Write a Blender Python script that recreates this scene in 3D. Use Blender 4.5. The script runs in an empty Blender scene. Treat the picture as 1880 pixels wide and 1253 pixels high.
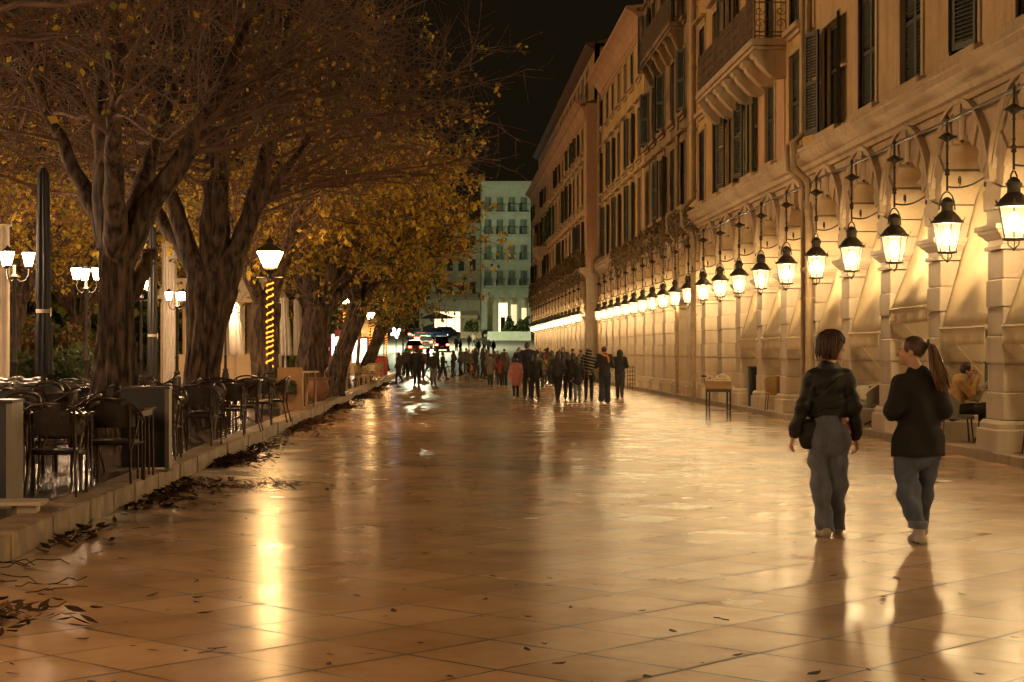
import bpy, math, random
import numpy as np
from mathutils import Vector, Matrix, Euler
R = math.radians
sc = bpy.context.scene
COL = sc.collection
rng = random.Random(7)
nrg = np.random.default_rng(7)
F, VX, VY, CH = 3250.0, 810.0, 645.0, 1.55
def PX(px, Y): return (px - VX) * Y / F          # photo column at depth Y -> X in metres
def PZ(py, Y): return CH - (py - VY) * Y / F     # photo row at depth Y -> Z in metres

# ------------------------------------------------------------------ materials
def new_mat(name):
    m = bpy.data.materials.new(name); m.use_nodes = True
    nt = m.node_tree; b = nt.nodes['Principled BSDF']
    return m, nt, b
def setin(b, k, v):
    if k in b.inputs: b.inputs[k].default_value = v
def mat(name, c, rough=.6, metal=0., var=.25, scale=3., bump=0., bscale=40., c2=None, spec=None, stretch=(1,1,1), trans=0.):
    m, nt, b = new_mat(name)
    setin(b, 'Roughness', rough); setin(b, 'Metallic', metal)
    if spec is not None: setin(b, 'Specular IOR Level', spec)
    N, L = nt.nodes, nt.links
    tc = N.new('ShaderNodeTexCoord'); mp = N.new('ShaderNodeMapping'); mp.inputs['Scale'].default_value = stretch
    L.new(tc.outputs['Object'], mp.inputs['Vector'])
    nz = N.new('ShaderNodeTexNoise'); nz.inputs['Scale'].default_value = scale; nz.inputs['Detail'].default_value = 6; nz.inputs['Roughness'].default_value = .65
    L.new(mp.outputs[0], nz.inputs['Vector'])
    cr = N.new('ShaderNodeValToRGB'); L.new(nz.outputs['Fac'], cr.inputs['Fac'])
    d = c2 if c2 else tuple(max(0, x * (1 - var)) for x in c)
    l = c if c2 else tuple(min(1, x * (1 + var)) for x in c)
    cr.color_ramp.elements[0].position = .32; cr.color_ramp.elements[1].position = .68
    cr.color_ramp.elements[0].color = (*d, 1); cr.color_ramp.elements[1].color = (*l, 1)
    L.new(cr.outputs[0], b.inputs['Base Color'])
    if bump:
        n2 = N.new('ShaderNodeTexNoise'); n2.inputs['Scale'].default_value = bscale; n2.inputs['Detail'].default_value = 4
        L.new(mp.outputs[0], n2.inputs['Vector'])
        bp = N.new('ShaderNodeBump'); bp.inputs['Strength'].default_value = bump; bp.inputs['Distance'].default_value = .02
        L.new(n2.outputs['Fac'], bp.inputs['Height']); L.new(bp.outputs[0], b.inputs['Normal'])
    if trans: setin(b, 'Transmission Weight', trans)
    return m
def emit(name, c, s, var=0.):
    m, nt, b = new_mat(name)
    setin(b, 'Base Color', (*c, 1)); setin(b, 'Emission Color', (*c, 1)); setin(b, 'Emission Strength', s); setin(b, 'Roughness', .3)
    return m
def wall_mat(name, c, dirt, patch=None, amt=.5, bump=.25):
    """painted stucco: blotches, vertical runs of dirt, optional fallen patches"""
    m, nt, b = new_mat(name); N, L = nt.nodes, nt.links
    setin(b, 'Roughness', .85)
    tc = N.new('ShaderNodeTexCoord')
    def noise(sc_, st=(1,1,1), det=6, ro=.65):
        mp = N.new('ShaderNodeMapping'); mp.inputs['Scale'].default_value = st; L.new(tc.outputs['Object'], mp.inputs['Vector'])
        n = N.new('ShaderNodeTexNoise'); n.inputs['Scale'].default_value = sc_; n.inputs['Detail'].default_value = det; n.inputs['Roughness'].default_value = ro
        L.new(mp.outputs[0], n.inputs['Vector']); return n.outputs['Fac']
    def ramp(f, a, b_):
        r = N.new('ShaderNodeMapRange'); r.inputs['From Min'].default_value = a; r.inputs['From Max'].default_value = b_; L.new(f, r.inputs['Value']); return r.outputs[0]
    def mix(f, a, b_):
        x = N.new('ShaderNodeMix'); x.data_type = 'RGBA'
        if isinstance(f, float): x.inputs[0].default_value = f
        else: L.new(f, x.inputs[0])
        for k, v in ((6, a), (7, b_)):
            if isinstance(v, tuple): x.inputs[k].default_value = (*v, 1)
            else: L.new(v, x.inputs[k])
        return x.outputs[2]
    def mul(a, v):
        x = N.new('ShaderNodeMath'); x.operation = 'MULTIPLY'; L.new(a, x.inputs[0]); x.inputs[1].default_value = v; return x.outputs[0]
    base = mix(ramp(noise(.7), .35, .7), tuple(x*.82 for x in c), tuple(min(1, x*1.12) for x in c))
    base = mix(mul(ramp(noise(2.2, (1, 1.6, .12)), .5, .75), amt), base, dirt)
    base = mix(mul(ramp(noise(5.5), .52, .72), amt*.5), base, dirt)
    if patch: base = mix(ramp(noise(.9, (1,1,.7), 9, .7), .54, .57), base, patch)
    L.new(base, b.inputs['Base Color'])
    bp = N.new('ShaderNodeBump'); bp.inputs['Strength'].default_value = bump; bp.inputs['Distance'].default_value = .03
    L.new(noise(9., (1,1,1), 8), bp.inputs['Height']); L.new(bp.outputs[0], b.inputs['Normal'])
    return m

# ------------------------------------------------------------------ objects
def tag(o, label=None, cat=None, group=None, kind=None):
    if label: o['label'] = label
    if cat: o['category'] = cat
    if group: o['group'] = group
    if kind: o['kind'] = kind
    return o
def thing(name, label, cat, loc=(0,0,0), rz=0., group=None):
    o = bpy.data.objects.new(name, None); COL.objects.link(o); o.empty_display_size = .2
    o.location = loc; o.rotation_euler = (0, 0, rz)
    return tag(o, label, cat, group)
def link(name, me, parent=None, loc=None, rz=None):
    o = bpy.data.objects.new(name, me); COL.objects.link(o)
    if parent is not None: o.parent = parent
    if loc is not None: o.location = loc
    if rz is not None: o.rotation_euler = (0, 0, rz)
    return o
def kids(o): return [c for c in bpy.data.objects if c.parent == o]
_kidmap = {}
def copy_tree(o, parent=None, loc=None, rz=None, label=None):
    c = o.copy(); COL.objects.link(c)
    if parent is not None: c.parent = parent
    if loc is not None: c.location = loc
    if rz is not None: c.rotation_euler = (0, 0, rz)
    if label: c['label'] = label
    if o not in _kidmap: _kidmap[o] = kids(o)
    for ch in _kidmap[o]: copy_tree(ch, c)
    return c

class MB:
    def __init__(s): s.v = []; s.f = []; s.m = []; s.mi = 0
    def add(s, vs, fs):
        n = len(s.v); s.v += [tuple(p) for p in vs]
        for f in fs: s.f.append(tuple(i + n for i in f)); s.m.append(s.mi)
        return s
    def box(s, x0, x1, y0, y1, z0, z1, rz=0., c=None, M=None):
        vs = [(x, y, z) for z in (z0, z1) for y in (y0, y1) for x in (x0, x1)]
        if rz:
            cx, cy = c if c else ((x0+x1)/2, (y0+y1)/2); ca, sa = math.cos(rz), math.sin(rz)
            vs = [(cx+(x-cx)*ca-(y-cy)*sa, cy+(x-cx)*sa+(y-cy)*ca, z) for x, y, z in vs]
        if M is not None: vs = [tuple(M @ Vector(p)) for p in vs]
        return s.add(vs, [(0,2,3,1),(4,5,7,6),(0,1,5,4),(2,6,7,3),(0,4,6,2),(1,3,7,5)])
    def bev(s, x0, x1, y0, y1, z0, z1, b):
        """box with all vertical and top edges chamfered"""
        vs = []
        for z, i in ((z0, 0), (z1-b, 0), (z1, b)):
            vs += [(x0+i+(b if i==0 else 0), y0+i, z), (x1-i-(b if i==0 else 0), y0+i, z), (x1-i, y0+i+(b if i==0 else 0), z), (x1-i, y1-i-(b if i==0 else 0), z),
                   (x1-i-(b if i==0 else 0), y1-i, z), (x0+i+(b if i==0 else 0), y1-i, z), (x0+i, y1-i-(b if i==0 else 0), z), (x0+i, y0+i+(b if i==0 else 0), z)]
        fs = [tuple(range(7, -1, -1)), tuple(range(16, 24))]
        for r in (0, 8):
            for i in range(8): fs.append((r+i, r+(i+1)%8, r+8+(i+1)%8, r+8+i))
        return s.add(vs, fs)
    def lathe(s, prof, c=(0,0), n=16, z0=0., sq=None, cap=True):
        """profile [(r,z)] turned about a vertical axis; sq = number of sides for square-ish pieces"""
        k = sq or n; off = math.pi/k if sq else 0
        vs = [(c[0]+r*math.cos(2*math.pi*i/k+off), c[1]+r*math.sin(2*math.pi*i/k+off), z0+z) for r, z in prof for i in range(k)]
        fs = [(a*k+i, a*k+(i+1)%k, (a+1)*k+(i+1)%k, (a+1)*k+i) for a in range(len(prof)-1) for i in range(k)]
        if cap: fs += [tuple(range(k-1, -1, -1)), tuple((len(prof)-1)*k+i for i in range(k))]
        return s.add(vs, fs)
    def tube(s, pts, r, n=6, cap=True, closed=False):
        pts = [Vector(p) for p in pts]; N = len(pts)
        rs = list(r) if hasattr(r, '__len__') else [r]*N
        vs = []; up = None
        for i in range(N):
            a = pts[(i-1) % N] if (closed or i > 0) else pts[i]; b = pts[(i+1) % N] if (closed or i < N-1) else pts[i]
            t = (b-a)
            t = t.normalized() if t.length > 1e-9 else Vector((0,0,1))
            if up is None:
                up = Vector((0,0,1)) if abs(t.z) < .9 else Vector((1,0,0))
            u = t.cross(up)
            if u.length < 1e-5: u = t.cross(Vector((0,1,0.01)))
            u.normalize(); w = u.cross(t).normalized(); up = w
            for k in range(n):
                an = 2*math.pi*k/n
                vs.append(pts[i] + (u*math.cos(an) + w*math.sin(an))*rs[i])
        fs = []
        for i in range(N if closed else N-1):
            j = (i+1) % N
            for k in range(n): fs.append((i*n+k, j*n+k, j*n+(k+1)%n, i*n+(k+1)%n))
        if cap and not closed: fs += [tuple(range(n)), tuple(range((N-1)*n+n-1, (N-1)*n-1, -1))]
        return s.add(vs, fs)
    def prism(s, poly, a0, a1, axis='x'):
        """polygon given in the two other axes, extruded along one"""
        k = len(poly); vs = []
        for a in (a0, a1):
            for p, q in poly: vs.append({'x': (a, p, q), 'y': (p, a, q), 'z': (p, q, a)}[axis])
        fs = [tuple(range(k-1, -1, -1)), tuple(range(k, 2*k))] + [(i, (i+1)%k, k+(i+1)%k, k+i) for i in range(k)]
        return s.add(vs, fs)
    def ell(s, c, r, nu=12, nv=8):
        vs = [(c[0], c[1], c[2]-r[2])]
        for j in range(1, nv):
            t = math.pi*j/nv - math.pi/2
            for i in range(nu):
                a = 2*math.pi*i/nu
                vs.append((c[0]+r[0]*math.cos(t)*math.cos(a), c[1]+r[1]*math.cos(t)*math.sin(a), c[2]+r[2]*math.sin(t)))
        vs.append((c[0], c[1], c[2]+r[2])); fs = []
        for i in range(nu): fs.append((0, 1+(i+1)%nu, 1+i))
        for j in range(nv-2):
            for i in range(nu): fs.append((1+j*nu+i, 1+j*nu+(i+1)%nu, 1+(j+1)*nu+(i+1)%nu, 1+(j+1)*nu+i))
        l = len(vs)-1; b = 1+(nv-2)*nu
        for i in range(nu): fs.append((b+i, b+(i+1)%nu, l))
        return s.add(vs, fs)
    def mesh(s, name, mats, smooth=False, fix=True):
        me = bpy.data.meshes.new(name); me.from_pydata(s.v, [], s.f)
        for m in (mats if isinstance(mats, (list, tuple)) else [mats]): me.materials.append(m)
        if any(s.m): me.polygons.foreach_set('material_index', s.m)
        if fix:
            import bmesh
            bm = bmesh.new(); bm.from_mesh(me); bmesh.ops.recalc_face_normals(bm, faces=bm.faces); bm.to_mesh(me); bm.free()
        if smooth:
            me.polygons.foreach_set('use_smooth', [True]*len(me.polygons))
            if smooth != 'all': me.set_sharp_from_angle(angle=R(40))
        me.update(); return me
    def build(s, name, mats, parent=None, smooth=False, loc=None, rz=None, fix=True):
        return link(name, s.mesh(name, mats, smooth, fix), parent, loc, rz)

def np_mesh(name, V, Q, mats, mi=None, smooth=True):
    """quads/tris from numpy arrays"""
    me = bpy.data.meshes.new(name); k = Q.shape[1]
    me.vertices.add(len(V)); me.vertices.foreach_set('co', np.asarray(V, dtype=np.float32).ravel())
    me.loops.add(Q.size); me.loops.foreach_set('vertex_index', Q.astype(np.int32).ravel())
    me.polygons.add(len(Q)); me.polygons.foreach_set('loop_start', np.arange(0, Q.size, k, dtype=np.int32))
    me.polygons.foreach_set('loop_total', np.full(len(Q), k, dtype=np.int32))
    for m in (mats if isinstance(mats, (list, tuple)) else [mats]): me.materials.append(m)
    if mi is not None: me.polygons.foreach_set('material_index', mi.astype(np.int32))
    if smooth: me.polygons.foreach_set('use_smooth', np.ones(len(Q), dtype=bool))
    me.update(calc_edges=True); return me

# ------------------------------------------------------------------ signed-distance bodies -> one continuous surface
class SDF:
    def __init__(s, h=.012): s.h = h; s.p = []
    def cap(s, a, b, ra, rb=None, k=.02, sy=1., cut=False, sx=1.):
        s.p.append(('c', np.array(a, float), np.array(b, float), ra, ra if rb is None else rb, k, sy, cut, sx)); return s
    def ell(s, c, r, k=.02, rot=None, cut=False):
        s.p.append(('e', np.array(c, float), np.array(r, float), None if rot is None else np.array(Euler(rot).to_matrix()), 0, k, 1., cut, 1.)); return s
    def chain(s, pts, rs, k=.02, sy=1., sx=1.):
        for i in range(len(pts)-1): s.cap(pts[i], pts[i+1], rs[i], rs[i+1], k, sy, sx=sx)
        return s
    def mesh(s, name, mats, fold=0., fdir=None, fscale=1., seed=0):
        h = s.h; lo = np.full(3, 1e9); hi = -lo
        for q in s.p:
            if q[7]: continue
            if q[0] == 'c':
                r = max(q[3], q[4]); pts = np.stack([q[1], q[2]])
            else: r = max(q[2]); pts = q[1][None]
            lo = np.minimum(lo, pts.min(0)-r); hi = np.maximum(hi, pts.max(0)+r)
        lo -= 4*h + fold; hi += 4*h + fold
        n = np.ceil((hi-lo)/h).astype(int)+1
        fld = np.full(n, .25, dtype=np.float32)
        ax = [lo[i]+np.arange(n[i])*h for i in range(3)]
        for q in s.p:
            if q[0] == 'c': r = max(q[3], q[4]); a0 = np.minimum(q[1], q[2])-r; a1 = np.maximum(q[1], q[2])+r
            else: r = max(q[2]); a0 = q[1]-r; a1 = q[1]+r
            pad = max(3*h, q[5]*1.2) + .02 + fold
            i0 = np.clip(((a0-pad-lo)/h).astype(int), 0, n-1); i1 = np.clip(((a1+pad-lo)/h).astype(int)+2, 1, n)
            X = ax[0][i0[0]:i1[0]][:,None,None]; Y = ax[1][i0[1]:i1[1]][None,:,None]; Z = ax[2][i0[2]:i1[2]][None,None,:]
            if q[0] == 'c':
                a, b = q[1], q[2]; d = b-a; sy, sx = q[6], q[8]
                dd = (d[0]*sx)**2+(d[1]*sy)**2+d[2]**2+1e-12
                px, py, pz = (X-a[0])*sx, (Y-a[1])*sy, (Z-a[2])
                t = np.clip((px*d[0]*sx+py*d[1]*sy+pz*d[2])/dd, 0, 1)
                D = np.sqrt((px-t*d[0]*sx)**2+(py-t*d[1]*sy)**2+(pz-t*d[2])**2) - (q[3]+(q[4]-q[3])*t)
                D = D/max(1., (sy+sx)/2)
            else:
                c, r3 = q[1], q[2]
                px, py, pz = X-c[0], Y-c[1], Z-c[2]
                if q[3] is not None:
                    M = q[3]
                    px, py, pz = (M[0,0]*px+M[1,0]*py+M[2,0]*pz, M[0,1]*px+M[1,1]*py+M[2,1]*pz, M[0,2]*px+M[1,2]*py+M[2,2]*pz)
                k0 = np.sqrt((px/r3[0])**2+(py/r3[1])**2+(pz/r3[2])**2)
                k1 = np.sqrt((px/r3[0]**2)**2+(py/r3[1]**2)**2+(pz/r3[2]**2)**2)+1e-9
                D = k0*(k0-1)/k1
            blk = fld[i0[0]:i1[0], i0[1]:i1[1], i0[2]:i1[2]]
            if q[7]:
                fld[i0[0]:i1[0], i0[1]:i1[1], i0[2]:i1[2]] = np.maximum(blk, -D)
            else:
                k = max(q[5], 1e-4); e = np.clip(k-np.abs(blk-D), 0, None)/k
                fld[i0[0]:i1[0], i0[1]:i1[1], i0[2]:i1[2]] = np.minimum(blk, D) - e*e*k*.25
        if fold:
            X = ax[0][:,None,None]; Y = ax[1][None,:,None]; Z = ax[2][None,None,:]
            ph = seed*1.7
            w = (np.sin(23*fscale*Z+9*fscale*X+2.2*np.sin(11*X+ph)+1.7*np.sin(13*Y+ph)) + .7*np.sin(41*fscale*Z-19*fscale*X+1.3*np.sin(17*Y+ph)+ph) + .5*np.sin(31*X+29*Y+8*Z+ph))
            fld = fld + fold*.45*w.astype(np.float32)
        V, Q = surface_nets(fld, lo, h)
        return np_mesh(name, V, Q, mats)
    def build(s, name, mats, parent=None, **kw):
        return link(name, s.mesh(name, mats, **kw), parent)

def surface_nets(f, lo, h):
    f[[0,-1],:,:] = .2; f[:,[0,-1],:] = .2; f[:,:,[0,-1]] = .2
    s = f < 0; n = f.shape
    def sub(a, o): return a[o[0]:n[0]-1+o[0], o[1]:n[1]-1+o[1], o[2]:n[2]-1+o[2]]
    cnt = sum(sub(s, (i,j,k)).astype(np.int8) for i in (0,1) for j in (0,1) for k in (0,1))
    act = (cnt > 0) & (cnt < 8); idx = np.full(act.shape, -1, np.int64); ii = np.argwhere(act); idx[act] = np.arange(len(ii))
    acc = np.zeros((len(ii), 3)); num = np.zeros(len(ii))
    for a in range(3):
        for p in (0,1):
            for q in (0,1):
                o = [0,0,0]; o[(a+1)%3] = p; o[(a+2)%3] = q; o2 = list(o); o2[a] = 1
                A = f[ii[:,0]+o[0], ii[:,1]+o[1], ii[:,2]+o[2]]; B = f[ii[:,0]+o2[0], ii[:,1]+o2[1], ii[:,2]+o2[2]]
                m = (A < 0) != (B < 0); t = np.where(m, A/np.where(m, A-B, 1), 0)
                for c in range(3):
                    acc[:,c] += np.where(m, (t if c == a else o[c]), 0)
                num += m
    V = lo + (ii + acc/num[:,None])*h
    quads = []
    for a in range(3):
        b, c = (a+1)%3, (a+2)%3
        sl = [slice(None)]*3; sl[a] = slice(0, n[a]-1); s0 = s[tuple(sl)]; sl[a] = slice(1, n[a]); s1 = s[tuple(sl)]
        e = np.argwhere(s0 != s1)
        e = e[(e[:,b] > 0) & (e[:,c] > 0) & (e[:,b] < n[b]-1) & (e[:,c] < n[c]-1)]
        def ix(db, dc):
            g = e.copy(); g[:,b] += db; g[:,c] += dc; return idx[g[:,0], g[:,1], g[:,2]]
        q = np.stack([ix(-1,-1), ix(0,-1), ix(0,0), ix(-1,0)], 1)
        ins = s[e[:,0], e[:,1], e[:,2]]
        q[~ins] = q[~ins][:, ::-1]; quads.append(q)
    return V, np.concatenate(quads)
# ------------------------------------------------------------------ shared materials
M = {}
M['stone'] = wall_mat('pillar_stone', (.52,.425,.325), (.27,.2,.14), amt=.45)
M['stone_d'] = wall_mat('step_stone', (.30,.23,.16), (.10,.07,.05), amt=.6)
M['ochreA'] = wall_mat('ochre_stucco', (.54,.39,.22), (.24,.15,.075), amt=.75)
M['ochreB'] = wall_mat('yellow_ochre_stucco', (.62,.41,.17), (.28,.17,.075), amt=.65)
M['worn'] = wall_mat('worn_plaster', (.34,.24,.14), (.11,.075,.05), patch=(.15,.11,.08), amt=.8)
M['ochreD'] = wall_mat('warm_stucco', (.62,.43,.19), (.34,.22,.11), amt=.4)
M['rose'] = wall_mat('rose_render', (.58,.36,.24), (.3,.19,.12), amt=.4)
M['blk2'] = wall_mat('peach_stucco', (.60,.40,.21), (.3,.2,.11), amt=.5)
M['trim'] = wall_mat('painted_stone_trim', (.53,.41,.28), (.20,.14,.09), amt=.5)
M['green_wall'] = wall_mat('pale_green_stucco', (.50,.52,.40), (.30,.31,.24), amt=.35)
M['cream_wall'] = wall_mat('cream_stucco', (.45,.42,.30), (.2,.18,.12), amt=.35)
M['inner'] = wall_mat('arcade_plaster', (.58,.46,.28), (.36,.26,.15), amt=.4)
M['shutter'] = mat('shutter_paint', (.018,.024,.017), .6, var=.4, scale=9)
M['shutter_b'] = mat('brown_shutter_paint', (.035,.028,.018), .65, var=.4, scale=9)
M['pane'] = mat('window_glass', (.012,.014,.013), .08, var=.2)
M['iron'] = mat('black_iron', (.035,.028,.021), .55, metal=.2, var=.3, bump=.2, bscale=60)
M['rail'] = mat('brown_iron_railing', (.13,.085,.055), .6, metal=.2)
M['gshut'] = mat('pale_green_shutter', (.20,.25,.19), .7, var=.2)
M['pipe'] = mat('painted_pipe', (.30,.21,.12), .5, var=.3)
M['tube_d'] = mat('dark_tube_paint', (.09,.06,.035), .55, var=.3)
M['roof'] = mat('roof_tile', (.16,.09,.06), .8, var=.4, scale=6, bump=.4)
def lamp_glass(name, c, s, clear):
    m = bpy.data.materials.new(name); m.use_nodes = True; nt = m.node_tree; N, L = nt.nodes, nt.links
    b = N['Principled BSDF']; setin(b, 'Base Color', (.03,.024,.015,1)); setin(b, 'Roughness', .5); setin(b, 'Emission Color', (*c,1)); setin(b, 'Emission Strength', s)
    t = N.new('ShaderNodeBsdfTransparent'); t.inputs[0].default_value = (1,.95,.85,1); x = N.new('ShaderNodeMixShader'); x.inputs[0].default_value = clear
    L.new(b.outputs[0], x.inputs[1]); L.new(t.outputs[0], x.inputs[2]); L.new(x.outputs[0], N['Material Output'].inputs[0]); return m
M['lantern_glass'] = lamp_glass('lantern_glass', (1., .80, .46), .55, .80)
M['lantern_bulb'] = emit('lantern_bulb', (1., .735, .385), 215)
M['post_glass'] = emit('post_lantern_glass', (1., .58, .22), 50)
M['globe_glass'] = emit('globe_glass', (1., .66, .38), 85)
M['rope'] = emit('light_rope', (1., .26, .02), 1.0)
M['ceil_lamp'] = emit('ceiling_lamp_glass', (1., .72, .34), 70)
M['canvas'] = mat('awning_canvas', (.56,.45,.285), .85, var=.1, scale=2, bump=.08, bscale=120)
M['vine'] = mat('dry_vine', (.17,.12,.06), .8, var=.5, scale=8)
M['greenlit'] = emit('green_lit_pane', (.12, .75, .06), .32)
M['greenlit_d'] = emit('teal_lit_pane', (.12, .40, .22), .10)
M['warmlit'] = emit('shop_light', (1., .74, .36), .75)
M['warmlit_d'] = emit('porch_light', (1., .82, .46), .28)
XF, XL, STEP = 7.9, 7.66, 7.72
PY0, BAY = 25.24, 3.12
def kerb_x(Y): return -3.27 + .0065*Y

# ------------------------------------------------------------------ ground
def marble():
    m, nt, b = new_mat('polished_marble_paving'); N, L = nt.nodes, nt.links
    tc = N.new('ShaderNodeTexCoord')
    mp = N.new('ShaderNodeMapping'); mp.inputs['Rotation'].default_value = (0,0,R(44)); mp.inputs['Scale'].default_value = (1/.64, 1/.64, 0); mp.inputs['Location'].default_value = (0,0,.5)
    L.new(tc.outputs['Object'], mp.inputs['Vector'])
    # slight waviness so joints are not ruler-straight
    wz = N.new('ShaderNodeTexNoise'); wz.inputs['Scale'].default_value = 1.6; L.new(tc.outputs['Object'], wz.inputs['Vector'])
    wv = N.new('ShaderNodeVectorMath'); wv.operation = 'MULTIPLY_ADD'; L.new(wz.outputs['Color'], wv.inputs[0]); wv.inputs[1].default_value = (.05,.05,0); L.new(mp.outputs[0], wv.inputs[2])
    fl = N.new('ShaderNodeVectorMath'); fl.operation = 'FLOOR'; L.new(wv.outputs[0], fl.inputs[0])
    fr = N.new('ShaderNodeVectorMath'); fr.operation = 'FRACTION'; L.new(wv.outputs[0], fr.inputs[0])
    ce = N.new('ShaderNodeVectorMath'); ce.operation = 'SUBTRACT'; L.new(fr.outputs[0], ce.inputs[0]); ce.inputs[1].default_value = (.5,.5,.5)
    ab = N.new('ShaderNodeVectorMath'); ab.operation = 'ABSOLUTE'; L.new(ce.outputs[0], ab.inputs[0])
    sx = N.new('ShaderNodeSeparateXYZ'); L.new(ab.outputs[0], sx.inputs[0])
    mx = N.new('ShaderNodeMath'); mx.operation = 'MAXIMUM'; L.new(sx.outputs[0], mx.inputs[0]); L.new(sx.outputs[1], mx.inputs[1])
    jn = N.new('ShaderNodeTexNoise'); jn.inputs['Scale'].default_value = 2.3; jn.inputs['Detail'].default_value = 5; L.new(tc.outputs['Object'], jn.inputs['Vector'])
    jw = N.new('ShaderNodeMapRange'); jw.inputs['From Min'].default_value = .35; jw.inputs['From Max'].default_value = .7; jw.inputs['To Min'].default_value = .4955; jw.inputs['To Max'].default_value = .474; L.new(jn.outputs['Fac'], jw.inputs['Value'])
    jt = N.new('ShaderNodeMath'); jt.operation = 'GREATER_THAN'; L.new(mx.outputs[0], jt.inputs[0]); L.new(jw.outputs[0], jt.inputs[1])
    wn = N.new('ShaderNodeTexWhiteNoise'); wn.noise_dimensions = '3D'; L.new(fl.outputs[0], wn.inputs['Vector'])
    # colour
    n1 = N.new('ShaderNodeTexNoise'); n1.inputs['Scale'].default_value = .9; n1.inputs['Detail'].default_value = 5; n1.inputs['Roughness'].default_value = .7; L.new(tc.outputs['Object'], n1.inputs['Vector'])
    cr = N.new('ShaderNodeValToRGB'); L.new(n1.outputs['Fac'], cr.inputs['Fac'])
    cr.color_ramp.elements[0].color = (.345,.205,.118,1); cr.color_ramp.elements[1].color = (.485,.32,.20,1); cr.color_ramp.elements[0].position = .3; cr.color_ramp.elements[1].position = .7
    hs = N.new('ShaderNodeHueSaturation'); L.new(cr.outputs[0], hs.inputs['Color'])
    vr = N.new('ShaderNodeMapRange'); vr.inputs['To Min'].default_value = .89; vr.inputs['To Max'].default_value = 1.07; L.new(wn.outputs['Value'], vr.inputs['Value']); L.new(vr.outputs[0], hs.inputs['Value'])
    mj = N.new('ShaderNodeMix'); mj.data_type = 'RGBA'; mj.inputs[7].default_value = (.045,.028,.018,1); L.new(jt.outputs[0], mj.inputs[0]); L.new(hs.outputs[0], mj.inputs[6])
    dn = N.new('ShaderNodeTexNoise'); dn.inputs['Scale'].default_value = 6.; dn.inputs['Detail'].default_value = 8; dn.inputs['Roughness'].default_value = .75; L.new(tc.outputs['Object'], dn.inputs['Vector'])
    dr = N.new('ShaderNodeMapRange'); dr.inputs['From Min'].default_value = .56; dr.inputs['From Max'].default_value = .74; dr.inputs['To Max'].default_value = .25; L.new(dn.outputs['Fac'], dr.inputs['Value'])
    md = N.new('ShaderNodeMix'); md.data_type = 'RGBA'; md.inputs[7].default_value = (.12,.075,.045,1); L.new(dr.outputs[0], md.inputs[0]); L.new(mj.outputs[2], md.inputs[6])
    L.new(md.outputs[2], b.inputs['Base Color'])
    # roughness: worn gloss, duller joints
    n2 = N.new('ShaderNodeTexNoise'); n2.inputs['Scale'].default_value = 1.3; n2.inputs['Detail'].default_value = 3; L.new(tc.outputs['Object'], n2.inputs['Vector'])
    rr = N.new('ShaderNodeMapRange'); rr.inputs['From Min'].default_value = .3; rr.inputs['From Max'].default_value = .72; rr.inputs['To Min'].default_value = .165; rr.inputs['To Max'].default_value = .225; L.new(n2.outputs['Fac'], rr.inputs['Value'])
    ra = N.new('ShaderNodeMath'); ra.operation = 'MULTIPLY_ADD'; L.new(jt.outputs[0], ra.inputs[0]); ra.inputs[1].default_value = .4; L.new(rr.outputs[0], ra.inputs[2])
    rs = N.new('ShaderNodeMath'); rs.operation = 'MULTIPLY_ADD'; L.new(wn.outputs['Value'], rs.inputs[0]); rs.inputs[1].default_value = .06; L.new(ra.outputs[0], rs.inputs[2])
    L.new(rs.outputs[0], b.inputs['Roughness'])
    # normal: every slab lies a touch out of level, its face hollowed by wear
    geo = N.new('ShaderNodeNewGeometry')
    ts = N.new('ShaderNodeVectorMath'); ts.operation = 'SUBTRACT'; L.new(wn.outputs['Color'], ts.inputs[0]); ts.inputs[1].default_value = (.5,.5,.5)
    tm = N.new('ShaderNodeVectorMath'); tm.operation = 'MULTIPLY_ADD'; L.new(ts.outputs[0], tm.inputs[0]); tm.inputs[1].default_value = (.010,.010,0); L.new(geo.outputs['Normal'], tm.inputs[2])
    nn = N.new('ShaderNodeVectorMath'); nn.operation = 'NORMALIZE'; L.new(tm.outputs[0], nn.inputs[0])
    n3 = N.new('ShaderNodeTexNoise'); n3.inputs['Scale'].default_value = 4.; n3.inputs['Detail'].default_value = 5; n3.inputs['Roughness'].default_value = .55; L.new(tc.outputs['Object'], n3.inputs['Vector'])
    hj = N.new('ShaderNodeMath'); hj.operation = 'MULTIPLY_ADD'; L.new(jt.outputs[0], hj.inputs[0]); hj.inputs[1].default_value = -.04; L.new(n3.outputs['Fac'], hj.inputs[2])
    bp = N.new('ShaderNodeBump'); bp.inputs['Strength'].default_value = .055; bp.inputs['Distance'].default_value = .012; L.new(hj.outputs[0], bp.inputs['Height']); L.new(nn.outputs[0], bp.inputs['Normal'])
    L.new(bp.outputs[0], b.inputs['Normal'])
    setin(b, 'Specular IOR Level', .29)
    return m
M['marble'] = marble()
M['prom'] = mat('wet_promenade_paving', (.115,.078,.055), .26, var=.4, scale=2.5, bump=.25, bscale=9)
M['kerb'] = mat('kerb_stone', (.27,.19,.115), .5, var=.5, scale=4, bump=.3, bscale=25)
M['asphalt'] = mat('asphalt', (.10,.09,.075), .55, var=.3, scale=2, bump=.2)
M['earth'] = mat('dark_earth', (.05,.045,.03), .9, var=.4, scale=.2)
def hillz(Y):
    t = max(0., min(1., (Y-130)/120)); return 3.8*t*t
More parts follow.
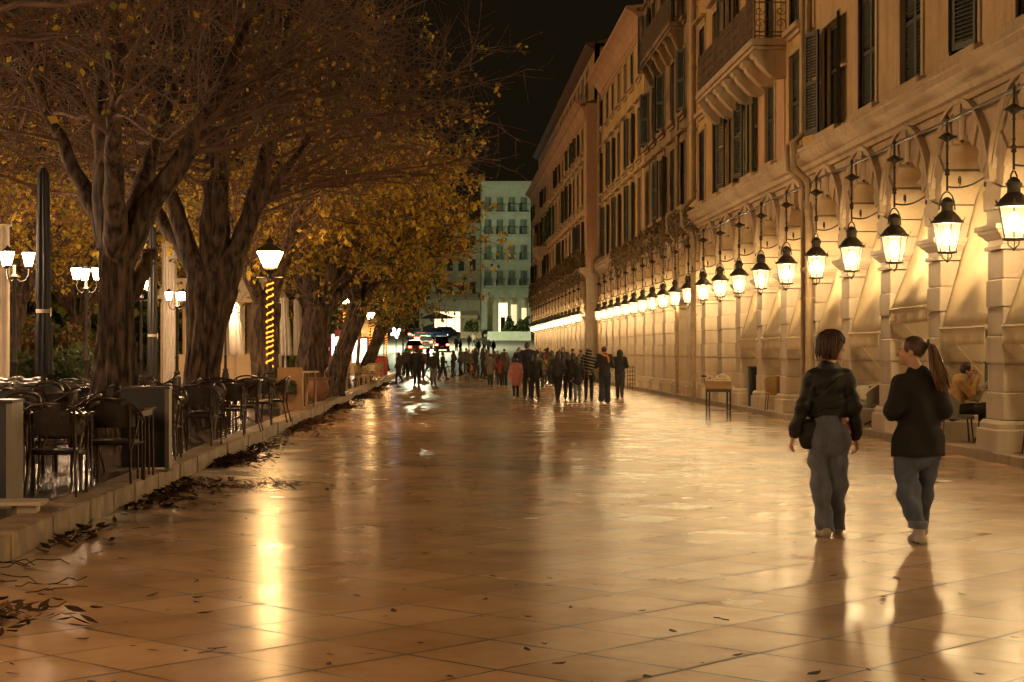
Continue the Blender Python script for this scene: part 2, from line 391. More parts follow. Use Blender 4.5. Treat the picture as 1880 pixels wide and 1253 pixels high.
def build_ground():
    g = MB(); g.add([(-900,-300,-.6),(900,-300,-.6),(900,1500,-.6),(-900,1500,-.6)], [(0,1,2,3)])
    tag(g.build('ground', M['earth']), kind='structure')
    s = MB(); ys = [-30,0,30,60,90,130]
    for i in range(len(ys)-1):
        a, b = ys[i], ys[i+1]
        s.add([(kerb_x(a),a,0),(STEP+.02,a,0),(STEP+.02,b,0),(kerb_x(b),b,0)], [(0,1,2,3)])
    tag(s.build('street', M['marble']), kind='structure')
    # road that climbs away beyond the street
    r = MB(); ys = [130+6*i for i in range(26)]; vs = []; fs = []
    for Y in ys:
        z = hillz(Y); vs += [(-40,Y,z),(60,Y,z)]
    for i in range(len(ys)-1): fs.append((2*i,2*i+1,2*i+3,2*i+2))
    r.add(vs, fs); tag(r.build('road', M['asphalt']), kind='structure')
    p = MB(); ys = [-30,10,40,70,100,131]
    for i in range(len(ys)-1):
        a, b = ys[i], ys[i+1]
        p.add([(-70,a,.2),(kerb_x(a)-.32,a,.2),(kerb_x(b)-.32,b,.2),(-70,b,.2)], [(0,1,2,3)])
    tag(p.build('promenade', M['prom']), kind='structure')
    k = MB(); Y = -6.
    while Y < 128:
        l = rng.uniform(1.0, 1.7); d = rng.uniform(-.008,.008); dz = rng.uniform(-.006,.006)
        k.bev(kerb_x(Y)-.33+d, kerb_x(Y)+d, Y+.006, Y+l-.006, -.02, .206+dz, .014); Y += l
    tag(k.build('kerb', M['kerb'], smooth=False), kind='structure')
    a = MB(); a.add([(STEP+.3,-30,.14),(12.2,-30,.14),(12.2,150,.14),(STEP+.3,150,.14)], [(0,1,2,3)])
    tag(a.build('arcade_floor', M['stone_d']), kind='structure')
    st = MB(); Y = -8.
    while Y < 143:
        l = rng.uniform(1.1, 1.8); d = rng.uniform(-.01,.01)
        st.bev(STEP+d, STEP+.31, Y+.006, Y+l-.006, -.02, .142+rng.uniform(-.004,.004), .015); Y += l
    tag(st.build('arcade_step', M['stone_d']), kind='structure')
build_ground()

# ------------------------------------------------------------------ facade pieces
def wall_holes(mb, y0, y1, z0, z1, holes, rev=.22, x=0.):
    """wall sheet in the plane x, outside facing -x, with real reveals"""
    ys = sorted({y0, y1, *[h[0] for h in holes], *[h[1] for h in holes]}); zs = sorted({z0, z1, *[h[2] for h in holes], *[h[3] for h in holes]})
    for i in range(len(ys)-1):
        for j in range(len(zs)-1):
            cy, cz = (ys[i]+ys[i+1])/2, (zs[j]+zs[j+1])/2
            if any(h[0] < cy < h[1] and h[2] < cz < h[3] for h in holes): continue
            mb.add([(x,ys[i],zs[j]),(x,ys[i],zs[j+1]),(x,ys[i+1],zs[j+1]),(x,ys[i+1],zs[j])], [(0,1,2,3)])
    for a, b, c, d in holes:
        mb.add([(x,a,c),(x,b,c),(x,b,d),(x,a,d),(x+rev,a,c),(x+rev,b,c),(x+rev,b,d),(x+rev,a,d)], [(0,4,5,1),(1,5,6,2),(2,6,7,3),(3,7,4,0)])
_mesh_cache = {}
def shutter_mesh(w, h, m):
    """one louvred leaf, hinge on y=0, lying in the plane x=0"""
    k = (round(w,2), round(h,2), m.name)
    if k in _mesh_cache: return _mesh_cache[k]
    b = MB(); t = .045; st = .07
    b.box(-t,0,0,st,0,h); b.box(-t,0,w-st,w,0,h)
    for z0, z1 in ((0,.1),(h*.5-.04,h*.5+.04),(h-.08,h)): b.box(-t+.004,-.004,st,w-st,z0,z1)
    z = .11
    while z < h-.1:
        if not (h*.5-.07 < z < h*.5+.04):
            b.add([(-t,st,z),(-t,w-st,z),(-.006,w-st,z+.05),(-.006,st,z+.05),(-t,st,z+.012),(-t,w-st,z+.012),(-.006,w-st,z+.062),(-.006,st,z+.062)],
                  [(0,1,2,3),(4,7,6,5),(0,4,5,1),(2,6,7,3)])
        z += .062
    _mesh_cache[k] = b.mesh('shutter', m); return _mesh_cache[k]
def frame_mesh(w, h, m):
    k = ('fr', round(w,2), round(h,2), m.name)
    if k in _mesh_cache: return _mesh_cache[k]
    b = MB(); s = .07
    b.box(.12,.18,0,s,0,h); b.box(.12,.18,w-s,w,0,h); b.box(.12,.18,w/2-.035,w/2+.035,0,h)
    for z in (0, h*.55, h-s): b.box(.125,.175,s,w-s,z,z+s)
    _mesh_cache[k] = b.mesh('window', m); return _mesh_cache[k]
def pane_mesh(w, h, m):
    k = ('pa', round(w,2), round(h,2), m.name)
    if k in _mesh_cache: return _mesh_cache[k]
    b = MB(); b.box(.145,.16,.01,w-.01,.01,h-.01); _mesh_cache[k] = b.mesh('pane', m); return _mesh_cache[k]
def surround_mesh(w, h, hood, m):
    k = ('su', round(w,2), round(h,2), hood, m.name)
    if k in _mesh_cache: return _mesh_cache[k]
    b = MB(); e = .13
    b.box(-.035,.05,-e,0,0,h); b.box(-.035,.05,w,w+e,0,h); b.box(-.037,.05,-e,w+e,h,h+e)
    b.bev(-.16,.06,-e-.08,w+e+.08,-.14,-.002,.02)
    b.box(-.07,.05,-e+.02,w+e-.02,-.24,-.142)
    if hood:
        b.box(-.05,.05,-e,w+e,h+e+.002,h+e+.1); b.bev(-.2,.06,-e-.1,w+e+.1,h+e+.102,h+e+.2,.03)
    _mesh_cache[k] = b.mesh('sill', m); return _mesh_cache[k]
def add_window(root, y, z, w, h, sm, trim, state='closed', hood=False, pane=None):
    f = link('window', frame_mesh(w, h, sm), root, (0, y, z))
    link('pane', pane_mesh(w, h, pane or M['pane']), f)
    link('sill', surround_mesh(w, h, hood, trim), f)
    lw = w/2-.004
    if state == 'closed':
        link('shutter', shutter_mesh(lw, h-.02, sm), f, (.1, .002, .01))
        o = link('shutter', shutter_mesh(lw, h-.02, sm), f, (.055, w-.002, .01)); o.rotation_euler = (0,0,math.pi)
    elif state == 'ajar':
        a = R(rng.uniform(12, 28))
        o = link('shutter', shutter_mesh(lw, h-.02, sm), f, (-.02, .0, .01)); o.rotation_euler = (0,0,a)
        o = link('shutter', shutter_mesh(lw, h-.02, sm), f, (-.06, w, .01)); o.rotation_euler = (0,0,math.pi-R(rng.uniform(12,28)))
    elif state == 'open':
        o = link('shutter', shutter_mesh(lw, h-.02, sm), f, (-.05, -.01, .01)); o.rotation_euler = (0,0,R(168))
        o = link('shutter', shutter_mesh(lw, h-.02, sm), f, (-.10, w+.01, .01)); o.rotation_euler = (0,0,R(12))
    return f
def cornice(mb, prof, y0, y1, ret=False):
    """moulding profile [(x,z)] (x<0 is towards the street) run along y"""
    k = len(prof); vs = [(x,y,z) for y in (y0,y1) for x, z in prof]
    mb.add(vs, [(i,i+1,k+i+1,k+i) for i in range(k-1)] + [tuple(range(k)), tuple(range(2*k-1,k-1,-1))])

def pillar_mesh():
    b = MB(); w = .36; z = .14
    b.bev(-.13,.83,-w-.13,w+.13,z,z+.31,.02); b.bev(-.10,.80,-w-.10,w+.10,z+.312,z+.43,.05)
    z0, z1 = z+.432, 2.98; n = 6; bh = (z1-z0)/n
    for i in range(n):
        a = z0+i*bh; wide = 0 if i % 2 else .018
        b.bev(-.0-wide,.70+wide,-w-wide,w+wide,a+.010,a+bh-.010,.016)
    b.box(.02,.68,-w+.02,w-.02,z0,z1)
    b.bev(-.045,.745,-w-.045,w+.045,2.99,3.06,.02)
    prof = [(0,3.06),(0,3.13),(.03,3.15),(.06,3.19),(.10,3.22),(.12,3.26),(.15,3.27),(.15,3.34)]
    for (o0,za),(o1,zb) in zip(prof[:-1],prof[1:]):
        vs = []
        for o, zz in ((o0,za),(o1,zb)): vs += [(-o,-w-o,zz),(.7+o,-w-o,zz),(.7+o,w+o,zz),(-o,w+o,zz)]
        b.add(vs, [(0,1,5,4),(1,2,6,5),(2,3,7,6),(3,0,4,7)])
    b.add([(-.15,-w-.15,3.34),(.85,-w-.15,3.34),(.85,w+.15,3.34),(-.15,w+.15,3.34)], [(0,1,2,3)])
    b.bev(-.012,.71,-w-.012,w+.012,3.342,3.56,.012); b.bev(-.0,.70,-w+.01,w-.01,3.562,3.74,.012)
    return b.mesh('pillar', M['stone'])
def arch_mesh(bay=BAY, ztop=5.32, zs=3.34, depth=.7, mats=None):
    """spandrel wall with voussoirs and hood mould; bay from y=0..bay"""
    b = MB(); c = bay/2; r0 = c-.36; zc = 3.56; n = 13
    ang = [math.pi - math.pi*i/n for i in range(n+1)]
    ro = r0+.34
    def P(r, a): return (c+r*math.cos(a), zc+r*math.sin(a)*1.04)
    for i in range(n):                                  # stepped voussoirs
        a0, a1 = ang[i]-.006, ang[i+1]+.006
        big = i % 2 == 0; ri = r0-(.03 if big else -.012); x0 = -.05 if big else -.015; rr = ro+(.05 if big else 0)
        if i == n//2: ri -= .03; x0 = -.10; rr += .10
        q = [P(ri,a0), P(ri,(a0+a1)/2), P(ri,a1), P(rr,a1), P(rr,(a0+a1)/2), P(rr,a0)]
        b.prism(q, x0, depth-.01, 'x')
    # spandrel sheet front/back
    m = 26; A = [math.pi - math.pi*i/m for i in range(m+1)]
    def edge(a):
        dx, dz = math.cos(a), math.sin(a); t = 1e9
        if abs(dx) > 1e-6: t = min(t, (c)/abs(dx))
        if dz > 1e-6: t = min(t, (ztop-zc)/(dz))
        return (c+dx*t, zc+dz*t)
    for x in (0., depth):
        for i in range(m):
            p0, p1 = P(ro-.05,A[i]), P(ro-.05,A[i+1]); e0, e1 = edge(A[i]), edge(A[i+1])
            vs = [(x,*p0),(x,*p1),(x,*e1),(x,*e0)]; b.add(vs, [(0,1,2,3)])
            if abs(e0[0]-e1[0]) > 1e-6 and abs(e0[1]-e1[1]) > 1e-6:
                cy = 0 if e0[0] < c else bay
                b.add([(x,*e0),(x,*e1),(x,cy,ztop)], [(0,1,2)])
    for s in (0, 1):
        y0, y1 = (0, .36) if s == 0 else (bay-.36, bay)
    # hood mould
    for ra, rb, x0 in ((ro+.12, ro+.19, -.12), (ro+.05,ro+.12,-.07)):
        for i in range(2, m-2):
            q = [P(ra,A[i]),P(ra,A[i+1]),P(rb,A[i+1]),P(rb,A[i])]
            b.add([(x0,*p) for p in q]+[(0.02,*p) for p in q], [(0,1,2,3),(0,4,5,1),(2,6,7,3),(0,3,7,4),(1,5,6,2)])
    return b.mesh('arch', mats or [M['trim']])
PILLAR, ARCH = pillar_mesh(), arch_mesh()

def arcade(root, y0, nb, half0=True):
    """nb bays of vaulted walk starting on the pillar at local y0"""
    for k in range(nb): link('pillar', PILLAR, root, (0, y0+k*BAY, 0))
    for k in range(nb): link('arch', ARCH, root, (0, y0+k*BAY, 0))
    b = MB(); L = nb*BAY
    b.add([(4.1,y0,.14),(4.1,y0+L,.14),(4.1,y0+L,5.3),(4.1,y0,5.3)], [(0,1,2,3)])
    for k in range(nb):                                 # stone piers and rails along the inner wall
        b.box(3.98,4.098,y0+k*BAY-.36,y0+k*BAY+.36,.14,5.0)
    b.build('inner_wall', M['inner'], root)
    for k in range(nb):
        if rng.random() < .65:
            d = MB(); d.box(4.04,4.09,y0+k*BAY+.9,y0+k*BAY+2.15,.14,2.7); d.build('door', M['shutter_b'], root)
    v = MB(); n = 10
    for k in range(nb):                                 # shallow barrel vaults between transverse ribs
        a0 = y0+k*BAY
        pts = [(a0+BAY*i/n, 4.75+.5*math.sin(math.pi*i/n)) for i in range(n+1)]
        for i in range(n):
            (ya,za),(yb,zb) = pts[i],pts[i+1]
            v.add([(.69,ya,za),(4.1,ya,za),(4.1,yb,zb),(.69,yb,zb)], [(0,1,2,3)])
        v.box(.69,4.1,a0-.2,a0+.2,4.55,4.85)
    v.build('vault', M['inner'], root)
    lm = _mesh_cache.get('cl')
    if not lm:
        c = MB(); c.lathe([(.02,-.16),(.10,-.14),(.15,-.08),(.16,0)], n=14); lm = _mesh_cache['cl'] = c.mesh('ceiling_lamp', M['ceil_lamp'], smooth=True)
    for k in range(nb): link('ceiling_lamp', lm, root, (1.05, y0+k*BAY+BAY/2, 5.19))

CORN_MID = [(0,5.30),(-.06,5.30),(-.06,5.38),(-.12,5.42),(-.14,5.50),(-.22,5.53),(-.32,5.60),(-.34,5.62),(-.34,5.72),(-.38,5.74),(-.38,5.80),(0,5.86)]
def top_cornice(z, d=.7):
    return [(0,z-.9),(-.05,z-.9),(-.05,z-.75),(-.12,z-.7),(-.2*d,z-.5),(-.45*d,z-.25),(-.75*d,z-.1),(-d,z-.02),(-d,z+.1),(0,z+.16)]
def shell(root, y0, y1, depth, H, holes, wallm, roofm, z0=5.3):
    w = MB(); wall_holes(w, y0, y1, z0, H, holes)
    w.box(.5, depth, y0+.002, y0+.3, 0 if z0 > 6 else z0, H); w.box(.5, depth, y1-.3, y1-.002, z0, H); w.box(depth-.3, depth, y0+.3, y1-.3, 0, H)
    w.box(.24, depth-.3, y0+.3, y1-.3, z0, z0+.1)
    w.box(0.0, .5, y0+.001, y0+.25, z0+.01, H-.01) if False else None
    w.add([(0,y0,z0),(.5,y0,z0),(.5,y0,H),(0,y0,H),(0,y1,z0),(.5,y1,z0),(.5,y1,H),(0,y1,H)], [(0,1,2,3),(4,7,6,5)])
    w.build('wall', wallm, root)
    r = MB(); r.prism([(-.3,H),(depth/2,H+2.0),(depth+.3,H),(depth+.3,H-.12),(-.3,H-.12)], y0, y1, 'y'); r.build('roof', roofm, root)
def pipe_mesh(z0, z1, r=.07, x=-.12, m=None, neck=True):
    b = MB(); pts = [(x,0,z0),(x,0,5.0),(x-.02,0,5.15),(x-.32,0,5.45),(x-.34,0,5.95),(x,0,6.25),(x,0,z1)] if neck else [(x,0,z0),(x,0,z1)]
    b.tube(pts, r, 8)
    z = z0+.6
    while z < z1:
        if not (5.0 < z < 6.3): b.lathe([(r+.02,0),(r+.02,.05)], c=(x,0), n=8, z0=z); b.box(x,0.02,-.015,.015,z+.01,z+.04)
        z += 1.9
    return b.mesh('downpipe', m or M['pipe'], smooth=True)

# ---- nearest building (A)
def building(label, y0, nb, depth, H, wallm, floors, trimm, cornm, top=True, pipes=((0,.07),), sm='shutter'):
    root = thing('arcade_building', label, 'building', (XF, y0, 0))
    L = nb*BAY; holes = []; wins = []
    for (z, h, w, ylist, states, hood) in floors:
        for i, y in enumerate(ylist):
            holes.append((y-w/2, y+w/2, z, z+h)); wins.append((y-w/2, z, w, h, states[i % len(states)], hood))
    shell(root, 0, L, depth, H, holes, wallm, M['roof'])
    for (y, z, w, h, s, hood) in wins:
        add_window(root, y, z, w, h, M[sm], trimm, 'open' if s in ('teal','green') else s, hood, pane={'green':M['greenlit'],'teal':M['greenlit_d']}.get(s))
    c = MB(); cornice(c, CORN_MID, 0.003, L-.003); c.build('string_course', trimm, root)
    if top:
        c = MB(); cornice(c, top_cornice(H), .003, L-.003); c.build('cornice', cornm, root)
    arcade(root, 0, nb)
    for (y, r) in pipes: link('downpipe', pipe_mesh(.15, H-.6, r), root, (0, y, 0))
    return root
yA = PY0-10*BAY
wy = [26.65-yA + 3.06*k for k in range(-9, 4)]
A = building('near ochre stucco arcade building with tall dark shutters', yA, 14, 11, 15.2, M['ochreA'],
    [(6.05,2.15,1.32,wy,['closed','closed','ajar','closed','closed','open','closed'],False),(9.9,2.0,1.3,wy,['closed','open','closed'],True),(12.9,1.4,1.2,wy,['closed'],False)], M['trim'], M['rose'], pipes=((14*BAY-.25,.075),(20.2,.06)))
yB = PY0+4*BAY
wB = [1.75, 4.75, 7.4, 10.3, 13.1, 15.8]
Bd = building('yellow ochre arcade building with long iron balcony', yB, 6, 11, 15.0, M['ochreB'],
    [(6.05,2.15,1.2,wB,['closed','closed','teal','open','closed'],False),(8.80,2.5,1.15,wB,['closed','closed','closed','open'],True),(12.5,1.7,1.1,wB,['closed'],False)], M['trim'], M['rose'], pipes=((.35,.05),(16.9,.085)))
yC = PY0+10*BAY
wC = [1.3, 3.9, 6.6, 9.2, 11.2]
Cd = building('worn brown arcade building with peeling plaster and dark green shutters', yC, 4, 11, 16.8, M['worn'],
    [(6.3,2.1,1.15,wC,['closed','closed','open'],True),(9.35,2.0,1.15,wC,['ajar','closed','ajar','closed'],False),(12.4,2.1,1.15,wC,['closed','teal','closed'],True)], M['worn'], M['worn'], pipes=((1.9,.06),))
yD = PY0+14*BAY
wD = [1.5+2.72*k for k in range(7)]
Dd = building('warm yellow arcade building with rose cove cornice at the alley', yD, 6, 11, 14.9, M['ochreD'],
    [(6.1,2.35,1.1,wD,['closed','teal','closed','open'],True),(9.25,2.0,1.1,wD,['closed','open','closed'],True),(12.5,1.35,1.05,wD,['closed'],False)], M['trim'], M['rose'], pipes=((18.2,.09),))
link('pillar', PILLAR, Dd, (0, 6*BAY, 0))
# chimney block on D, behind its eave
ch = MB(); ch.box(2.2,4.2,15.,17.,15.,19.2); ch.bev(2.1,4.3,14.9,17.1,19.202,19.4,.05); ch.build('chimney', M['worn'], Dd)
# rose pilaster strips under the balcony of B
for y in (3.3, 5.9):
    ps = MB(); ps.box(-.03,.02,y-.4,y+.4,5.87,7.85); ps.build('pilaster', M['rose'], Bd)
# ---- balcony of B
def balcony(root, y0, y1, z, d, nc, trim, full=True):
    b = MB(); b.bev(-d,.02,y0,y1,z-.16,z,.03); b.bev(-d+.06,.02,y0+.05,y1-.05,z-.26,z-.162,.02)
    bal = b.build('balcony', trim, root)
    for i in range(nc):
        y = y0+.25+(y1-y0-.5)*i/(nc-1); c = MB()
        prof = [(0,z-.262)]+[(-(d-.12)*math.cos(t)**.8 if math.cos(t) > 0 else 0, z-.262-.62*math.sin(t)-.04*math.sin(6*t)) for t in [k*math.pi/2/9 for k in range(10)]]
        k = len(prof)
        c.prism([(x,zz) for x,zz in prof], y-.17, y+.17, 'y')
        c.tube([(-(d-.14),y-.21,z-.36),(-(d-.14),y+.21,z-.36)], .09, 10)
        c.tube([(-.06,y-.2,z-.80),(-.06,y+.2,z-.80)], .08, 10)
        c.build('corbel', trim, bal)
    r = MB(); h = .95; x = -d+.08
    def run(p0, p1, n):
        for q in (.05, .14, .82, h): r.tube([(*p0,z+q),(*p1,z+q)], .016 if q < h else .026, 4)
        for i in range(n+1):
            t = i/n; px_, py_ = p0[0]+(p1[0]-p0[0])*t, p0[1]+(p1[1]-p0[1])*t
            r.tube([(px_,py_,z),(px_,py_,z+h)], .024 if i % 8 == 0 else .010, 4)
        if full:
            ux, uy = (p1[0]-p0[0]), (p1[1]-p0[1]); Ln = math.hypot(ux,uy); ux/=Ln; uy/=Ln
            m = max(2, int(Ln/.24))
            for i in range(m):                       # wrought scrolls between the bars
                cc = (i+.5)*Ln/m; sgn = 1 if i % 2 else -1
                for zc_, s2 in ((.34,1),(.62,-1)):
                    pts = []
                    for k2 in range(13):
                        a = k2/12*2.6*math.pi; rad = .11*(1-k2/15)
                        pts.append((p0[0]+ux*(cc+sgn*rad*math.cos(a)), p0[1]+uy*(cc+sgn*rad*math.cos(a)), z+zc_+s2*rad*math.sin(a)))
                    r.tube(pts, .011, 4, cap=False)
    run((x,y0+.06),(x,y1-.06), max(10,int((y1-y0)/.13))); run((0,y0+.06),(x,y0+.06),6); run((0,y1-.06),(x,y1-.06),6)
    r.build('railing', M['rail'], bal)
    return bal
balcony(Bd, 2.75, 11.6, 8.72, .82, 7, M['trim'])
balcony(Cd, 1.2, 9.5, 12.3, .5, 6, M['worn'], full=False)
# worn brackets over C's first floor windows come from the hoods; dry vine on C and D ledges
def vine(name, label, x, y0, y1, z, up, down, n, seed, mt=None):
    r = random.Random(seed); b = MB()
    for i in range(n):
        y = r.uniform(y0, y1); xx = x + r.uniform(-.30, .10); t = r.random()
        zz = z + (r.random()**2)*up if t < .62 else z - (r.random()**1.6)*down
        s = r.uniform(.05,.13); E = Euler((r.uniform(0,6.3), r.uniform(0,6.3), r.uniform(0,6.3))).to_matrix()
        b.add([tuple(Vector((xx,y,zz)) + E @ Vector(p)) for p in ((0,-s,0),(s*.5,0,.02),(0,s,0),(-s*.5,0,.02))], [(0,1,2),(0,2,3)])
    for i in range(n//28):
        y = r.uniform(y0,y1); p = Vector((x+r.uniform(-.3,.05),y,z+r.uniform(0,up))); pts = [p.copy()]
        for k in range(6):
            p = p + Vector((r.uniform(-.08,.06), r.uniform(-.25,.25), r.uniform(-.42,.16))); pts.append(p.copy())
        b.tube(pts, .014, 3, cap=False)
    return tag(b.build(name, mt or M['vine'], fix=False), label, 'climbing plant')
vine('climbing_plant', 'dry brown climber tangled above the arches of the worn building', XF-.15, yC-2.4, yC+22, 5.72, .22, .45, 3400, 3)

# ---- block 2 beyond the alley
X2, Y2 = 7.42, 90.6
E2 = thing('arcade_building', 'far peach arcade building beyond the alley with attic storey', 'building', (X2, Y2, 0))
L2 = 54.0; holes = []; wins = []
w2 = [2.2+3.02*k for k in range(17)]
for z, h, w, hood, f in ((6.05,2.2,1.15,True,1),(9.2,1.9,1.15,True,2),(12.0,1.15,1.0,False,3)):
    for i, y in enumerate(w2):
        holes.append((y-w/2,y+w/2,z,z+h)); st = ['closed','open','closed','closed','ajar'][(i*3+f) % 5]
        if f == 2 and i in (4,): st = 'teal'
        if f == 2 and i in (8,9,11): st = 'green'
        if f == 3 and i == 3: st = 'green'
        wins.append((y-w/2,z,w,h,st,hood))
shell(E2, 0, L2, 12, 14.2, holes, M['blk2'], M['roof'])
for (y,z,w,h,s,hood) in wins: add_window(E2, y, z, w, h, M['shutter'], M['trim'], 'open' if s in ('teal','green') else s, hood, {'green':M['greenlit'],'teal':M['greenlit_d']}.get(s))
c = MB(); cornice(c, CORN_MID, .003, L2-.003); c.build('string_course', M['trim'], E2)
c = MB(); cornice(c, top_cornice(14.3,.55), .003, L2-.003); c.build('cornice', M['rose'], E2)
at = MB(); hs = [(y-.6,y+.6,14.9,16.7) for y in w2[1:]]; wall_holes(at, .9, L2-.5, 14.45, 17.3, hs, x=.5); at.box(.8,11.5,.901,1.2,14.45,17.3); at.build('attic_wall', M['blk2'], E2)
for y in w2[1:]:
    f = add_window(E2, y-.6, 14.9, 1.2, 1.8, M['shutter'], M['trim'], 'closed'); f.location.x = .5
c = MB(); cornice(c, [(.5,17.1),(.25,17.2),(.05,17.35),(.05,17.45),(.5,17.5)], .6, L2-.3); c.prism([(.45,17.45),(6,19.2),(11.6,17.45)], .6, L2-.3, 'y'); c.build('attic_eave', M['roof'], E2)
sd = MB(); sd.box(.0,.98,-.32,-.002,0.02,14.2)
z = .1
sd.build('corner_pier', M['rose'], E2)
cp = MB(); zz = .2
while zz < 5.4: cp.bev(-.03,1.0,-.36,-.322,zz+.012,zz+.45,.01); zz += .47
cp.build('quoins', M['stone'], E2)
arcade(E2, .6, 17)
rl = MB()
for i in range(18): rl.tube([(.06,.9+i*3.05,14.45),(.06,.9+i*3.05,15.3)], .025, 4)
for q in (14.85,15.3): rl.tube([(.06,.9,q),(.06,L2-.5,q)], .02, 4)
rl.build('railing', M['iron'], E2)
balcony(E2, 33.5, 37.5, 8.9, .8, 3, M['trim'], full=False)
vine('climbing_plant', 'long dry vine hanging over the arches of the far peach building', X2-.12, Y2+.3, Y2+L2-2, 5.85, .95, .8, 9000, 5)
# ---- wall lantern
def make_lantern():
    root = thing('wall_lantern', '', 'lantern', (XL, PY0, 0), group='lit lanterns hanging before the arcade'); root.scale = (1.05,1.05,1.05)
    b = MB(); d = (XF-XL)/1.05
    b.tube([(0,0,3.86),(0,0,4.89)], .017, 6); b.lathe([(.0,0),(.03,.02),(.035,.05),(.0,.11)], n=8, z0=4.86)
    b.lathe([(.017,-.05),(.04,-.03),(.03,0),(.045,.03),(.017,.06)], n=8, z0=4.12)
    for z in (4.25,4.5): b.lathe([(.016,-.015),(.03,0),(.016,.015)], n=8, z0=z)
    b.tube([(0,0,4.64),(d+.02,0,4.64)], .02, 6)
    for i in range(14):                                  # leaf rosette round the rod
        a = 2*math.pi*i/7; up = .03 if i < 7 else -.035; r0 = .05; r1 = .135 if i < 7 else .11
        ca, sa = math.cos(a), math.sin(a); w = .05
        b.add([(ca*.02,sa*.02,4.64+up*2.2),(ca*r0-sa*w,sa*r0+ca*w,4.64+up),(ca*r1,sa*r1,4.64-up*.3),(ca*r0+sa*w,sa*r0-ca*w,4.64+up),(ca*r0*.8,sa*r0*.8,4.64-.05)], [(0,1,2),(0,2,3),(4,2,1),(4,3,2)])
    for s in (-1,1): b.add([(d,s*.02,4.54),(d,s*.11,4.72),(d-.08,s*.06,4.64),(d,s*.02,4.74)], [(0,1,2),(2,1,3)])
    st = [(d*t, -1.15*t, 3.92-.06*math.sin(math.pi*t)+.05*t*t) for t in [i/8 for i in range(9)]]
    b.tube(st, .013, 5)
    def spiral(cx, cz, r, turns, a0, dirn):
        return [(cx*d/1.15, -cx-r*(1-k/26)*math.cos(a0+dirn*k/20*turns*2*math.pi), cz+r*(1-k/26)*math.sin(a0+dirn*k/20*turns*2*math.pi)) for k in range(21)]
    b.tube(spiral(.36,3.975,.075,1.7,-math.pi/2,1), .009, 4); b.tube(spiral(1.08,3.86,.06,1.2,math.pi/2,-1), .009, 4)
    b.box(d-.012,d+.02,-1.19,-1.11,3.78,4.1)
    b.build('bracket', M['iron'], root, smooth=True)
    f = MB()
    ring = [(.115*math.sin(t), 0, 3.58+.27*math.cos(t)) for t in [math.pi*.5*(k/7*2-1) for k in range(8)]]
    f.tube(ring, .012, 5)
    f.lathe([(.225,3.385),(.235,3.40),(.235,3.42),(.20,3.44),(.16,3.50),(.11,3.55),(.085,3.57),(.08,3.63),(.10,3.66),(.105,3.69),(.085,3.70),(.075,3.73),(.04,3.76),(.0,3.775)], sq=None, n=16, cap=False)
    f.lathe([(0,3.385),(.225,3.385)], n=16, cap=False)
    for k in range(6):
        a = 2*math.pi*(k+.5)/6; ca, sa = math.cos(a), math.sin(a)
        f.tube([(ca*.205,sa*.205,3.385),(ca*.125,sa*.125,2.98)], .009, 4)
        f.add([(ca*.22-sa*.03,sa*.22+ca*.03,3.41),(ca*.22+sa*.03,sa*.22-ca*.03,3.41),(ca*.27,sa*.27,3.49),(ca*.25,sa*.25,3.44)], [(0,1,2),(0,3,2),(1,2,3)])
    f.lathe([(.10,2.955),(.145,2.965),(.145,2.985),(.11,2.99)], n=12)
    for k in range(3):
        a = 2*math.pi*k/3+.4; f.tube([(.08*math.cos(a),.08*math.sin(a),2.96),(.075*math.cos(a),.075*math.sin(a),2.90),(.0,0,2.845)], .009, 4)
    f.lathe([(.0,-.02),(.02,0),(.0,.03)], n=8, z0=2.84)
    f.build('lantern_frame', M['iron'], root, smooth=True)
    g = MB(); g.lathe([(.118,2.992),(.192,3.38)], sq=6, n=6, cap=False); g.build('glass', M['lantern_glass'], root)
    g = MB(); g.ell((0,0,3.2),(.058,.058,.125),12,10); g.build('bulb', M['lantern_bulb'], root, smooth='all')
    return root
LN = make_lantern(); first = True
names = ['first','second','third','fourth','fifth','sixth','seventh','eighth','ninth','tenth','eleventh','twelfth','thirteenth','fourteenth','fifteenth','sixteenth','seventeenth','eighteenth','nineteenth','twentieth','twenty-first','twenty-second']
for i, k in enumerate(range(-1, 20)):
    lab = f'lit black iron lantern on a scroll bracket, {names[i]} along the near arcade'
    o = LN if i == 0 else copy_tree(LN)
    o.location = (XL, PY0+(k+.5)*BAY, -.0775); o['label'] = lab
    for c_ in kids(o):
        if c_.name.split('.')[0] in ('lantern_frame','glass'): c_.rotation_euler[2] = (k*2.4) % 1.05
for k in range(-7, -1):
    copy_tree(LN, loc=(XL, PY0+(k+.5)*BAY, -.0775), label=f'lit iron lantern under the arcade beside the viewer, number {-1-k} back')
for k in range(16):
    copy_tree(LN, loc=(X2-.24, Y2+.6+(k+.5)*BAY, -.0775), label=f'small distant lit lantern on the far peach building, {names[k]} from the alley')
# dark line along the rod tops, drawn as a tube
cb = MB(); cb.tube([(XF-.10, -4+2*k, 5.12-.03*abs(math.sin(k*1.1))) for k in range(46)], .03, 5)
tag(cb.build('dark_tube', M['tube_d']), 'dark tube running above the lantern rods', 'pipe')

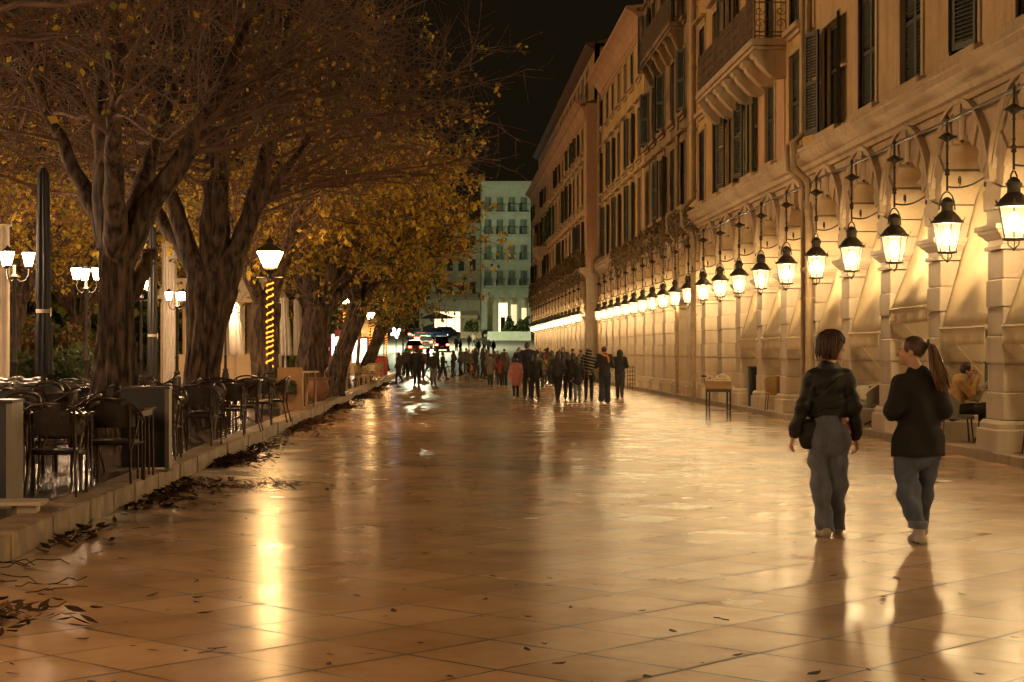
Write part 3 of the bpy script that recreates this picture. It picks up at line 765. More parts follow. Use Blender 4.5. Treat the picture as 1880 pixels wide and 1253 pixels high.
# ---- awnings in the arches
def make_awning(label, y, z1=1.9, wave=False):
    root = thing('awning', label, 'awning', (XF, y, 0), group='cream canvas awnings in the arches')
    w = 2.30; n, m = 12, 18; top = (.74, 4.80); bot = (-.01, z1)
    V = []; Q = []
    for i in range(n+1):
        t = i/n
        for j in range(m+1):
            u = j/m; sag = .05*math.sin(math.pi*t)*(1+.6*math.sin(u*9+y))
            V.append((top[0]+(bot[0]-top[0])*t+sag, (u-.5)*w, top[1]+(bot[1]-top[1])*t - sag*.4))
    for i in range(n):
        for j in range(m): a = i*(m+1)+j; Q.append((a,a+1,a+m+2,a+m+1))
    c = MB(); c.add(V, Q); o = c.build('canvas', M['canvas'], root, smooth='all', fix=False)
    s = o.modifiers.new('thick','SOLIDIFY'); s.thickness = .006
    v = MB(); V = []; Q = []; m = 48
    for i in range(4):
        for j in range(m+1):
            u = j/m; z = z1-.012-.24*i/3 - (0.025*abs(math.sin(u*math.pi*12)) if (wave and i == 3) else 0)
            V.append((-.015+.022*(i/3)*math.sin(u*22+y*3), (u-.5)*w, z))
    for i in range(3):
        for j in range(m): a = i*(m+1)+j; Q.append((a,a+1,a+m+2,a+m+1))
    v.add(V, Q); o = v.build('valance', M['canvas'], root, smooth='all', fix=False); s = o.modifiers.new('thick','SOLIDIFY'); s.thickness = .006
    a = MB(); a.tube([(-.01,-w/2-.02,z1),(-.01,w/2+.02,z1)], .026, 6)
    for sgn in (-1,1):
        a.tube([(.0,sgn*(w/2-.05),z1-.02),(.66,sgn*(w/2-.02),z1-.75)], .014, 5)
        a.lathe([(.03,-.03),(.04,0),(.03,.03)], c=(-.01,sgn*(w/2+.02)), n=8, z0=z1)
    a.build('front_bar', M['canvas'], root, smooth=True)
    return root
for k, lab, z1, wv in ((-2,'cream awning in the arch at the right edge, over the set table',1.9,0),(-1,'cream awning above the white table at the right edge',1.9,0),(0,'cream awning above the seated man with a newspaper',1.9,0),
        (1,'higher rolled cream awning between the ponytail woman and the man',2.28,0),(2,'cream awning just right of the short haired woman',1.88,0),(3,'cream awning beside the downpipe behind the short haired woman',1.88,0),
        (4,'cream awning with scalloped valance left of the downpipe',1.85,1),(5,'cream scalloped awning over the orange cafe chair',1.85,1),(6,'cream scalloped awning nearest to the menu stand',1.85,1)):
    make_awning(lab, PY0+k*BAY+BAY/2, z1, wv)
# overhead cables
for i, (p0, p1, s) in enumerate((((PX(905,200),200,PZ(520,200)), (7.4,92,5.9), 1.2), ((7.9,92,8.0),(7.88,52,9.0),.6))):
    c = MB(); c.tube([(p0[0]+(p1[0]-p0[0])*t, p0[1]+(p1[1]-p0[1])*t, p0[2]+(p1[2]-p0[2])*t-s*4*t*(1-t)*.5) for t in [k/12 for k in range(13)]], .012, 4)
    tag(c.build('cable', M['pipe']), ['thin cable slung from the far green building to the corner','thin cable strung along the worn facade'][i], 'cable')

# ---- far end buildings
def end_building(label, px0, px1, Y, pyT, wallm, zbase):
    x0, x1 = PX(px0,Y), PX(px1,Y); H = PZ(pyT,Y)-zbase
    root = thing('apartment_building', label, 'building', (x1, Y, zbase), R(90)); return root, x1-x0, H
gz = hillz(250)
G, gw, gh = end_building('tall pale green building with balconies and lit arches at the street end', 884, 975, 250, 335, M['green_wall'], gz)
holes = []; wins = []
fl = [PZ(p,250)-gz for p in (525,478,431,390)]
for z in fl:
    for k in range(4): holes.append((.55+k*1.68,1.5+k*1.68,z+.1,z+2.15)); wins.append((.55+k*1.68,z+.1,.95,2.05))
arch_h = 5.4
w = MB(); wall_holes(w, 0, gw, arch_h+.6, gh, holes)
ayc = [.75,2.35,3.95,5.55]
for i in range(5):                                        # piers of the porch
    e0 = 0 if i == 0 else ayc[i-1]+.62; e1 = gw if i == 4 else (ayc[i]-.62)
    if e1 > e0: w.box(0,.5,e0,e1,-1,arch_h+.6)
for yc in ayc:
    n = 10; P = [(yc+.62*math.cos(math.pi*i/n), arch_h-.9+.62*math.sin(math.pi*i/n)*1.5) for i in range(n+1)]
    for i in range(n): w.add([(0,*P[i]),(0,*P[i+1]),(0,P[i+1][0],arch_h+.6),(0,P[i][0],arch_h+.6)], [(0,1,2,3)])
w.box(.5,9,0.002,.3,-1,gh); w.box(.5,9,gw-.3,gw-.002,-1,gh); w.box(8.7,9,.3,gw-.3,-1,gh); w.box(3,3.2,.3,gw-.3,-1,arch_h+.6); w.box(.3,8.7,.3,gw-.3,arch_h+.3,arch_h+.55)
w.add([(0,0,arch_h+.6),(.5,0,arch_h+.6),(.5,0,gh),(0,0,gh),(0,gw,arch_h+.6),(.5,gw,arch_h+.6),(.5,gw,gh),(0,gw,gh)], [(0,1,2,3),(4,7,6,5)])
w.build('wall', M['green_wall'], G)
for y,z,ww,h in wins: add_window(G, y, z, ww, h, M['gshut'], M['green_wall'], 'closed' if rng.random()<.85 else 'ajar')
for z in fl:
    b = MB(); b.bev(-1.0,0,.1,gw-.1,z-.30,z,.05); bal = b.build('balcony', M['green_wall'], G)
    r = MB()
    for i in range(5): y = .2+(gw-.4)*i/4; r.bev(-1.0,-.80,y-.14,y+.14,z,z+1.0,.02)
    r.build('baluster_pier', M['green_wall'], bal)
    r = MB()
    for i in range(44): y = .2+(gw-.4)*i/43; r.tube([(-.9,y,z),(-.9,y,z+.9)], .016, 4)
    r.tube([(-.9,.1,z+.9),(-.9,gw-.1,z+.9)], .05, 4); r.build('railing', M['gshut'], bal)
b = MB(); cornice(b, [(0,gh-.4),(-.3,gh-.2),(-.6,gh),(-.6,gh+.1),(0,gh+.15)], -.1, gw+.1); b.box(0,9,0,gw,gh,gh+.12); b.build('cornice', M['green_wall'], G)
d = MB(); d.box(2.9,2.99,3.2,4.6,0,4.6); d.build('lit_doorway', M['warmlit'], G)
d = MB(); d.box(2.82,2.88,3.55,4.2,0,2.6); d.build('door', M['shutter_b'], G)
d = MB(); d.box(2.9,2.99,.5,1.2,.4,3.9); d.box(2.9,2.99,1.9,2.7,.4,4.4); d.build('lit_window', M['warmlit_d'], G)
d = MB()
for yc in ayc: d.lathe([(.02,-.25),(.2,-.2),(.2,0)], c=(1.6,yc), n=10, z0=arch_h+.3)
d.build('porch_lamp', M['warmlit'], G)
tz = MB(); tz.box(-4,-.8,.2,gw-.2,-1.4,.1); tz.build('terrace', M['green_wall'], G)

Cb, cw, chh = end_building('low cream building with a bright shopfront left of the green one', 770, 882, 256, 405, M['cream_wall'], gz)
holes = []; wins = []
for z in (PZ(p,256)-gz for p in (540,498,455)):
    for k in range(5): holes.append((.7+k*1.65,1.55+k*1.65,z,z+1.7)); wins.append((.7+k*1.65,z,.85,1.7))
w = MB(); wall_holes(w, 0, cw, 3.6, chh, holes)
w.box(0,.4,0,.5,-1,3.6); w.box(0,.4,2.3,2.9,-1,3.6); w.box(0,.4,cw-2.2,cw,-1,3.6); w.box(.4,9,0.002,.3,-1,chh); w.box(.4,9,cw-.3,cw-.002,-1,chh); w.box(8.7,9,.3,cw-.3,-1,chh); w.box(.3,8.7,.3,cw-.3,3.55,3.7)
w.add([(0,0,3.6),(.4,0,3.6),(.4,0,chh),(0,0,chh),(0,cw,3.6),(.4,cw,3.6),(.4,cw,chh),(0,cw,chh)], [(0,1,2,3),(4,7,6,5)])
w.build('wall', M['cream_wall'], Cb)
for y,z,ww,h in wins: add_window(Cb, y, z, ww, h, M['shutter'], M['cream_wall'], 'closed')
b = MB(); cornice(b, [(0,chh-.4),(-.4,chh),(-.4,chh+.1),(0,chh+.15)], -.1, cw+.1); b.prism([(-.3,chh+.1),(4.5,chh+1.8),(9,chh+.1)], -.1, cw+.1, 'y'); b.build('roof', M['roof'], Cb)
d = MB(); d.box(3.4,3.5,2.9,cw-2.2,-.2,3.5); d.build('shop_interior', M['warmlit'], Cb)
d = MB()
for y in (3.7,4.9,6.0): d.box(.1,.18,y-.05,y+.05,-.2,3.5)
d.box(.1,.18,2.9,cw-2.2,2.6,2.7); d.build('shopfront_frame', M['shutter_b'], Cb)
a = MB(); a.prism([(.0,3.5),(-1.9,2.9),(-1.9,2.45),(-1.86,2.45),(-1.86,2.86),(0,3.4)], .4, 2.8, 'y'); a.build('awning', M['canvas'], Cb)
b = MB(); b.bev(-.9,0,.2,cw-.2,PZ(545,256)-gz-.4,PZ(545,256)-gz-.2,.03); b.build('balcony', M['cream_wall'], Cb)
rt = MB()
for i in range(40): rt.tube([(-.85,.3+(cw-.6)*i/39,PZ(545,256)-gz-.2),(-.85,.3+(cw-.6)*i/39,PZ(545,256)-gz+.6)], .02, 4)
rt.tube([(-.85,.3,PZ(545,256)-gz+.6),(-.85,cw-.3,PZ(545,256)-gz+.6)], .03, 4); rt.build('railing', M['iron'], Cb)

for i, (x, y, l) in enumerate(((PX(760,214),214.,'tall lamp added among the far trees to light the green building'),)):  # lamp added out of sight to brighten the green end building
    t = thing('added_far_lamp', l, 'street lamp', (x,y,hillz(y)))
    b = MB(); b.tube([(0,0,0),(0,0,9.4),(.1,.5,9.9),(.2,1.4,10.0)], .07, 8); b.build('pole', M['iron'], t, smooth=True)
    b = MB(); b.ell((.24,1.7,10.0),(.18,.45,.1),10,6); b.build('lamp_head', M['iron'], t, smooth='all')
    b = MB(); b.box(.1,.38,1.35,2.05,9.86,9.895); b.build('lens', emit('far_fill_lamp',(.95,1.,.62),8500) if i == 0 else bpy.data.materials['far_fill_lamp'], t)

# tall masts added out of view on the left to light the upper facades
M['mast_fill'] = emit('mast_fill_lamp', (1., .585, .245), 600)
def mast(label, x, y, aim):
    t = thing('added_light_mast', label, 'street lamp', (x,y,.2), aim, 'added light masts out of view')
    b = MB(); b.tube([(0,0,0),(0,0,7),(0,0,14.2)], [.16,.12,.08], 10); b.tube([(0,-1.2,14.1),(0,1.2,14.1)], .05, 6); b.build('pole', M['iron'], t, smooth=True)
    for y0 in (-.9,.9):
        Rm = Matrix.Translation((.25,y0,14.1)) @ Euler((0,R(-28),0)).to_matrix().to_4x4()
        b = MB(); b.box(-.3,.3,-.38,.38,.0,.14, M=Rm); b.build('lamp_head', M['iron'], t)
        b = MB(); b.box(-.26,.26,-.34,.34,-.03,-.004, M=Rm); b.build('lens', M['mast_fill'], t)
for i, (x, y, a) in enumerate(((-24,34,.15),(-27,66,.05),(-33,104,.0))):
    mast(f'tall light mast added out of view to light the facades, {names[i]} from the viewer', x, y, a)
# ------------------------------------------------------------------ trees
def leaf_mat(name, c):
    m = bpy.data.materials.new(name); m.use_nodes = True; nt = m.node_tree; N, L = nt.nodes, nt.links
    b = N['Principled BSDF']; setin(b, 'Base Color', (*c,1)); setin(b, 'Roughness', .55)
    t = N.new('ShaderNodeBsdfTranslucent'); t.inputs[0].default_value = (*c,1)
    x = N.new('ShaderNodeMixShader'); x.inputs[0].default_value = .45
    L.new(b.outputs[0], x.inputs[1]); L.new(t.outputs[0], x.inputs[2]); L.new(x.outputs[0], N['Material Output'].inputs[0]); return m
LEAF = {'y': leaf_mat('yellow_leaf', (.60,.42,.045)), 'o': leaf_mat('ochre_leaf', (.42,.265,.045)), 'g': leaf_mat('green_leaf', (.19,.22,.045)), 'b': leaf_mat('brown_leaf', (.22,.11,.04)), 'd': leaf_mat('dark_green_leaf', (.06,.075,.025))}
def bark():
    m, nt, b = new_mat('bark'); N, L = nt.nodes, nt.links; setin(b, 'Roughness', .85)
    tc = N.new('ShaderNodeTexCoord'); mp = N.new('ShaderNodeMapping'); mp.inputs['Scale'].default_value = (13,13,3.2); L.new(tc.outputs['Object'], mp.inputs[0])
    n = N.new('ShaderNodeTexNoise'); n.inputs['Scale'].default_value = 1.; n.inputs['Detail'].default_value = 7; L.new(mp.outputs[0], n.inputs['Vector'])
    cr = N.new('ShaderNodeValToRGB'); cr.color_ramp.elements[0].color = (.010,.006,.004,1); cr.color_ramp.elements[1].color = (.15,.092,.058,1); cr.color_ramp.elements[0].position = .36; cr.color_ramp.elements[1].position = .68
    L.new(n.outputs['Fac'], cr.inputs[0]); L.new(cr.outputs[0], b.inputs['Base Color'])
    bp = N.new('ShaderNodeBump'); bp.inputs['Strength'].default_value = .9; bp.inputs['Distance'].default_value = .05; L.new(n.outputs['Fac'], bp.inputs['Height']); L.new(bp.outputs[0], b.inputs['Normal']); return m
M['bark'] = bark()
M['twig'] = mat('twig_bark', (.14,.078,.05), .8, var=.35, scale=3)

class Tubes:
    """many thin tapered tubes collected with numpy"""
    def __init__(s): s.V = []; s.Q = []; s.n = 0
    def add(s, P, r, k):
        P = np.asarray(P); r = np.asarray(r); n = len(P)
        T = np.empty_like(P); T[1:-1] = P[2:]-P[:-2]; T[0] = P[1]-P[0]; T[-1] = P[-1]-P[-2]
        T /= np.linalg.norm(T, axis=1)[:,None]+1e-9
        ref = np.array([0,0,1.]) if abs(T[:,2]).max() < .93 else np.array([1.,.3,0]) 
        U = np.cross(T, ref); U /= np.linalg.norm(U, axis=1)[:,None]+1e-9; W = np.cross(U, T)
        a = np.arange(k)*2*math.pi/k
        ring = P[:,None,:] + r[:,None,None]*(np.cos(a)[None,:,None]*U[:,None,:]+np.sin(a)[None,:,None]*W[:,None,:])
        s.V.append(ring.reshape(-1,3))
        i = np.arange(n-1)[:,None]*k; j = np.arange(k)[None,:]; j2 = (j+1) % k
        s.Q.append((np.stack([i+j, i+j2, i+k+j2, i+k+j], -1).reshape(-1,4))+s.n); s.n += n*k
    def mesh(s, name, m): return np_mesh(name, np.concatenate(s.V), np.concatenate(s.Q), m)
def unit(v): return v/(np.linalg.norm(v)+1e-9)
def wander(g, p, d, L, n, wob, trop):
    P = [np.array(p, float)]; d = unit(np.array(d, float))
    for i in range(n):
        d = unit(d + g.normal(0, wob, 3) + np.array([0,0,trop])); P.append(P[-1]+d*L/n)
    return np.array(P), d
def at_t(P, t):
    x = t*(len(P)-1); i = min(int(x), len(P)-2); f = x-i; return P[i]*(1-f)+P[i+1]*f, unit(P[i+1]-P[i])
def make_tree(seed, trunk=None, limbs=None, h=2.6, r=.32, nl=6, spread=1., nleaf=1500, cols='yob', probs=None, lsize=.12, n2=8, n3=8, n4=6, t0=.28, low=2.6, reach=1., lean=(0,0), leaf_low=None):
    g = np.random.default_rng(seed)
    tr = Tubes()
    if trunk is None:
        zs = np.array([0,.12,.35,.8,1.3,1.9,h-.25,h]); px_ = lean[0]*zs/h + .05*np.sin(zs*1.7+seed); py_ = lean[1]*zs/h + .05*np.cos(zs*1.3+seed)
        P = np.stack([px_,py_,zs],1); rr = r*np.array([1.5,1.28,1.1,1.,.95,.95,1.08,1.0])
    else: P, rr = np.array([t[:3] for t in trunk], float), np.array([t[3] for t in trunk], float)
    # gnarled trunk surface
    k = 96; a = np.arange(k)*2*math.pi/k; ring = []
    fine = np.linspace(0, len(P)-1, 40); Pf = np.stack([np.interp(fine, range(len(P)), P[:,c]) for c in range(3)],1); rf = np.interp(fine, range(len(P)), rr)
    ph = g.uniform(0,6.3,5)
    for q in range(40):
        z = Pf[q,2]; lob = 1+.10*np.sin(3*a+ph[0]+z*.8)+.08*np.sin(5*a+ph[1]-z*1.2)+.06*np.sin(9*a+ph[2]+z*.5)+.05*np.sin(15*a+ph[3]+1.1*z+.8*math.sin(2.3*z))+.045*np.sin(26*a+ph[4]-1.6*z+1.1*math.sin(3.1*z))+.02*np.sin(7*z+4*a)
        ring.append(np.stack([Pf[q,0]+rf[q]*lob*np.cos(a), Pf[q,1]+rf[q]*lob*np.sin(a), np.full(k,z)],1))
    tr.V.append(np.concatenate(ring)); i = np.arange(39)[:,None]*k; j = np.arange(k)[None,:]; tr.Q.append(np.stack([i+j,i+(j+1)%k,i+k+(j+1)%k,i+k+j],-1).reshape(-1,4)); tr.n = 40*k
    top = P[-1]; L1 = []
    if limbs:
        for lb in limbs:
            Pl = np.array([q[:3] for q in lb], float); rl = np.array([q[3] for q in lb], float)
            f = np.linspace(0, len(Pl)-1, 16); Pf = np.stack([np.interp(f, range(len(Pl)), Pl[:,c]) for c in range(3)],1)+g.normal(0,.02,(16,3)); rf = np.interp(f, range(len(Pl)), rl)
            tr.add(Pf, rf, 12); L1.append((Pf, rf))
    else:
        for i in range(nl):
            az = 2*math.pi*(i+g.uniform(-.25,.25))/nl; el = R(g.uniform(48,72)); d = np.array([math.cos(az)*math.cos(el)*spread, math.sin(az)*math.cos(el)*spread, math.sin(el)])
            Pl, _ = wander(g, top-np.array([0,0,.25])+d*.05, d, g.uniform(3.2,4.6), 9, .10, -.01)
            rl = np.linspace(r*.55, .05, len(Pl)); tr.add(Pl, rl, 9); L1.append((Pl, rl))
    tw = Tubes(); tips = []
    for Pl, rl in L1:
        if limbs and Pl[-1][2] < 3.5: continue
        for i in range(n2):
            t = t0+(1-t0)*(i+g.random())/n2; p, d0 = at_t(Pl, t)
            az = g.uniform(0,2*math.pi); out = unit(np.array([p[0]-top[0], p[1]-top[1], 0])+g.normal(0,.35,3))
            d = unit(out*1.0*spread + np.array([math.cos(az),math.sin(az),0])*.75 + np.array([0,0,g.uniform(-.15,.75)]) + d0*.3)
            P2, _ = wander(g, p, d, g.uniform(1.9,3.3)*reach*(1.15-.4*abs(t-.6)), 7, .13, .015)
            if P2[-1,2] < low: P2[:,2] += (low-P2[-1,2])*np.linspace(0,1,len(P2))
            tw.add(P2, np.linspace(max(.022, rl[min(len(rl)-1,int(t*len(rl)))]*.32), .012, len(P2)), 5)
            for j in range(n3):
                t3 = .2+.8*(j+g.random())/n3; p3, d3 = at_t(P2, t3)
                dd = unit(d3*.7 + g.normal(0,.62,3) + np.array([0,0,.05]))
                P3, _ = wander(g, p3, dd, g.uniform(.8,1.6)*reach, 5, .15, .01)
                if P3[-1,2] < low: P3[:,2] += (low-P3[-1,2])*np.linspace(0,1,6)
                tw.add(P3, np.linspace(.010, .005, len(P3)), 4); tips.append(P3)
                for q in range(n4):
                    p4, d4 = at_t(P3, .15+.85*g.random())
                    dd = unit(d4*.7+g.normal(0,.65,3)); P4, _ = wander(g, p4, dd, g.uniform(.3,.75), 2, .18, .0)
                    tw.add(P4, np.array([.0048,.004,.003]), 3); tips.append(P4)
    # leaves
    n = nleaf; V = np.zeros((n,4,3)); pr = probs or [1/len(cols)]*len(cols); mi = g.choice(len(cols), n, p=pr); cnt = 0
    sel = g.integers(0, len(tips), n*3)
    run = 0
    for s in sel:
        if cnt >= n: break
        if run <= 0: keep = s; run = int(g.integers(2,9)); tc_ = .2+.8*g.random()
        run -= 1
        Pt = tips[keep]; p, d = at_t(Pt, tc_); p = p + g.normal(0,.55*lsize,3)
        if leaf_low and g.random() < (p[2]-leaf_low[0])/leaf_low[1]: continue
        L = lsize*g.uniform(.5,1.3); dn = unit(g.normal(0,1,3)+np.array([0,0,-.8])); sd = unit(np.cross(dn, g.normal(0,1,3)))
        nrm = np.cross(dn, sd)
        V[cnt] = [p, p+dn*L*.5+sd*L*.38+nrm*L*.08, p+dn*L, p+dn*L*.5-sd*L*.38+nrm*L*.08]; cnt += 1
    V = V[:cnt]; mi = mi[:cnt]
    crown = np_mesh('crown', V.reshape(-1,3), np.arange(cnt*4).reshape(-1,4), [LEAF[c] for c in cols], mi, smooth=False) if cnt else None
    return tr.mesh('trunk', M['bark']), tw.mesh('branches', M['twig']), crown
def plant_tree(label, x, y, meshes, z=.2, rz=0., sc_=1., group='trees along the promenade'):
    root = thing('tree', label, 'tree', (x,y,z), rz, group); root.scale = (sc_,)*3
    for n, me in zip(('trunk','branches','crown'), meshes):
        if me: link(n, me, root)
    return root
t1 = make_tree(11, trunk=[(-.05,0,0,.56),(-.03,0,.2,.45),(0,0,.6,.35),(.03,0,1.2,.28),(.05,0,1.7,.23),(.05,0,2.2,.215),(.05,0,2.7,.24),(.08,0,3.1,.23)],
    limbs=[[(.1,0,2.7,.26),(.45,-.05,3.35,.19),(1.0,-.1,4.1,.16),(1.5,-.2,4.9,.12),(2.0,-.2,6.2,.06)], [(.02,0,2.9,.28),(-.1,.05,3.8,.22),(-.15,.1,4.8,.17),(-.05,.2,6.8,.08)], [(0,0,2.8,.18),(-.5,.2,3.8,.12),(-1.1,.5,5.0,.08),(-1.7,.6,6.6,.03)],
           [(.05,.1,2.8,.2),(.3,1.,4.0,.13),(.6,2.1,5.6,.06)], [(.05,-.1,2.8,.2),(.2,-1.1,4.2,.12),(.5,-2.2,5.6,.05)], [(.1,.2,2.0,.13),(.40,.3,2.5,.12),(.50,.4,2.8,.09),(.52,.42,2.86,.02)]],
    nleaf=1100, cols='yobg', probs=[.2,.2,.4,.2], n2=10, n3=10, n4=8, t0=.5, low=4.3, reach=1.15, lsize=.1)
t2 = make_tree(12, trunk=[(-.12,0,0,.48),(-.1,0,.25,.38),(-.05,0,.8,.31),(.02,0,1.4,.30),(.08,0,1.9,.33),(.15,0,2.4,.42),(.2,0,2.8,.38)],
    limbs=[[(0,0,2.5,.24),(-.3,0,3.2,.18),(-.55,0,4.1,.15),(-.95,.1,5.3,.11),(-1.5,.2,6.8,.05)], [(.1,0,2.6,.24),(.1,.1,3.6,.17),(.12,.1,5.0,.13),(.1,.2,7.0,.06)], [(.25,0,2.6,.24),(.32,-.1,3.6,.17),(.36,-.1,5.2,.13),(.6,-.2,7.2,.06)],
           [(.4,0,2.6,.24),(.75,.05,3.5,.19),(1.05,.1,4.6,.15),(1.3,.15,5.7,.11),(1.9,.2,7.0,.05)], [(.35,.15,2.7,.2),(.7,.9,3.8,.13),(1.4,2.,5.,.06)], [(.3,-.1,2.6,.18),(1.0,-.4,3.9,.11),(2.0,-.9,5.2,.05)], [(0,.1,2.6,.18),(-.9,.9,3.8,.12),(-1.9,1.8,5.2,.05)]],
    nleaf=2000, cols='yobg', probs=[.25,.25,.25,.25], n2=10, n3=10, n4=7, t0=.5, low=4.5, reach=1.15, lsize=.11)
t0 = make_tree(13, h=2.8, r=.36, nl=6, nleaf=700, cols='yobg', probs=[.2,.25,.4,.15], n2=9, n3=9, n4=7, low=2.6, reach=1.1, lsize=.09)
t3 = make_tree(14, h=2.5, r=.31, nl=6, nleaf=7000, cols='yogb', probs=[.45,.35,.12,.08], n2=8, n3=8, n4=5, low=2.4, lsize=.13, lean=(.1,0))
t4 = make_tree(15, h=2.6, r=.34, nl=7, nleaf=9500, cols='yogb', probs=[.45,.37,.1,.08], n2=8, n3=8, n4=4, low=2.2, lsize=.14, reach=.88, lean=(.25,0))
t5 = make_tree(16, h=2.8, r=.28, nl=6, nleaf=9000, cols='yogd', probs=[.3,.3,.25,.15], n2=8, n3=8, n4=4, low=2.0, lsize=.15, reach=.85, lean=(.9,.1))
t6 = make_tree(17, h=2.6, r=.26, nl=7, nleaf=12000, cols='gdoy', probs=[.35,.4,.18,.07], n2=8, n3=8, n4=3, low=2.5, lsize=.2, reach=.8, lean=(.2,0))
plant_tree('big gnarled tree behind the nearest tables, thick trunk forked at head height', -4.82, 26., t1)
plant_tree('fluted tree whose trunk widens into five upright limbs, left of the rope lit lamp', -4.36, 32.5, t2)
plant_tree('nearest tree above the left edge, bare reddish twigs only in view', -5.6, 15.5, t0, rz=.6)
plant_tree('yellow leaved tree directly behind the tall rope lit lamp', -4.28, 42.5, t3)
plant_tree('yellow leaved tree beside the terracotta pot', -3.75, 50., t4)
plant_tree('twin stem tree leaning over the terracotta pot, fullest yellow crown', -3.3, 53., t5, rz=.2)
plant_tree('yellow tree between the second rope lit lamp and the cafe chairs', -4.3, 62., t3, rz=2.2, sc_=1.05)
plant_tree('slanting tree trunk in front of the bright kiosk', -3.5, 80., t5, rz=-.15, sc_=1.02)
plant_tree('dense dark green tree beside the queue of cars', -4.4, 108., t6, sc_=1.0)
plant_tree('furthest dark green tree over the red tail lights', -6.2, 128., t6, rz=1.9, sc_=1.05)
plant_tree('dark tree rising behind the kiosk roof', -7.5, 96., t6, rz=3.1, sc_=1.2)
for i, (x, y, t, rz, l) in enumerate(((-11.6,31.,t2,1.0,'bare tree in the back row beyond the nearest cluster lamp'),(-12.2,41.,t3,2.5,'leafy back row tree beyond the folded black parasols'),(-12.8,52.,t4,.7,'leafy back row tree beyond the second cluster lamp'),(-13.,64.,t3,4.,'leafy back row tree left of the curtained pavilion'),(-10.5,86.,t4,5.,'leafy back row tree behind the curtained pavilion'))):
    plant_tree(l, x, y, t, rz=rz, sc_=1.05, group='trees in the back row of the park')
# bare sapling by the second lamp
sp = make_tree(21, trunk=[(0,0,0,.09),(.05,0,1.,.07),(.12,0,2.2,.055),(.1,0,3.2,.04)], limbs=[[(.1,0,3.1,.04),(.3,0,3.8,.03),(.5,0,4.6,.012)],[(.1,0,3.,.04),(-.2,.1,3.8,.02),(-.4,.1,4.3,.01)]], nleaf=0, n2=5, n3=4, n4=3, low=2.8, reach=.5)
plant_tree('thin bare sapling just right of the second rope lit lamp', PX(651,66), 67.5, sp[:2])

# ------------------------------------------------------------------ far hedge and wood
def mass(name, label, cat, x0, x1, y0, y1, zb, zt, n, size, cols, seed, kind=None, bumps=5):
    g = np.random.default_rng(seed); V = np.zeros((n,4,3)); c = 0
    hs = g.uniform(.6,1.,(bumps,)); cx = g.uniform(0,1,bumps)
    while c < n:
        u, v = g.random(), g.random(); top = zb+(zt-zb)*max(.45, max(h*(1-((u-q)*bumps*.8)**2) for h, q in zip(hs,cx)))
        z = zb+(top-zb)*g.random()**.7
        p = np.array([x0+(x1-x0)*u, y0+(y1-y0)*v, z]); L = size*g.uniform(.6,1.3); dn = unit(g.normal(0,1,3)); sd = unit(np.cross(dn,g.normal(0,1,3)))
        V[c] = [p,p+dn*L*.5+sd*L*.4,p+dn*L,p+dn*L*.5-sd*L*.4]; c += 1
    me = np_mesh(name, V.reshape(-1,3), np.arange(n*4).reshape(-1,4), [LEAF[q] for q in cols], g.integers(0,len(cols),n), smooth=False)
    return tag(link(name, me), label, cat, kind=kind)
mass('woods', 'dark far wood beyond the park', 'trees', -75, -9, 120, 150, 0, 11, 16000, .9, 'dg', 31, 'stuff', 9)
mass('hedge', 'dark clipped hedge behind the nearest cluster lamps', 'hedge', -16, -9.3, 46, 48, .2, 2.0, 6000, .16, 'd', 32)
mass('hedge', 'loose dark shrubbery left of the curtained pavilion', 'hedge', -17, -11.5, 60, 63, .2, 2.9, 5000, .2, 'db', 33)

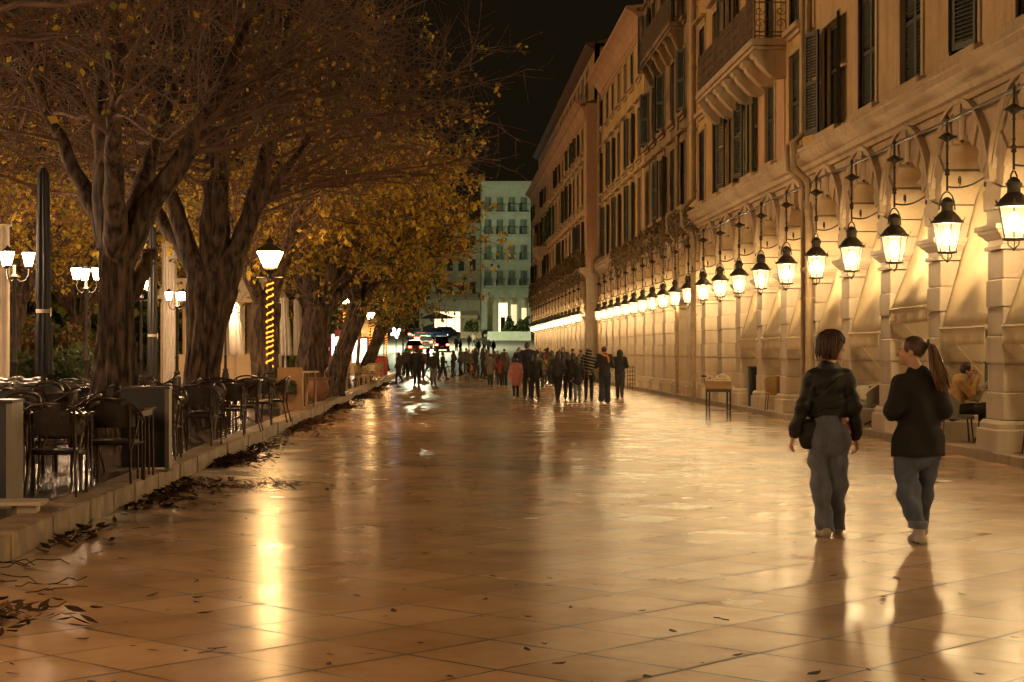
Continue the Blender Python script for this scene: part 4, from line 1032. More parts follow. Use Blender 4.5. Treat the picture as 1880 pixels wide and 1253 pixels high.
# ------------------------------------------------------------------ lamps
def make_post():
    root = thing('street_lamp', '', 'street lamp', group='rope lit lamp posts along the kerb')
    b = MB(); b.bev(-.24,.24,-.24,.24,0,.16,.03)
    b.lathe([(.21,.162),(.20,.2),(.16,.3),(.13,.5),(.11,.68),(.15,.72),(.15,.76),(.10,.80),(.09,.86),(.12,.9),(.06,.94)], n=14)
    for k in range(8):
        a = 2*math.pi*k/8; b.tube([(.19*math.cos(a),.19*math.sin(a),.18),(.135*math.cos(a),.135*math.sin(a),.5),(.115*math.cos(a),.115*math.sin(a),.68)], .018, 5)
    b.build('base', M['iron'], root, smooth=True)
    p = MB(); p.lathe([(.06,.94),(.055,1.0),(.05,2.8),(.08,2.84),(.05,2.9),(.05,2.98),(.10,3.02),(.12,3.06)], n=12)
    p.tube([(-.28,0,2.9),(.28,0,2.9)], .014, 5); p.build('pole', M['iron'], root, smooth=True)
    h = MB(); pts = []; n = 300
    for i in range(n+1):
        t = i/n; a = t*13.5*2*math.pi; wob = .006*math.sin(t*47); pts.append(((.068+wob)*math.cos(a),(.068+wob)*math.sin(a),1.02+1.8*(t+.03*math.sin(t*9))))
    h.tube(pts, .017, 5); h.build('light_rope', M['rope'], root, smooth='all')
    f = MB(); z0, z1, r0, r1 = 3.1, 3.46, .12, .27
    for k in range(4):
        a = math.pi/4+k*math.pi/2; ca, sa = math.cos(a)*1.414, math.sin(a)*1.414
        f.tube([(ca*r0,sa*r0,z0),(ca*r1,sa*r1,z1)], .014, 5)
        a2 = a+math.pi/2; cb_, sb = math.cos(a2)*1.414, math.sin(a2)*1.414
        f.tube([(ca*r1,sa*r1,z1),(cb_*r1,sb*r1,z1)], .017, 5); f.tube([(ca*r0,sa*r0,z0),(cb_*r0,sb*r0,z0)], .014, 5)
        f.tube([((ca+cb_)/2*r0,(sa+sb)/2*r0,z0),((ca+cb_)/2*r1,(sa+sb)/2*r1,z1)], .008, 4)
    f.lathe([(r1*1.43,z1+.012),(r1*.9,z1+.09),(.1,z1+.15),(.09,z1+.2),(.12,z1+.22),(.02,z1+.28)], sq=4, n=4); f.lathe([(.0,0),(.03,.03),(0,.1)], n=8, z0=z1+.26)
    lf = f.build('lantern', M['iron'], root, smooth=False)
    g = MB(); g.lathe([(r0*1.38,z0+.006),(r1*1.38,z1-.004)], sq=4, n=4, cap=False); g.build('glass', M['post_glass'], lf)
    return root
post = make_post(); post.location = (-3.62,37.4,.2); post['label'] = 'tall lamp post wound with yellow light rope, nearest one in view'
copy_tree(post, loc=(-3.56,65.7,.2), label='second lamp post with yellow light rope, beside the bare sapling')
copy_tree(post, loc=(-3.9,97.5,.2), label='third rope lit lamp post, behind the slanting trunk')
copy_tree(post, loc=(-3.75,121.,.2), label='furthest rope lit lamp post, left of the dark green tree')
copy_tree(post, loc=(-3.66,8.4,.2), label='rope lit lamp post beside the viewer at the near kerb')
copy_tree(post, loc=(-3.76,-14.,.2), label='rope lit lamp post behind the viewer at the kerb')
def make_cluster():
    root = thing('cluster_lamp', '', 'street lamp', group='cluster lamps inside the park')
    b = MB(); b.lathe([(.20,0),(.20,.12),(.15,.16),(.13,.5),(.09,.6),(.11,.66),(.06,.72)], n=12); b.build('base', M['iron'], root, smooth=True)
    p = MB(); p.lathe([(.055,.72),(.05,1.1),(.07,1.14),(.045,1.2),(.04,2.7),(.08,2.78),(.03,2.86),(.03,3.0)], n=10)
    for k in range(3):
        a = 2*math.pi*k/3+.3; ca, sa = math.cos(a), math.sin(a)
        p.tube([(ca*r_,sa*r_,z) for r_, z in ((.03,2.74),(.12,2.68),(.22,2.72),(.27,2.82),(.27,2.96))], .016, 6)
    p.build('pole', M['iron'], root, smooth=True)
    for k in range(3):
        a = 2*math.pi*k/3+.3; cx, cy = math.cos(a)*.27, math.sin(a)*.27
        f = MB(); f.lathe([(.03,2.94),(.07,2.97),(.07,2.985)], c=(cx,cy), n=8); f.lathe([(.135,3.242),(.09,3.29),(.03,3.33),(.0,3.38)], c=(cx,cy), n=8)
        for q in range(4):
            aa = math.pi/2*q; f.tube([(cx+.07*math.cos(aa),cy+.07*math.sin(aa),2.98),(cx+.13*math.cos(aa),cy+.13*math.sin(aa),3.245)], .007, 4)
        lf = f.build('lantern', M['iron'], root, smooth=True)
        g = MB(); g.lathe([(.062,2.99),(.122,3.238)], c=(cx,cy), n=8, cap=False); g.build('glass', M['globe_glass'], lf)
    return root
cl = make_cluster(); cl['label'] = 'cluster lamp at the left edge beside the white drape'; cl.location = (-8.2,34.,.2)
for px_, Y, l in ((158,40.6,'bright cluster lamp between the black parasol and the gnarled tree'),(259,47.5,'cluster lamp half hidden behind the gnarled trunk'),(325,57.,'cluster lamp in front of the tall white curtain'),(414,66.,'cluster lamp just right of the fluted trunk'),):
    copy_tree(cl, loc=(PX(px_,Y),Y,.2), rz=px_*.01, label=l)

# ------------------------------------------------------------------ parasols, pavilion, kiosk
for i, (x, y) in enumerate(((-8.6,27.),(-8.4,19.5),(-8.3,12.),(-8.3,4.),(-8.3,-5.))):
    copy_tree(cl, loc=(x,y,.2), rz=i*.7, label=f'cluster lamp in the park row beside the viewer, {names[i]} back')
M['black_cloth'] = mat('black_parasol_cloth', (.014,.012,.013), .5, var=.3, scale=3)
M['white_cloth'] = mat('white_drape_cloth', (.62,.54,.44), .85, var=.12, scale=2)
M['cream_panel'] = mat('cream_panel_paint', (.56,.41,.24), .6, var=.1, scale=1)
M['strap'] = mat('pale_strap', (.5,.42,.33), .7)
def parasol(label, x, y, z0, z1, r, cloth, pole, zt, strap=True, seed=1, lopsided=0.):
    root = thing('folded_parasol', label, 'parasol', (x,y,.2))
    b = MB(); b.bev(-.3,.3,-.3,.3,0,.09,.02); b.lathe([(.05,.09),(.04,z0+.2)], n=8); b.build('stand', pole, root)
    n, k = 30, 40; g = random.Random(seed); ph = [g.uniform(0,6.3) for _ in range(4)]; V = []; Q = []
    for i in range(n+1):
        t = i/n; z = z0+(z1-z0)*t; R_ = r*(1.0-.38*t**1.5)*(1-.10*math.exp(-((z-zt)/.14)**2))*(.93 if i == 0 else 1)
        if i == n: R_ = .03
        for j in range(k):
            a = 2*math.pi*j/k; w = 1+(.24*math.cos(9*a+ph[0]+.5*math.sin(z*2+ph[1]))+.08*math.cos(4*a+ph[2]+z))*(1-.5*math.exp(-((z-zt)/.15)**2))
            V.append((R_*w*math.cos(a)+lopsided*math.sin(z*1.5), R_*w*math.sin(a), z))
    for i in range(n):
        for j in range(k): Q.append((i*k+j,i*k+(j+1)%k,(i+1)*k+(j+1)%k,(i+1)*k+j))
    m = MB(); m.add(V,Q); m.build('canopy', cloth, root, smooth='all')
    if strap:
        s = MB(); s.lathe([(r*1.0,zt-.03),(r*1.02,zt+.03)], n=20, cap=False); s.tube([(r*1.0,-.02,zt),(r*1.15,-.08,zt+.05),(r*1.2,-.1,zt-.08)], .012, 4); s.build('strap', M['strap'], root)
    return root
parasol('tall folded black parasol left of the gnarled trunk', PX(80,28), 28, 1.0, 4.25, .12, M['black_cloth'], M['iron'], 1.98, seed=2)
parasol('folded black parasol between the two big trunks', PX(280,42), 42, .78, 4.45, .115, M['black_cloth'], M['iron'], 1.72, seed=5)
for px_, Y, l, s in ((433,67,'folded white parasol just left of the yellow tree trunk',3),(524,60,'folded white parasol right of the tall rope lit lamp',4),(548,62,'second folded white parasol, closest to the twin stem tree',6)):
    parasol(l, PX(px_,Y), Y, 1.2, 3.2, .23 if px_ < 500 else .17, M['white_cloth'], M['strap'], 2.6, strap=False, seed=s, lopsided=.03)
def drape(mb, x0, x1, y, z0, z1, seed, folds=9):
    g = random.Random(seed); ph = g.uniform(0,6); n, m = 8, folds*6; V = []; Q = []
    for i in range(n+1):
        t = i/n
        for j in range(m+1):
            u = j/m; V.append((x0+(x1-x0)*u, y+.07*math.sin(u*folds*2*math.pi+ph+.4*math.sin(t*4))*(.6+.4*t), z1+(z0-z1)*t))
    for i in range(n):
        for j in range(m): a = i*(m+1)+j; Q.append((a,a+1,a+m+2,a+m+1))
    mb.add(V,Q)
def pavilion(label, x0, x1, y0, y1, zt, bays, seed):
    root = thing('cafe_pavilion', label, 'pavilion', (x0,y0,.2)); W, D = x1-x0, y1-y0
    f = MB()
    for i in range(bays+1):
        x = W*i/bays
        for y in (0,D): f.box(x-.06,x+.06,y-.06,y+.06,0,zt)
    for y in (0,D): f.box(0,W,y-.05,y+.05,zt,zt+.14)
    for x in (0,W): f.box(x-.05,x+.05,.05,D-.05,zt+.002,zt+.138)
    f.build('frame', M['cream_panel'], root)
    w = MB()
    for i in range(bays): w.box(W*i/bays+.062,W*(i+1)/bays-.062,-.04,.04,.02,1.22)
    w.box(W-.04,W+.04,.062,D-.062,.02,1.22); w.build('wall_panel', M['cream_panel'], root)
    g = MB()
    for i in range(bays): g.box(W*i/bays+.1,W*(i+1)/bays-.1,-.012,.012,1.28,zt-.4)
    for i in range(bays):
        c = MB(); a, b = W*i/bays, W*(i+1)/bays
        drape(c, a+.06, a+.5, .12, 1.2, zt, seed+i, 5); drape(c, b-.5, b-.06, .12, 1.2, zt, seed+i+9, 5)
        c.build('curtain', M['white_cloth'], root, smooth='all', fix=False)
    r = MB(); r.prism([(-.3,zt+.14),(D/2,zt+1.1),(D+.3,zt+.14)], -.3, W+.3, 'x'); r.build('roof', M['white_cloth'], root)
    i = MB(); i.box(W*.2,W*.35,D*.6,D*.7,0,1.6); i.box(W*.6,W*.66,D*.5,D*.6,0,1.5); i.bev(.4,W-.4,D-.6,D-.2,0,1.1,.03); i.build('counter', M['shutter_b'], root)
    return root
pavilion('cream cafe pavilion with white curtains behind the fluted tree', PX(298,71), PX(490,71), 71, 77, 3.3, 3, 1)
pavilion('white draped pavilion beyond the left edge', -19.0, -13.2, 40, 45, 3.2, 3, 40)
pd = MB(); drape(pd, PX(-14,39), PX(17,39), 39, .3, 4.3, 91, 3); pd.tube([(PX(-16,39),39.1,.2),(PX(-16,39),39.1,4.4)], .05, 6); pd.tube([(PX(-16,39),39.1,4.33),(PX(19,39),39.1,4.33)], .03, 6)
tag(pd.build('curtain', M['white_cloth'], smooth='all', fix=False), 'white drape hanging on a pole at the left edge', 'curtain')
pc = MB(); drape(pc, PX(300,60), PX(322,60), 60, .3, 5.2, 77, 4); drape(pc, PX(300,60), PX(322,60), 60.35, .3, 5.2, 78, 4); pc.tube([(PX(298,60),60.17,.2),(PX(298,60),60.17,5.3)], .05, 6); pc.tube([(PX(298,60),60.17,5.25),(PX(324,60),60.17,5.25)], .03, 6)
tag(pc.build('curtain', M['white_cloth'], smooth='all', fix=False), 'tall white curtain on a pole between the black parasol and fluted tree', 'curtain')
# kiosk
M['red_paint'] = mat('red_paint', (.35,.03,.025), .45)
M['navy'] = mat('navy_paint', (.04,.05,.16), .45)
M['sign_face'] = emit('lit_menu_face', (1.,.86,.55), 1.6)
M['sign_blue'] = emit('lit_blue_white', (.72,.78,1.), 1.8)
M['sign_pink'] = emit('lit_pink_print', (1.,.45,.5), .9)
def kiosk():
    Y = 100.; x0, x1 = PX(605,Y), PX(722,Y); W = x1-x0
    root = thing('kiosk', 'bright food kiosk with cream canopy and red counter beyond the second lamp', 'kiosk', (x0,Y,.2))
    b = MB(); b.box(0,W-1.1,0,3,0,.72); b.build('counter', M['cream_panel'], root)
    b = MB(); b.box(0,.12,0,3,.722,2.3); b.box(.121,W-1.1,2.9,3,.722,2.6); b.build('wall', M['red_paint'], root)
    b = MB(); b.box(.14,.26,-.04,.0,.73,2.3); b.build('lit_strip', M['sign_blue'], root)
    b = MB(); b.box(.34,1.15,-.03,.02,.75,2.15); b.box(1.28,2.1,-.03,.02,.72,2.05); b.build('lit_window', M['sign_face'], root)
    b = MB()
    for x, z in ((.75,1.5),(.86,1.1),(1.33,1.7),(1.35,1.3),(1.75,1.55)): b.box(x,x+.12,-.045,-.032,z,z+.22)
    b.build('poster', M['sign_pink'], root)
    c = MB(); c.prism([(-1.2,2.35),(.6,3.25),(2.6,3.1),(3.2,2.5),(2.6,2.6),(.6,2.75),(-1.15,2.15)], .8, W-.35, 'x'); c.build('canopy', M['canvas'], root)
    p = MB()
    for x in (.9,W-.5): p.tube([(x,-.9,0),(x,-.9,2.4)], .03, 6)
    p.build('pole', M['iron'], root)
    r = MB(); r.bev(W-1.05,W-.35,-.5,.6,0,1.05,.03); r.build('red_counter', M['red_paint'], root)
    t = MB(); t.bev(W-1.1,W-.3,-.55,.65,1.052,1.1,.015); t.build('counter_top', M['white_cloth'], root)
kiosk()
fs = MB(); 
for i in range(9):
    a = 2*math.pi*i/9; fs.ell((.28*math.cos(a)*(1 if i%2 else .5), .0, .28*math.sin(a)*(1 if i%2 else .5)), (.1,.03,.1), 8, 5)
lsn = thing('lit_sign', 'white lit flower shaped sign left of the dark green tree', 'sign', (PX(727,116),116.,.2))
fs.build('sign_face', M['sign_blue'], lsn, loc=(0,0,2.55)); fs = MB(); fs.tube([(0,.08,0),(0,.08,2.5)], .03, 6); fs.build('pole', M['iron'], lsn)

# ------------------------------------------------------------------ cafe furniture
M['rattan'] = mat('dark_rattan', (.026,.016,.011), .5, var=.45, scale=40, bump=.5, bscale=120)
M['chair_tube'] = mat('brown_lacquer_tube', (.040,.020,.013), .28, var=.3, metal=.3)
M['table_top'] = mat('dark_lacquer_top', (.06,.04,.03), .16, var=.2)
M['steel'] = mat('brushed_steel', (.5,.46,.42), .3, metal=.9)
M['pale_tube'] = mat('pale_cane', (.42,.31,.18), .5, var=.2)
M['pale_seat'] = mat('pale_weave', (.40,.30,.19), .7, var=.2)
def make_chair(tube, weave):
    root = thing('cafe_chair', '', 'chair')
    half = [(-.27,.10,.665),(-.28,-.02,.69),(-.27,-.16,.75),(-.20,-.27,.83),(-.08,-.315,.865)]
    hoop = [(-.245,.25,.0),(-.25,.24,.42),(-.255,.22,.60)] + half; hoop = hoop + [(-x,y,z) for x,y,z in reversed(hoop)]
    h = hoop[3:-3]
    f = MB()
    def smooth(p, n=4):
        out = []
        for i in range(len(p)-1):
            p0, p1, p2, p3 = [np.array(p[max(0,min(len(p)-1,i+q))]) for q in (-1,0,1,2)]
            for k in range(n):
                t = k/n; out.append(tuple(.5*((2*p1)+(-p0+p2)*t+(2*p0-5*p1+4*p2-p3)*t*t+(-p0+3*p1-3*p2+p3)*t**3)))
        return out+[p[-1]]
    f.tube(smooth([(-.255,.22,.60)]+h+[(.255,.22,.60)]), .016, 7)
    for s in (-1,1):
        f.tube(smooth([(s*.262,-.05,.68),(s*.25,-.15,.52),(s*.22,-.24,.34),(s*.215,-.27,.25)]), .011, 6)
    f.tube([(-.24,.22,.40),(.24,.22,.40)], .012, 6); f.tube([(-.21,-.22,.40),(.21,-.22,.40)], .012, 6)
    for s in (-1,1): f.tube([(s*.245,.22,.40),(s*.21,-.22,.40)], .012, 6)
    f.build('frame', tube, root, smooth=True)
    for s in (-1,1):
        l = MB(); l.tube(smooth([(s*.255,.22,.60),(s*.25,.24,.42),(s*.245,.25,.0)]), .016, 7); l.build('leg', tube, root, smooth=True)
        l = MB(); l.tube(smooth([(s*.205,-.268,.83),(s*.20,-.24,.5),(s*.21,-.25,.3),(s*.235,-.32,0)]), .015, 7); l.build('leg', tube, root, smooth=True)
    sm = MB(); pts = []
    for k in range(24):
        a = 2*math.pi*k/24; pts.append((.235*math.copysign(abs(math.cos(a))**.6, math.cos(a)), .225*math.copysign(abs(math.sin(a))**.6, math.sin(a))))
    sm.prism(pts, .405, .435, 'z'); sm.build('seat', weave, root)
    bk = MB(); V = []; Q = []; n = 12
    for side in (0,.018):
        for i in range(n+1):
            a = math.pi*(1.08-.16*0) + math.pi*(.84)*i/n*1.0; a = math.pi*1.06+math.pi*.88*i/n
            x, y = .245*math.cos(a), -.10+.20*math.sin(a)
            for z, o in ((.57,.015),(.65,.0),(.75,-.01),(.83-.09*abs(math.cos(a))**2,-.012)): V.append((x*(1-side), y+o+side, z))
    for s in (0,1):
        o = s*(n+1)*4
        for i in range(n):
            for j in range(3): Q.append((o+i*4+j,o+(i+1)*4+j,o+(i+1)*4+j+1,o+i*4+j+1))
    bk.add(V,Q); bk.build('backrest', weave, root, smooth='all')
    return root
def make_table(top, leg, four=True, w=.35):
    root = thing('cafe_table', '', 'table')
    t = MB(); t.bev(-w,w,-w,w,.722,.75,.008); t.build('tabletop', top, root)
    r = MB()
    q = w*1.414; r.lathe([(q-.07,.66),(q-.05,.66),(q-.05,.721),(q-.07,.721),(q-.07,.66)], sq=4, n=4, cap=False)
    r.build('apron', leg, root)
    if four:
        for sx in (-1,1):
            for sy in (-1,1):
                l = MB()
                for dx, dy in ((0,0),(-sx*.045,0)): l.tube([(sx*(w-.04)+dx,sy*(w-.04)+dy,.72),(sx*(w-.03)+dx,sy*(w-.03)+dy,0)], .013, 6)
                l.build('leg', leg, root, smooth=True)
    else:
        l = MB(); l.lathe([(.035,.06),(.035,.70)], n=10); l.build('pedestal', leg, root, smooth=True)
        for k in range(4):
            a = math.pi/4+k*math.pi/2; l = MB(); l.tube([(.03*math.cos(a),.03*math.sin(a),.12),(.2*math.cos(a),.2*math.sin(a),.07),(.34*math.cos(a),.34*math.sin(a),.012)], [.022,.02,.012], 6); l.build('foot', leg, root, smooth=True)
    return root
chair0 = make_chair(M['chair_tube'], M['rattan']); tableA = make_table(M['table_top'], M['chair_tube']); tableB = make_table(M['table_top'], M['iron'], False)
used = {}
def put(src, x, y, rz, label, group, z=.2):
    o = src if src not in used else copy_tree(src); used[src] = 1
    o.location = (x,y,z); o.rotation_euler = (0,0,rz); o['label'] = label; o['group'] = group; return o
gC, gT = 'dark cafe chairs on the promenade', 'dark cafe tables on the promenade'
put(tableA, -3.78,17.25,.03,'dark square table nearest the viewer, with four tube legs', gT)
put(tableA, -3.46,18.95,-.02,'dark square table in front of the dark partition by the kerb', gT)
put(tableA, -4.75,17.6,.05,'dark table cut by the left edge behind the first partition', gT)
put(tableA, -4.6,19.4,.0,'dark table second from the kerb, left of the second partition', gT)
put(tableA, -3.7,22.9,.04,'dark table just beyond the second partition', gT)
put(tableB, -3.75,26.2,.1,'dark pedestal table under the forked tree, by the kerb', gT)
put(tableB, -3.8,29.4,-.1,'dark pedestal table between forked tree and fluted tree', gT)
put(tableB, -3.75,33.3,.1,'dark pedestal table nearest the tall rope lit lamp', gT)
put(chair0, -3.60,16.55,.06,'dark rattan chair nearest the viewer, back to the camera', gC)
put(chair0, -3.37,18.3,-.05,'dark rattan chair at the table by the second partition', gC)
put(chair0, -4.28,16.9,.5,'dark chair just right of the first partition, turned inward', gC)
put(chair0, -4.15,18.2,-.4,'dark chair between the two nearest tables', gC)
put(chair0, -4.1,19.6,1.5,'dark chair facing left beside the second partition', gC)
put(chair0, -5.2,18.4,.2,'dark chair cut by the left edge behind the first table', gC)
put(chair0, -4.9,20.3,2.9,'dark chair facing the camera behind the leftmost tables', gC)
lab_i = 0
def ord_(i): return names[i] if i < len(names) else str(i)
for (x,y,rz) in ((-3.52,22.1,.05),(-4.3,22.6,1.4),(-3.7,23.75,3.1),(-4.35,23.9,2.4)):
    put(chair0, x, y, rz, f'dark chair round the table just beyond the second partition, {ord_(lab_i)} from the camera', gC); lab_i += 1
lab_i = 0
for (x,y,rz) in ((-3.45,25.4,-.1),(-4.3,26.0,1.3),(-3.6,27.1,3.0)):
    put(chair0, x, y, rz, f'dark chair at the pedestal table under the forked tree, {ord_(lab_i)} from the camera', gC); lab_i += 1
lab_i = 0
for (x,y,rz) in ((-3.4,28.4,.1),(-3.35,29.9,1.6),(-4.4,29.2,-1.5),(-3.75,30.3,3.2)):
    put(chair0, x, y, rz, f'dark chair round the middle pedestal table, {ord_(lab_i)} from the camera', gC); lab_i += 1
lab_i = 0
for (x,y,rz) in ((-3.35,32.4,.1),(-4.1,32.5,.0),(-3.2,33.6,1.5),(-3.8,34.3,3.1)):
    put(chair0, x, y, rz, f'dark chair round the table nearest the rope lit lamp, {ord_(lab_i)} from the camera', gC); lab_i += 1
lab_i = 0
for (x,y) in ((-5.6,22.),(-7.,22.5),(-5.8,25.5),(-7.4,26.),(-6.3,29.5),(-5.3,31.),(-7.9,30.5),(-6.2,34.5)):
    put(tableB, x, y, .1*x, f'dark table in the inner rows left of the trunks, {ord_(lab_i)} from the camera', gT)
    for dx, dy, rz in ((0,-.75,0.1),(.75,.1,1.5),(-.1,.75,3.1)):
        put(chair0, x+dx, y+dy, rz, f'dark chair round the {ord_(lab_i)} inner row table, turned {["away from","sideways to","towards"][int(dy>.5)+2*0 if dx<.5 and dy<0 else (1 if dx>.5 else 2)]} the camera', gC)
    lab_i += 1
pale = make_chair(M['pale_tube'], M['pale_seat'])
pt = make_table(M['pale_seat'], M['pale_tube'])
gp = 'pale cane chairs by the second lamp'
for i, (px_, Y, rz) in enumerate(((612,60,.3),(627,63,2.0),(666,64,-1.2),(676,69,2.5),(604,70,.2),(690,76,1.))):
    put(pale, PX(px_,Y), Y, rz, f'pale cane chair beyond the terracotta pot, {ord_(i)} from the camera', gp)
put(pt, PX(619,61.5), 61.5, .2, 'pale table left of the second rope lit lamp', 'pale cafe tables')
put(pt, PX(681,72), 72., .1, 'pale table right of the bare sapling', 'pale cafe tables')
# partitions
M['dark_glass'] = mat('dark_smoked_panel', (.014,.013,.012), .45, var=.2)
M['grey_metal'] = mat('grey_painted_metal', (.20,.16,.12), .45, var=.1)
def partition(label, x0, x1, y, h, thick=.1):
    root = thing('partition', label, 'partition', (x1,y,.2)); W = x1-x0
    p = MB(); p.box(-W,-.03,-thick*.3,thick*.3,.04,h-.03); p.build('panel', M['dark_glass'], root)
    e = MB(); e.box(-.028,.02,-thick/2,thick*1.6,0,h-.032); e.build('post', M['grey_metal'], root)
    t = MB(); t.bev(-W-.01,.03,-thick*.6,thick*1.7,h-.03,h,.006); t.build('top_rail', M['chair_tube'], root)
    f = MB(); f.box(-.12,.02,-.14,.2,.0,.018); f.build('foot', M['grey_metal'], root)
    return root
partition('dark smoked partition with grey edge, beside the kerb behind the second table', -3.6, -3.08, 19.95, .95)
partition('dark partition with wide grey edge cut by the left border', -5.3, -3.72, 15.35, .93, .2)
s = MB(); s.bev(-.42,.42,-.2,.2,.075,.105,.008); s.box(-.36,-.2,-.14,.14,.002,.074); s.box(.2,.36,-.14,.1,.002,.074)
tag(s.build('stone_slab', M['stone'], loc=(-3.72,14.75,.2), rz=.1), 'pale stone slab on blocks at the foot of the left partition', 'slab')
# tarp covered sofas
M['tarp'] = mat('dark_plastic_tarp', (.075,.06,.055), .3, var=.4, scale=3)
for i, (x,y,w,d,h,l) in enumerate(((-8.1,31.2,1.9,.9,1.0,'bulky furniture under a dark tarpaulin at the left edge'),(-6.9,29.2,1.5,.9,.95,'furniture under dark tarpaulin behind the black parasol'),(-6.2,30.2,1.6,.9,.9,'low furniture under dark tarpaulin left of the gnarled trunk'))):
    sd_ = SDF(.035); sd_.cap((-w/2,0,.25),(w/2,0,.25),.33,k=.1); sd_.cap((-w/2,.3,h-.3),(w/2,.3,h-.32),.2,k=.15); sd_.cap((-w/2,-.1,.3),(-w/2,.2,.45),.2,k=.15); sd_.cap((w/2,-.1,.3),(w/2,.2,.45),.2,k=.15)
    o = sd_.build('covered_sofa', M['tarp'], None, fold=.035, seed=i, fscale=.7); o.location = (x,y,.2); tag(o, l, 'covered sofa')
# timber screen, folded tables, pot
M['ply'] = mat('stained_plywood', (.22,.12,.05), .55, var=.25, scale=2, stretch=(1,1,.2))
w = thing('plant_stand', 'brown plywood stand with dark plant beside the tall rope lit lamp', 'stand', (-3.42,40.,.2))
b = MB(); b.box(-.28,.28,-.02,.02,.02,.98); b.box(-.28,-.24,.022,.4,.02,.9); b.box(.24,.28,.022,.4,.02,.9); b.build('board', M['ply'], w)
b = MB(); g = random.Random(5)
for i in range(70):
    E = Euler((g.uniform(0,6),g.uniform(0,6),g.uniform(0,6))).to_matrix(); c = Vector((-.1+g.uniform(-.22,.22),-.12+g.uniform(-.08,.08),.52+g.uniform(-.12,.16)))
    b.add([tuple(c+E@Vector(p)) for p in ((0,-.09,0),(.04,0,0),(0,.09,0),(-.04,0,0))], [(0,1,2),(0,2,3)])
b.build('plant', LEAF['d'], w, fix=False)
for i, (x,y) in enumerate(((-3.12,41.2),(-2.98,42.))):
    t = thing('folding_table', ['brown folding table leaning near the plywood stand','second brown folding table, nearest the terracotta pot'][i], 'table', (x-.3,y,.2), .15*i)
    b = MB(); b.bev(-.36,.36,-.22,.22,.84,.875,.008); b.build('tabletop', M['pale_seat'], t)
    for sx in (-1,1):
        b = MB(); b.tube([(sx*.3,-.18,0),(sx*.3,.18,.84)], .022, 5); b.build('leg', M['ply'], t); b = MB(); b.tube([(sx*.27,.18,0),(sx*.27,-.18,.84)], .022, 5); b.build('leg', M['ply'], t)
M['terracotta'] = mat('terracotta', (.20,.085,.045), .7, var=.2, scale=4)
p = thing('plant_pot', 'round terracotta pot at the foot of the twin stem tree', 'plant pot', (-3.35,48.3,.2))
b = MB(); b.lathe([(.17,0),(.2,.02),(.28,.22),(.3,.36),(.26,.5),(.25,.56),(.29,.58),(.29,.63),(.25,.63),(.24,.55)], n=20); b.build('pot', M['terracotta'], p, smooth=True)
b = MB(); b.lathe([(.0,.54),(.24,.545)], n=16, cap=False); b.build('soil', M['earth'], p)

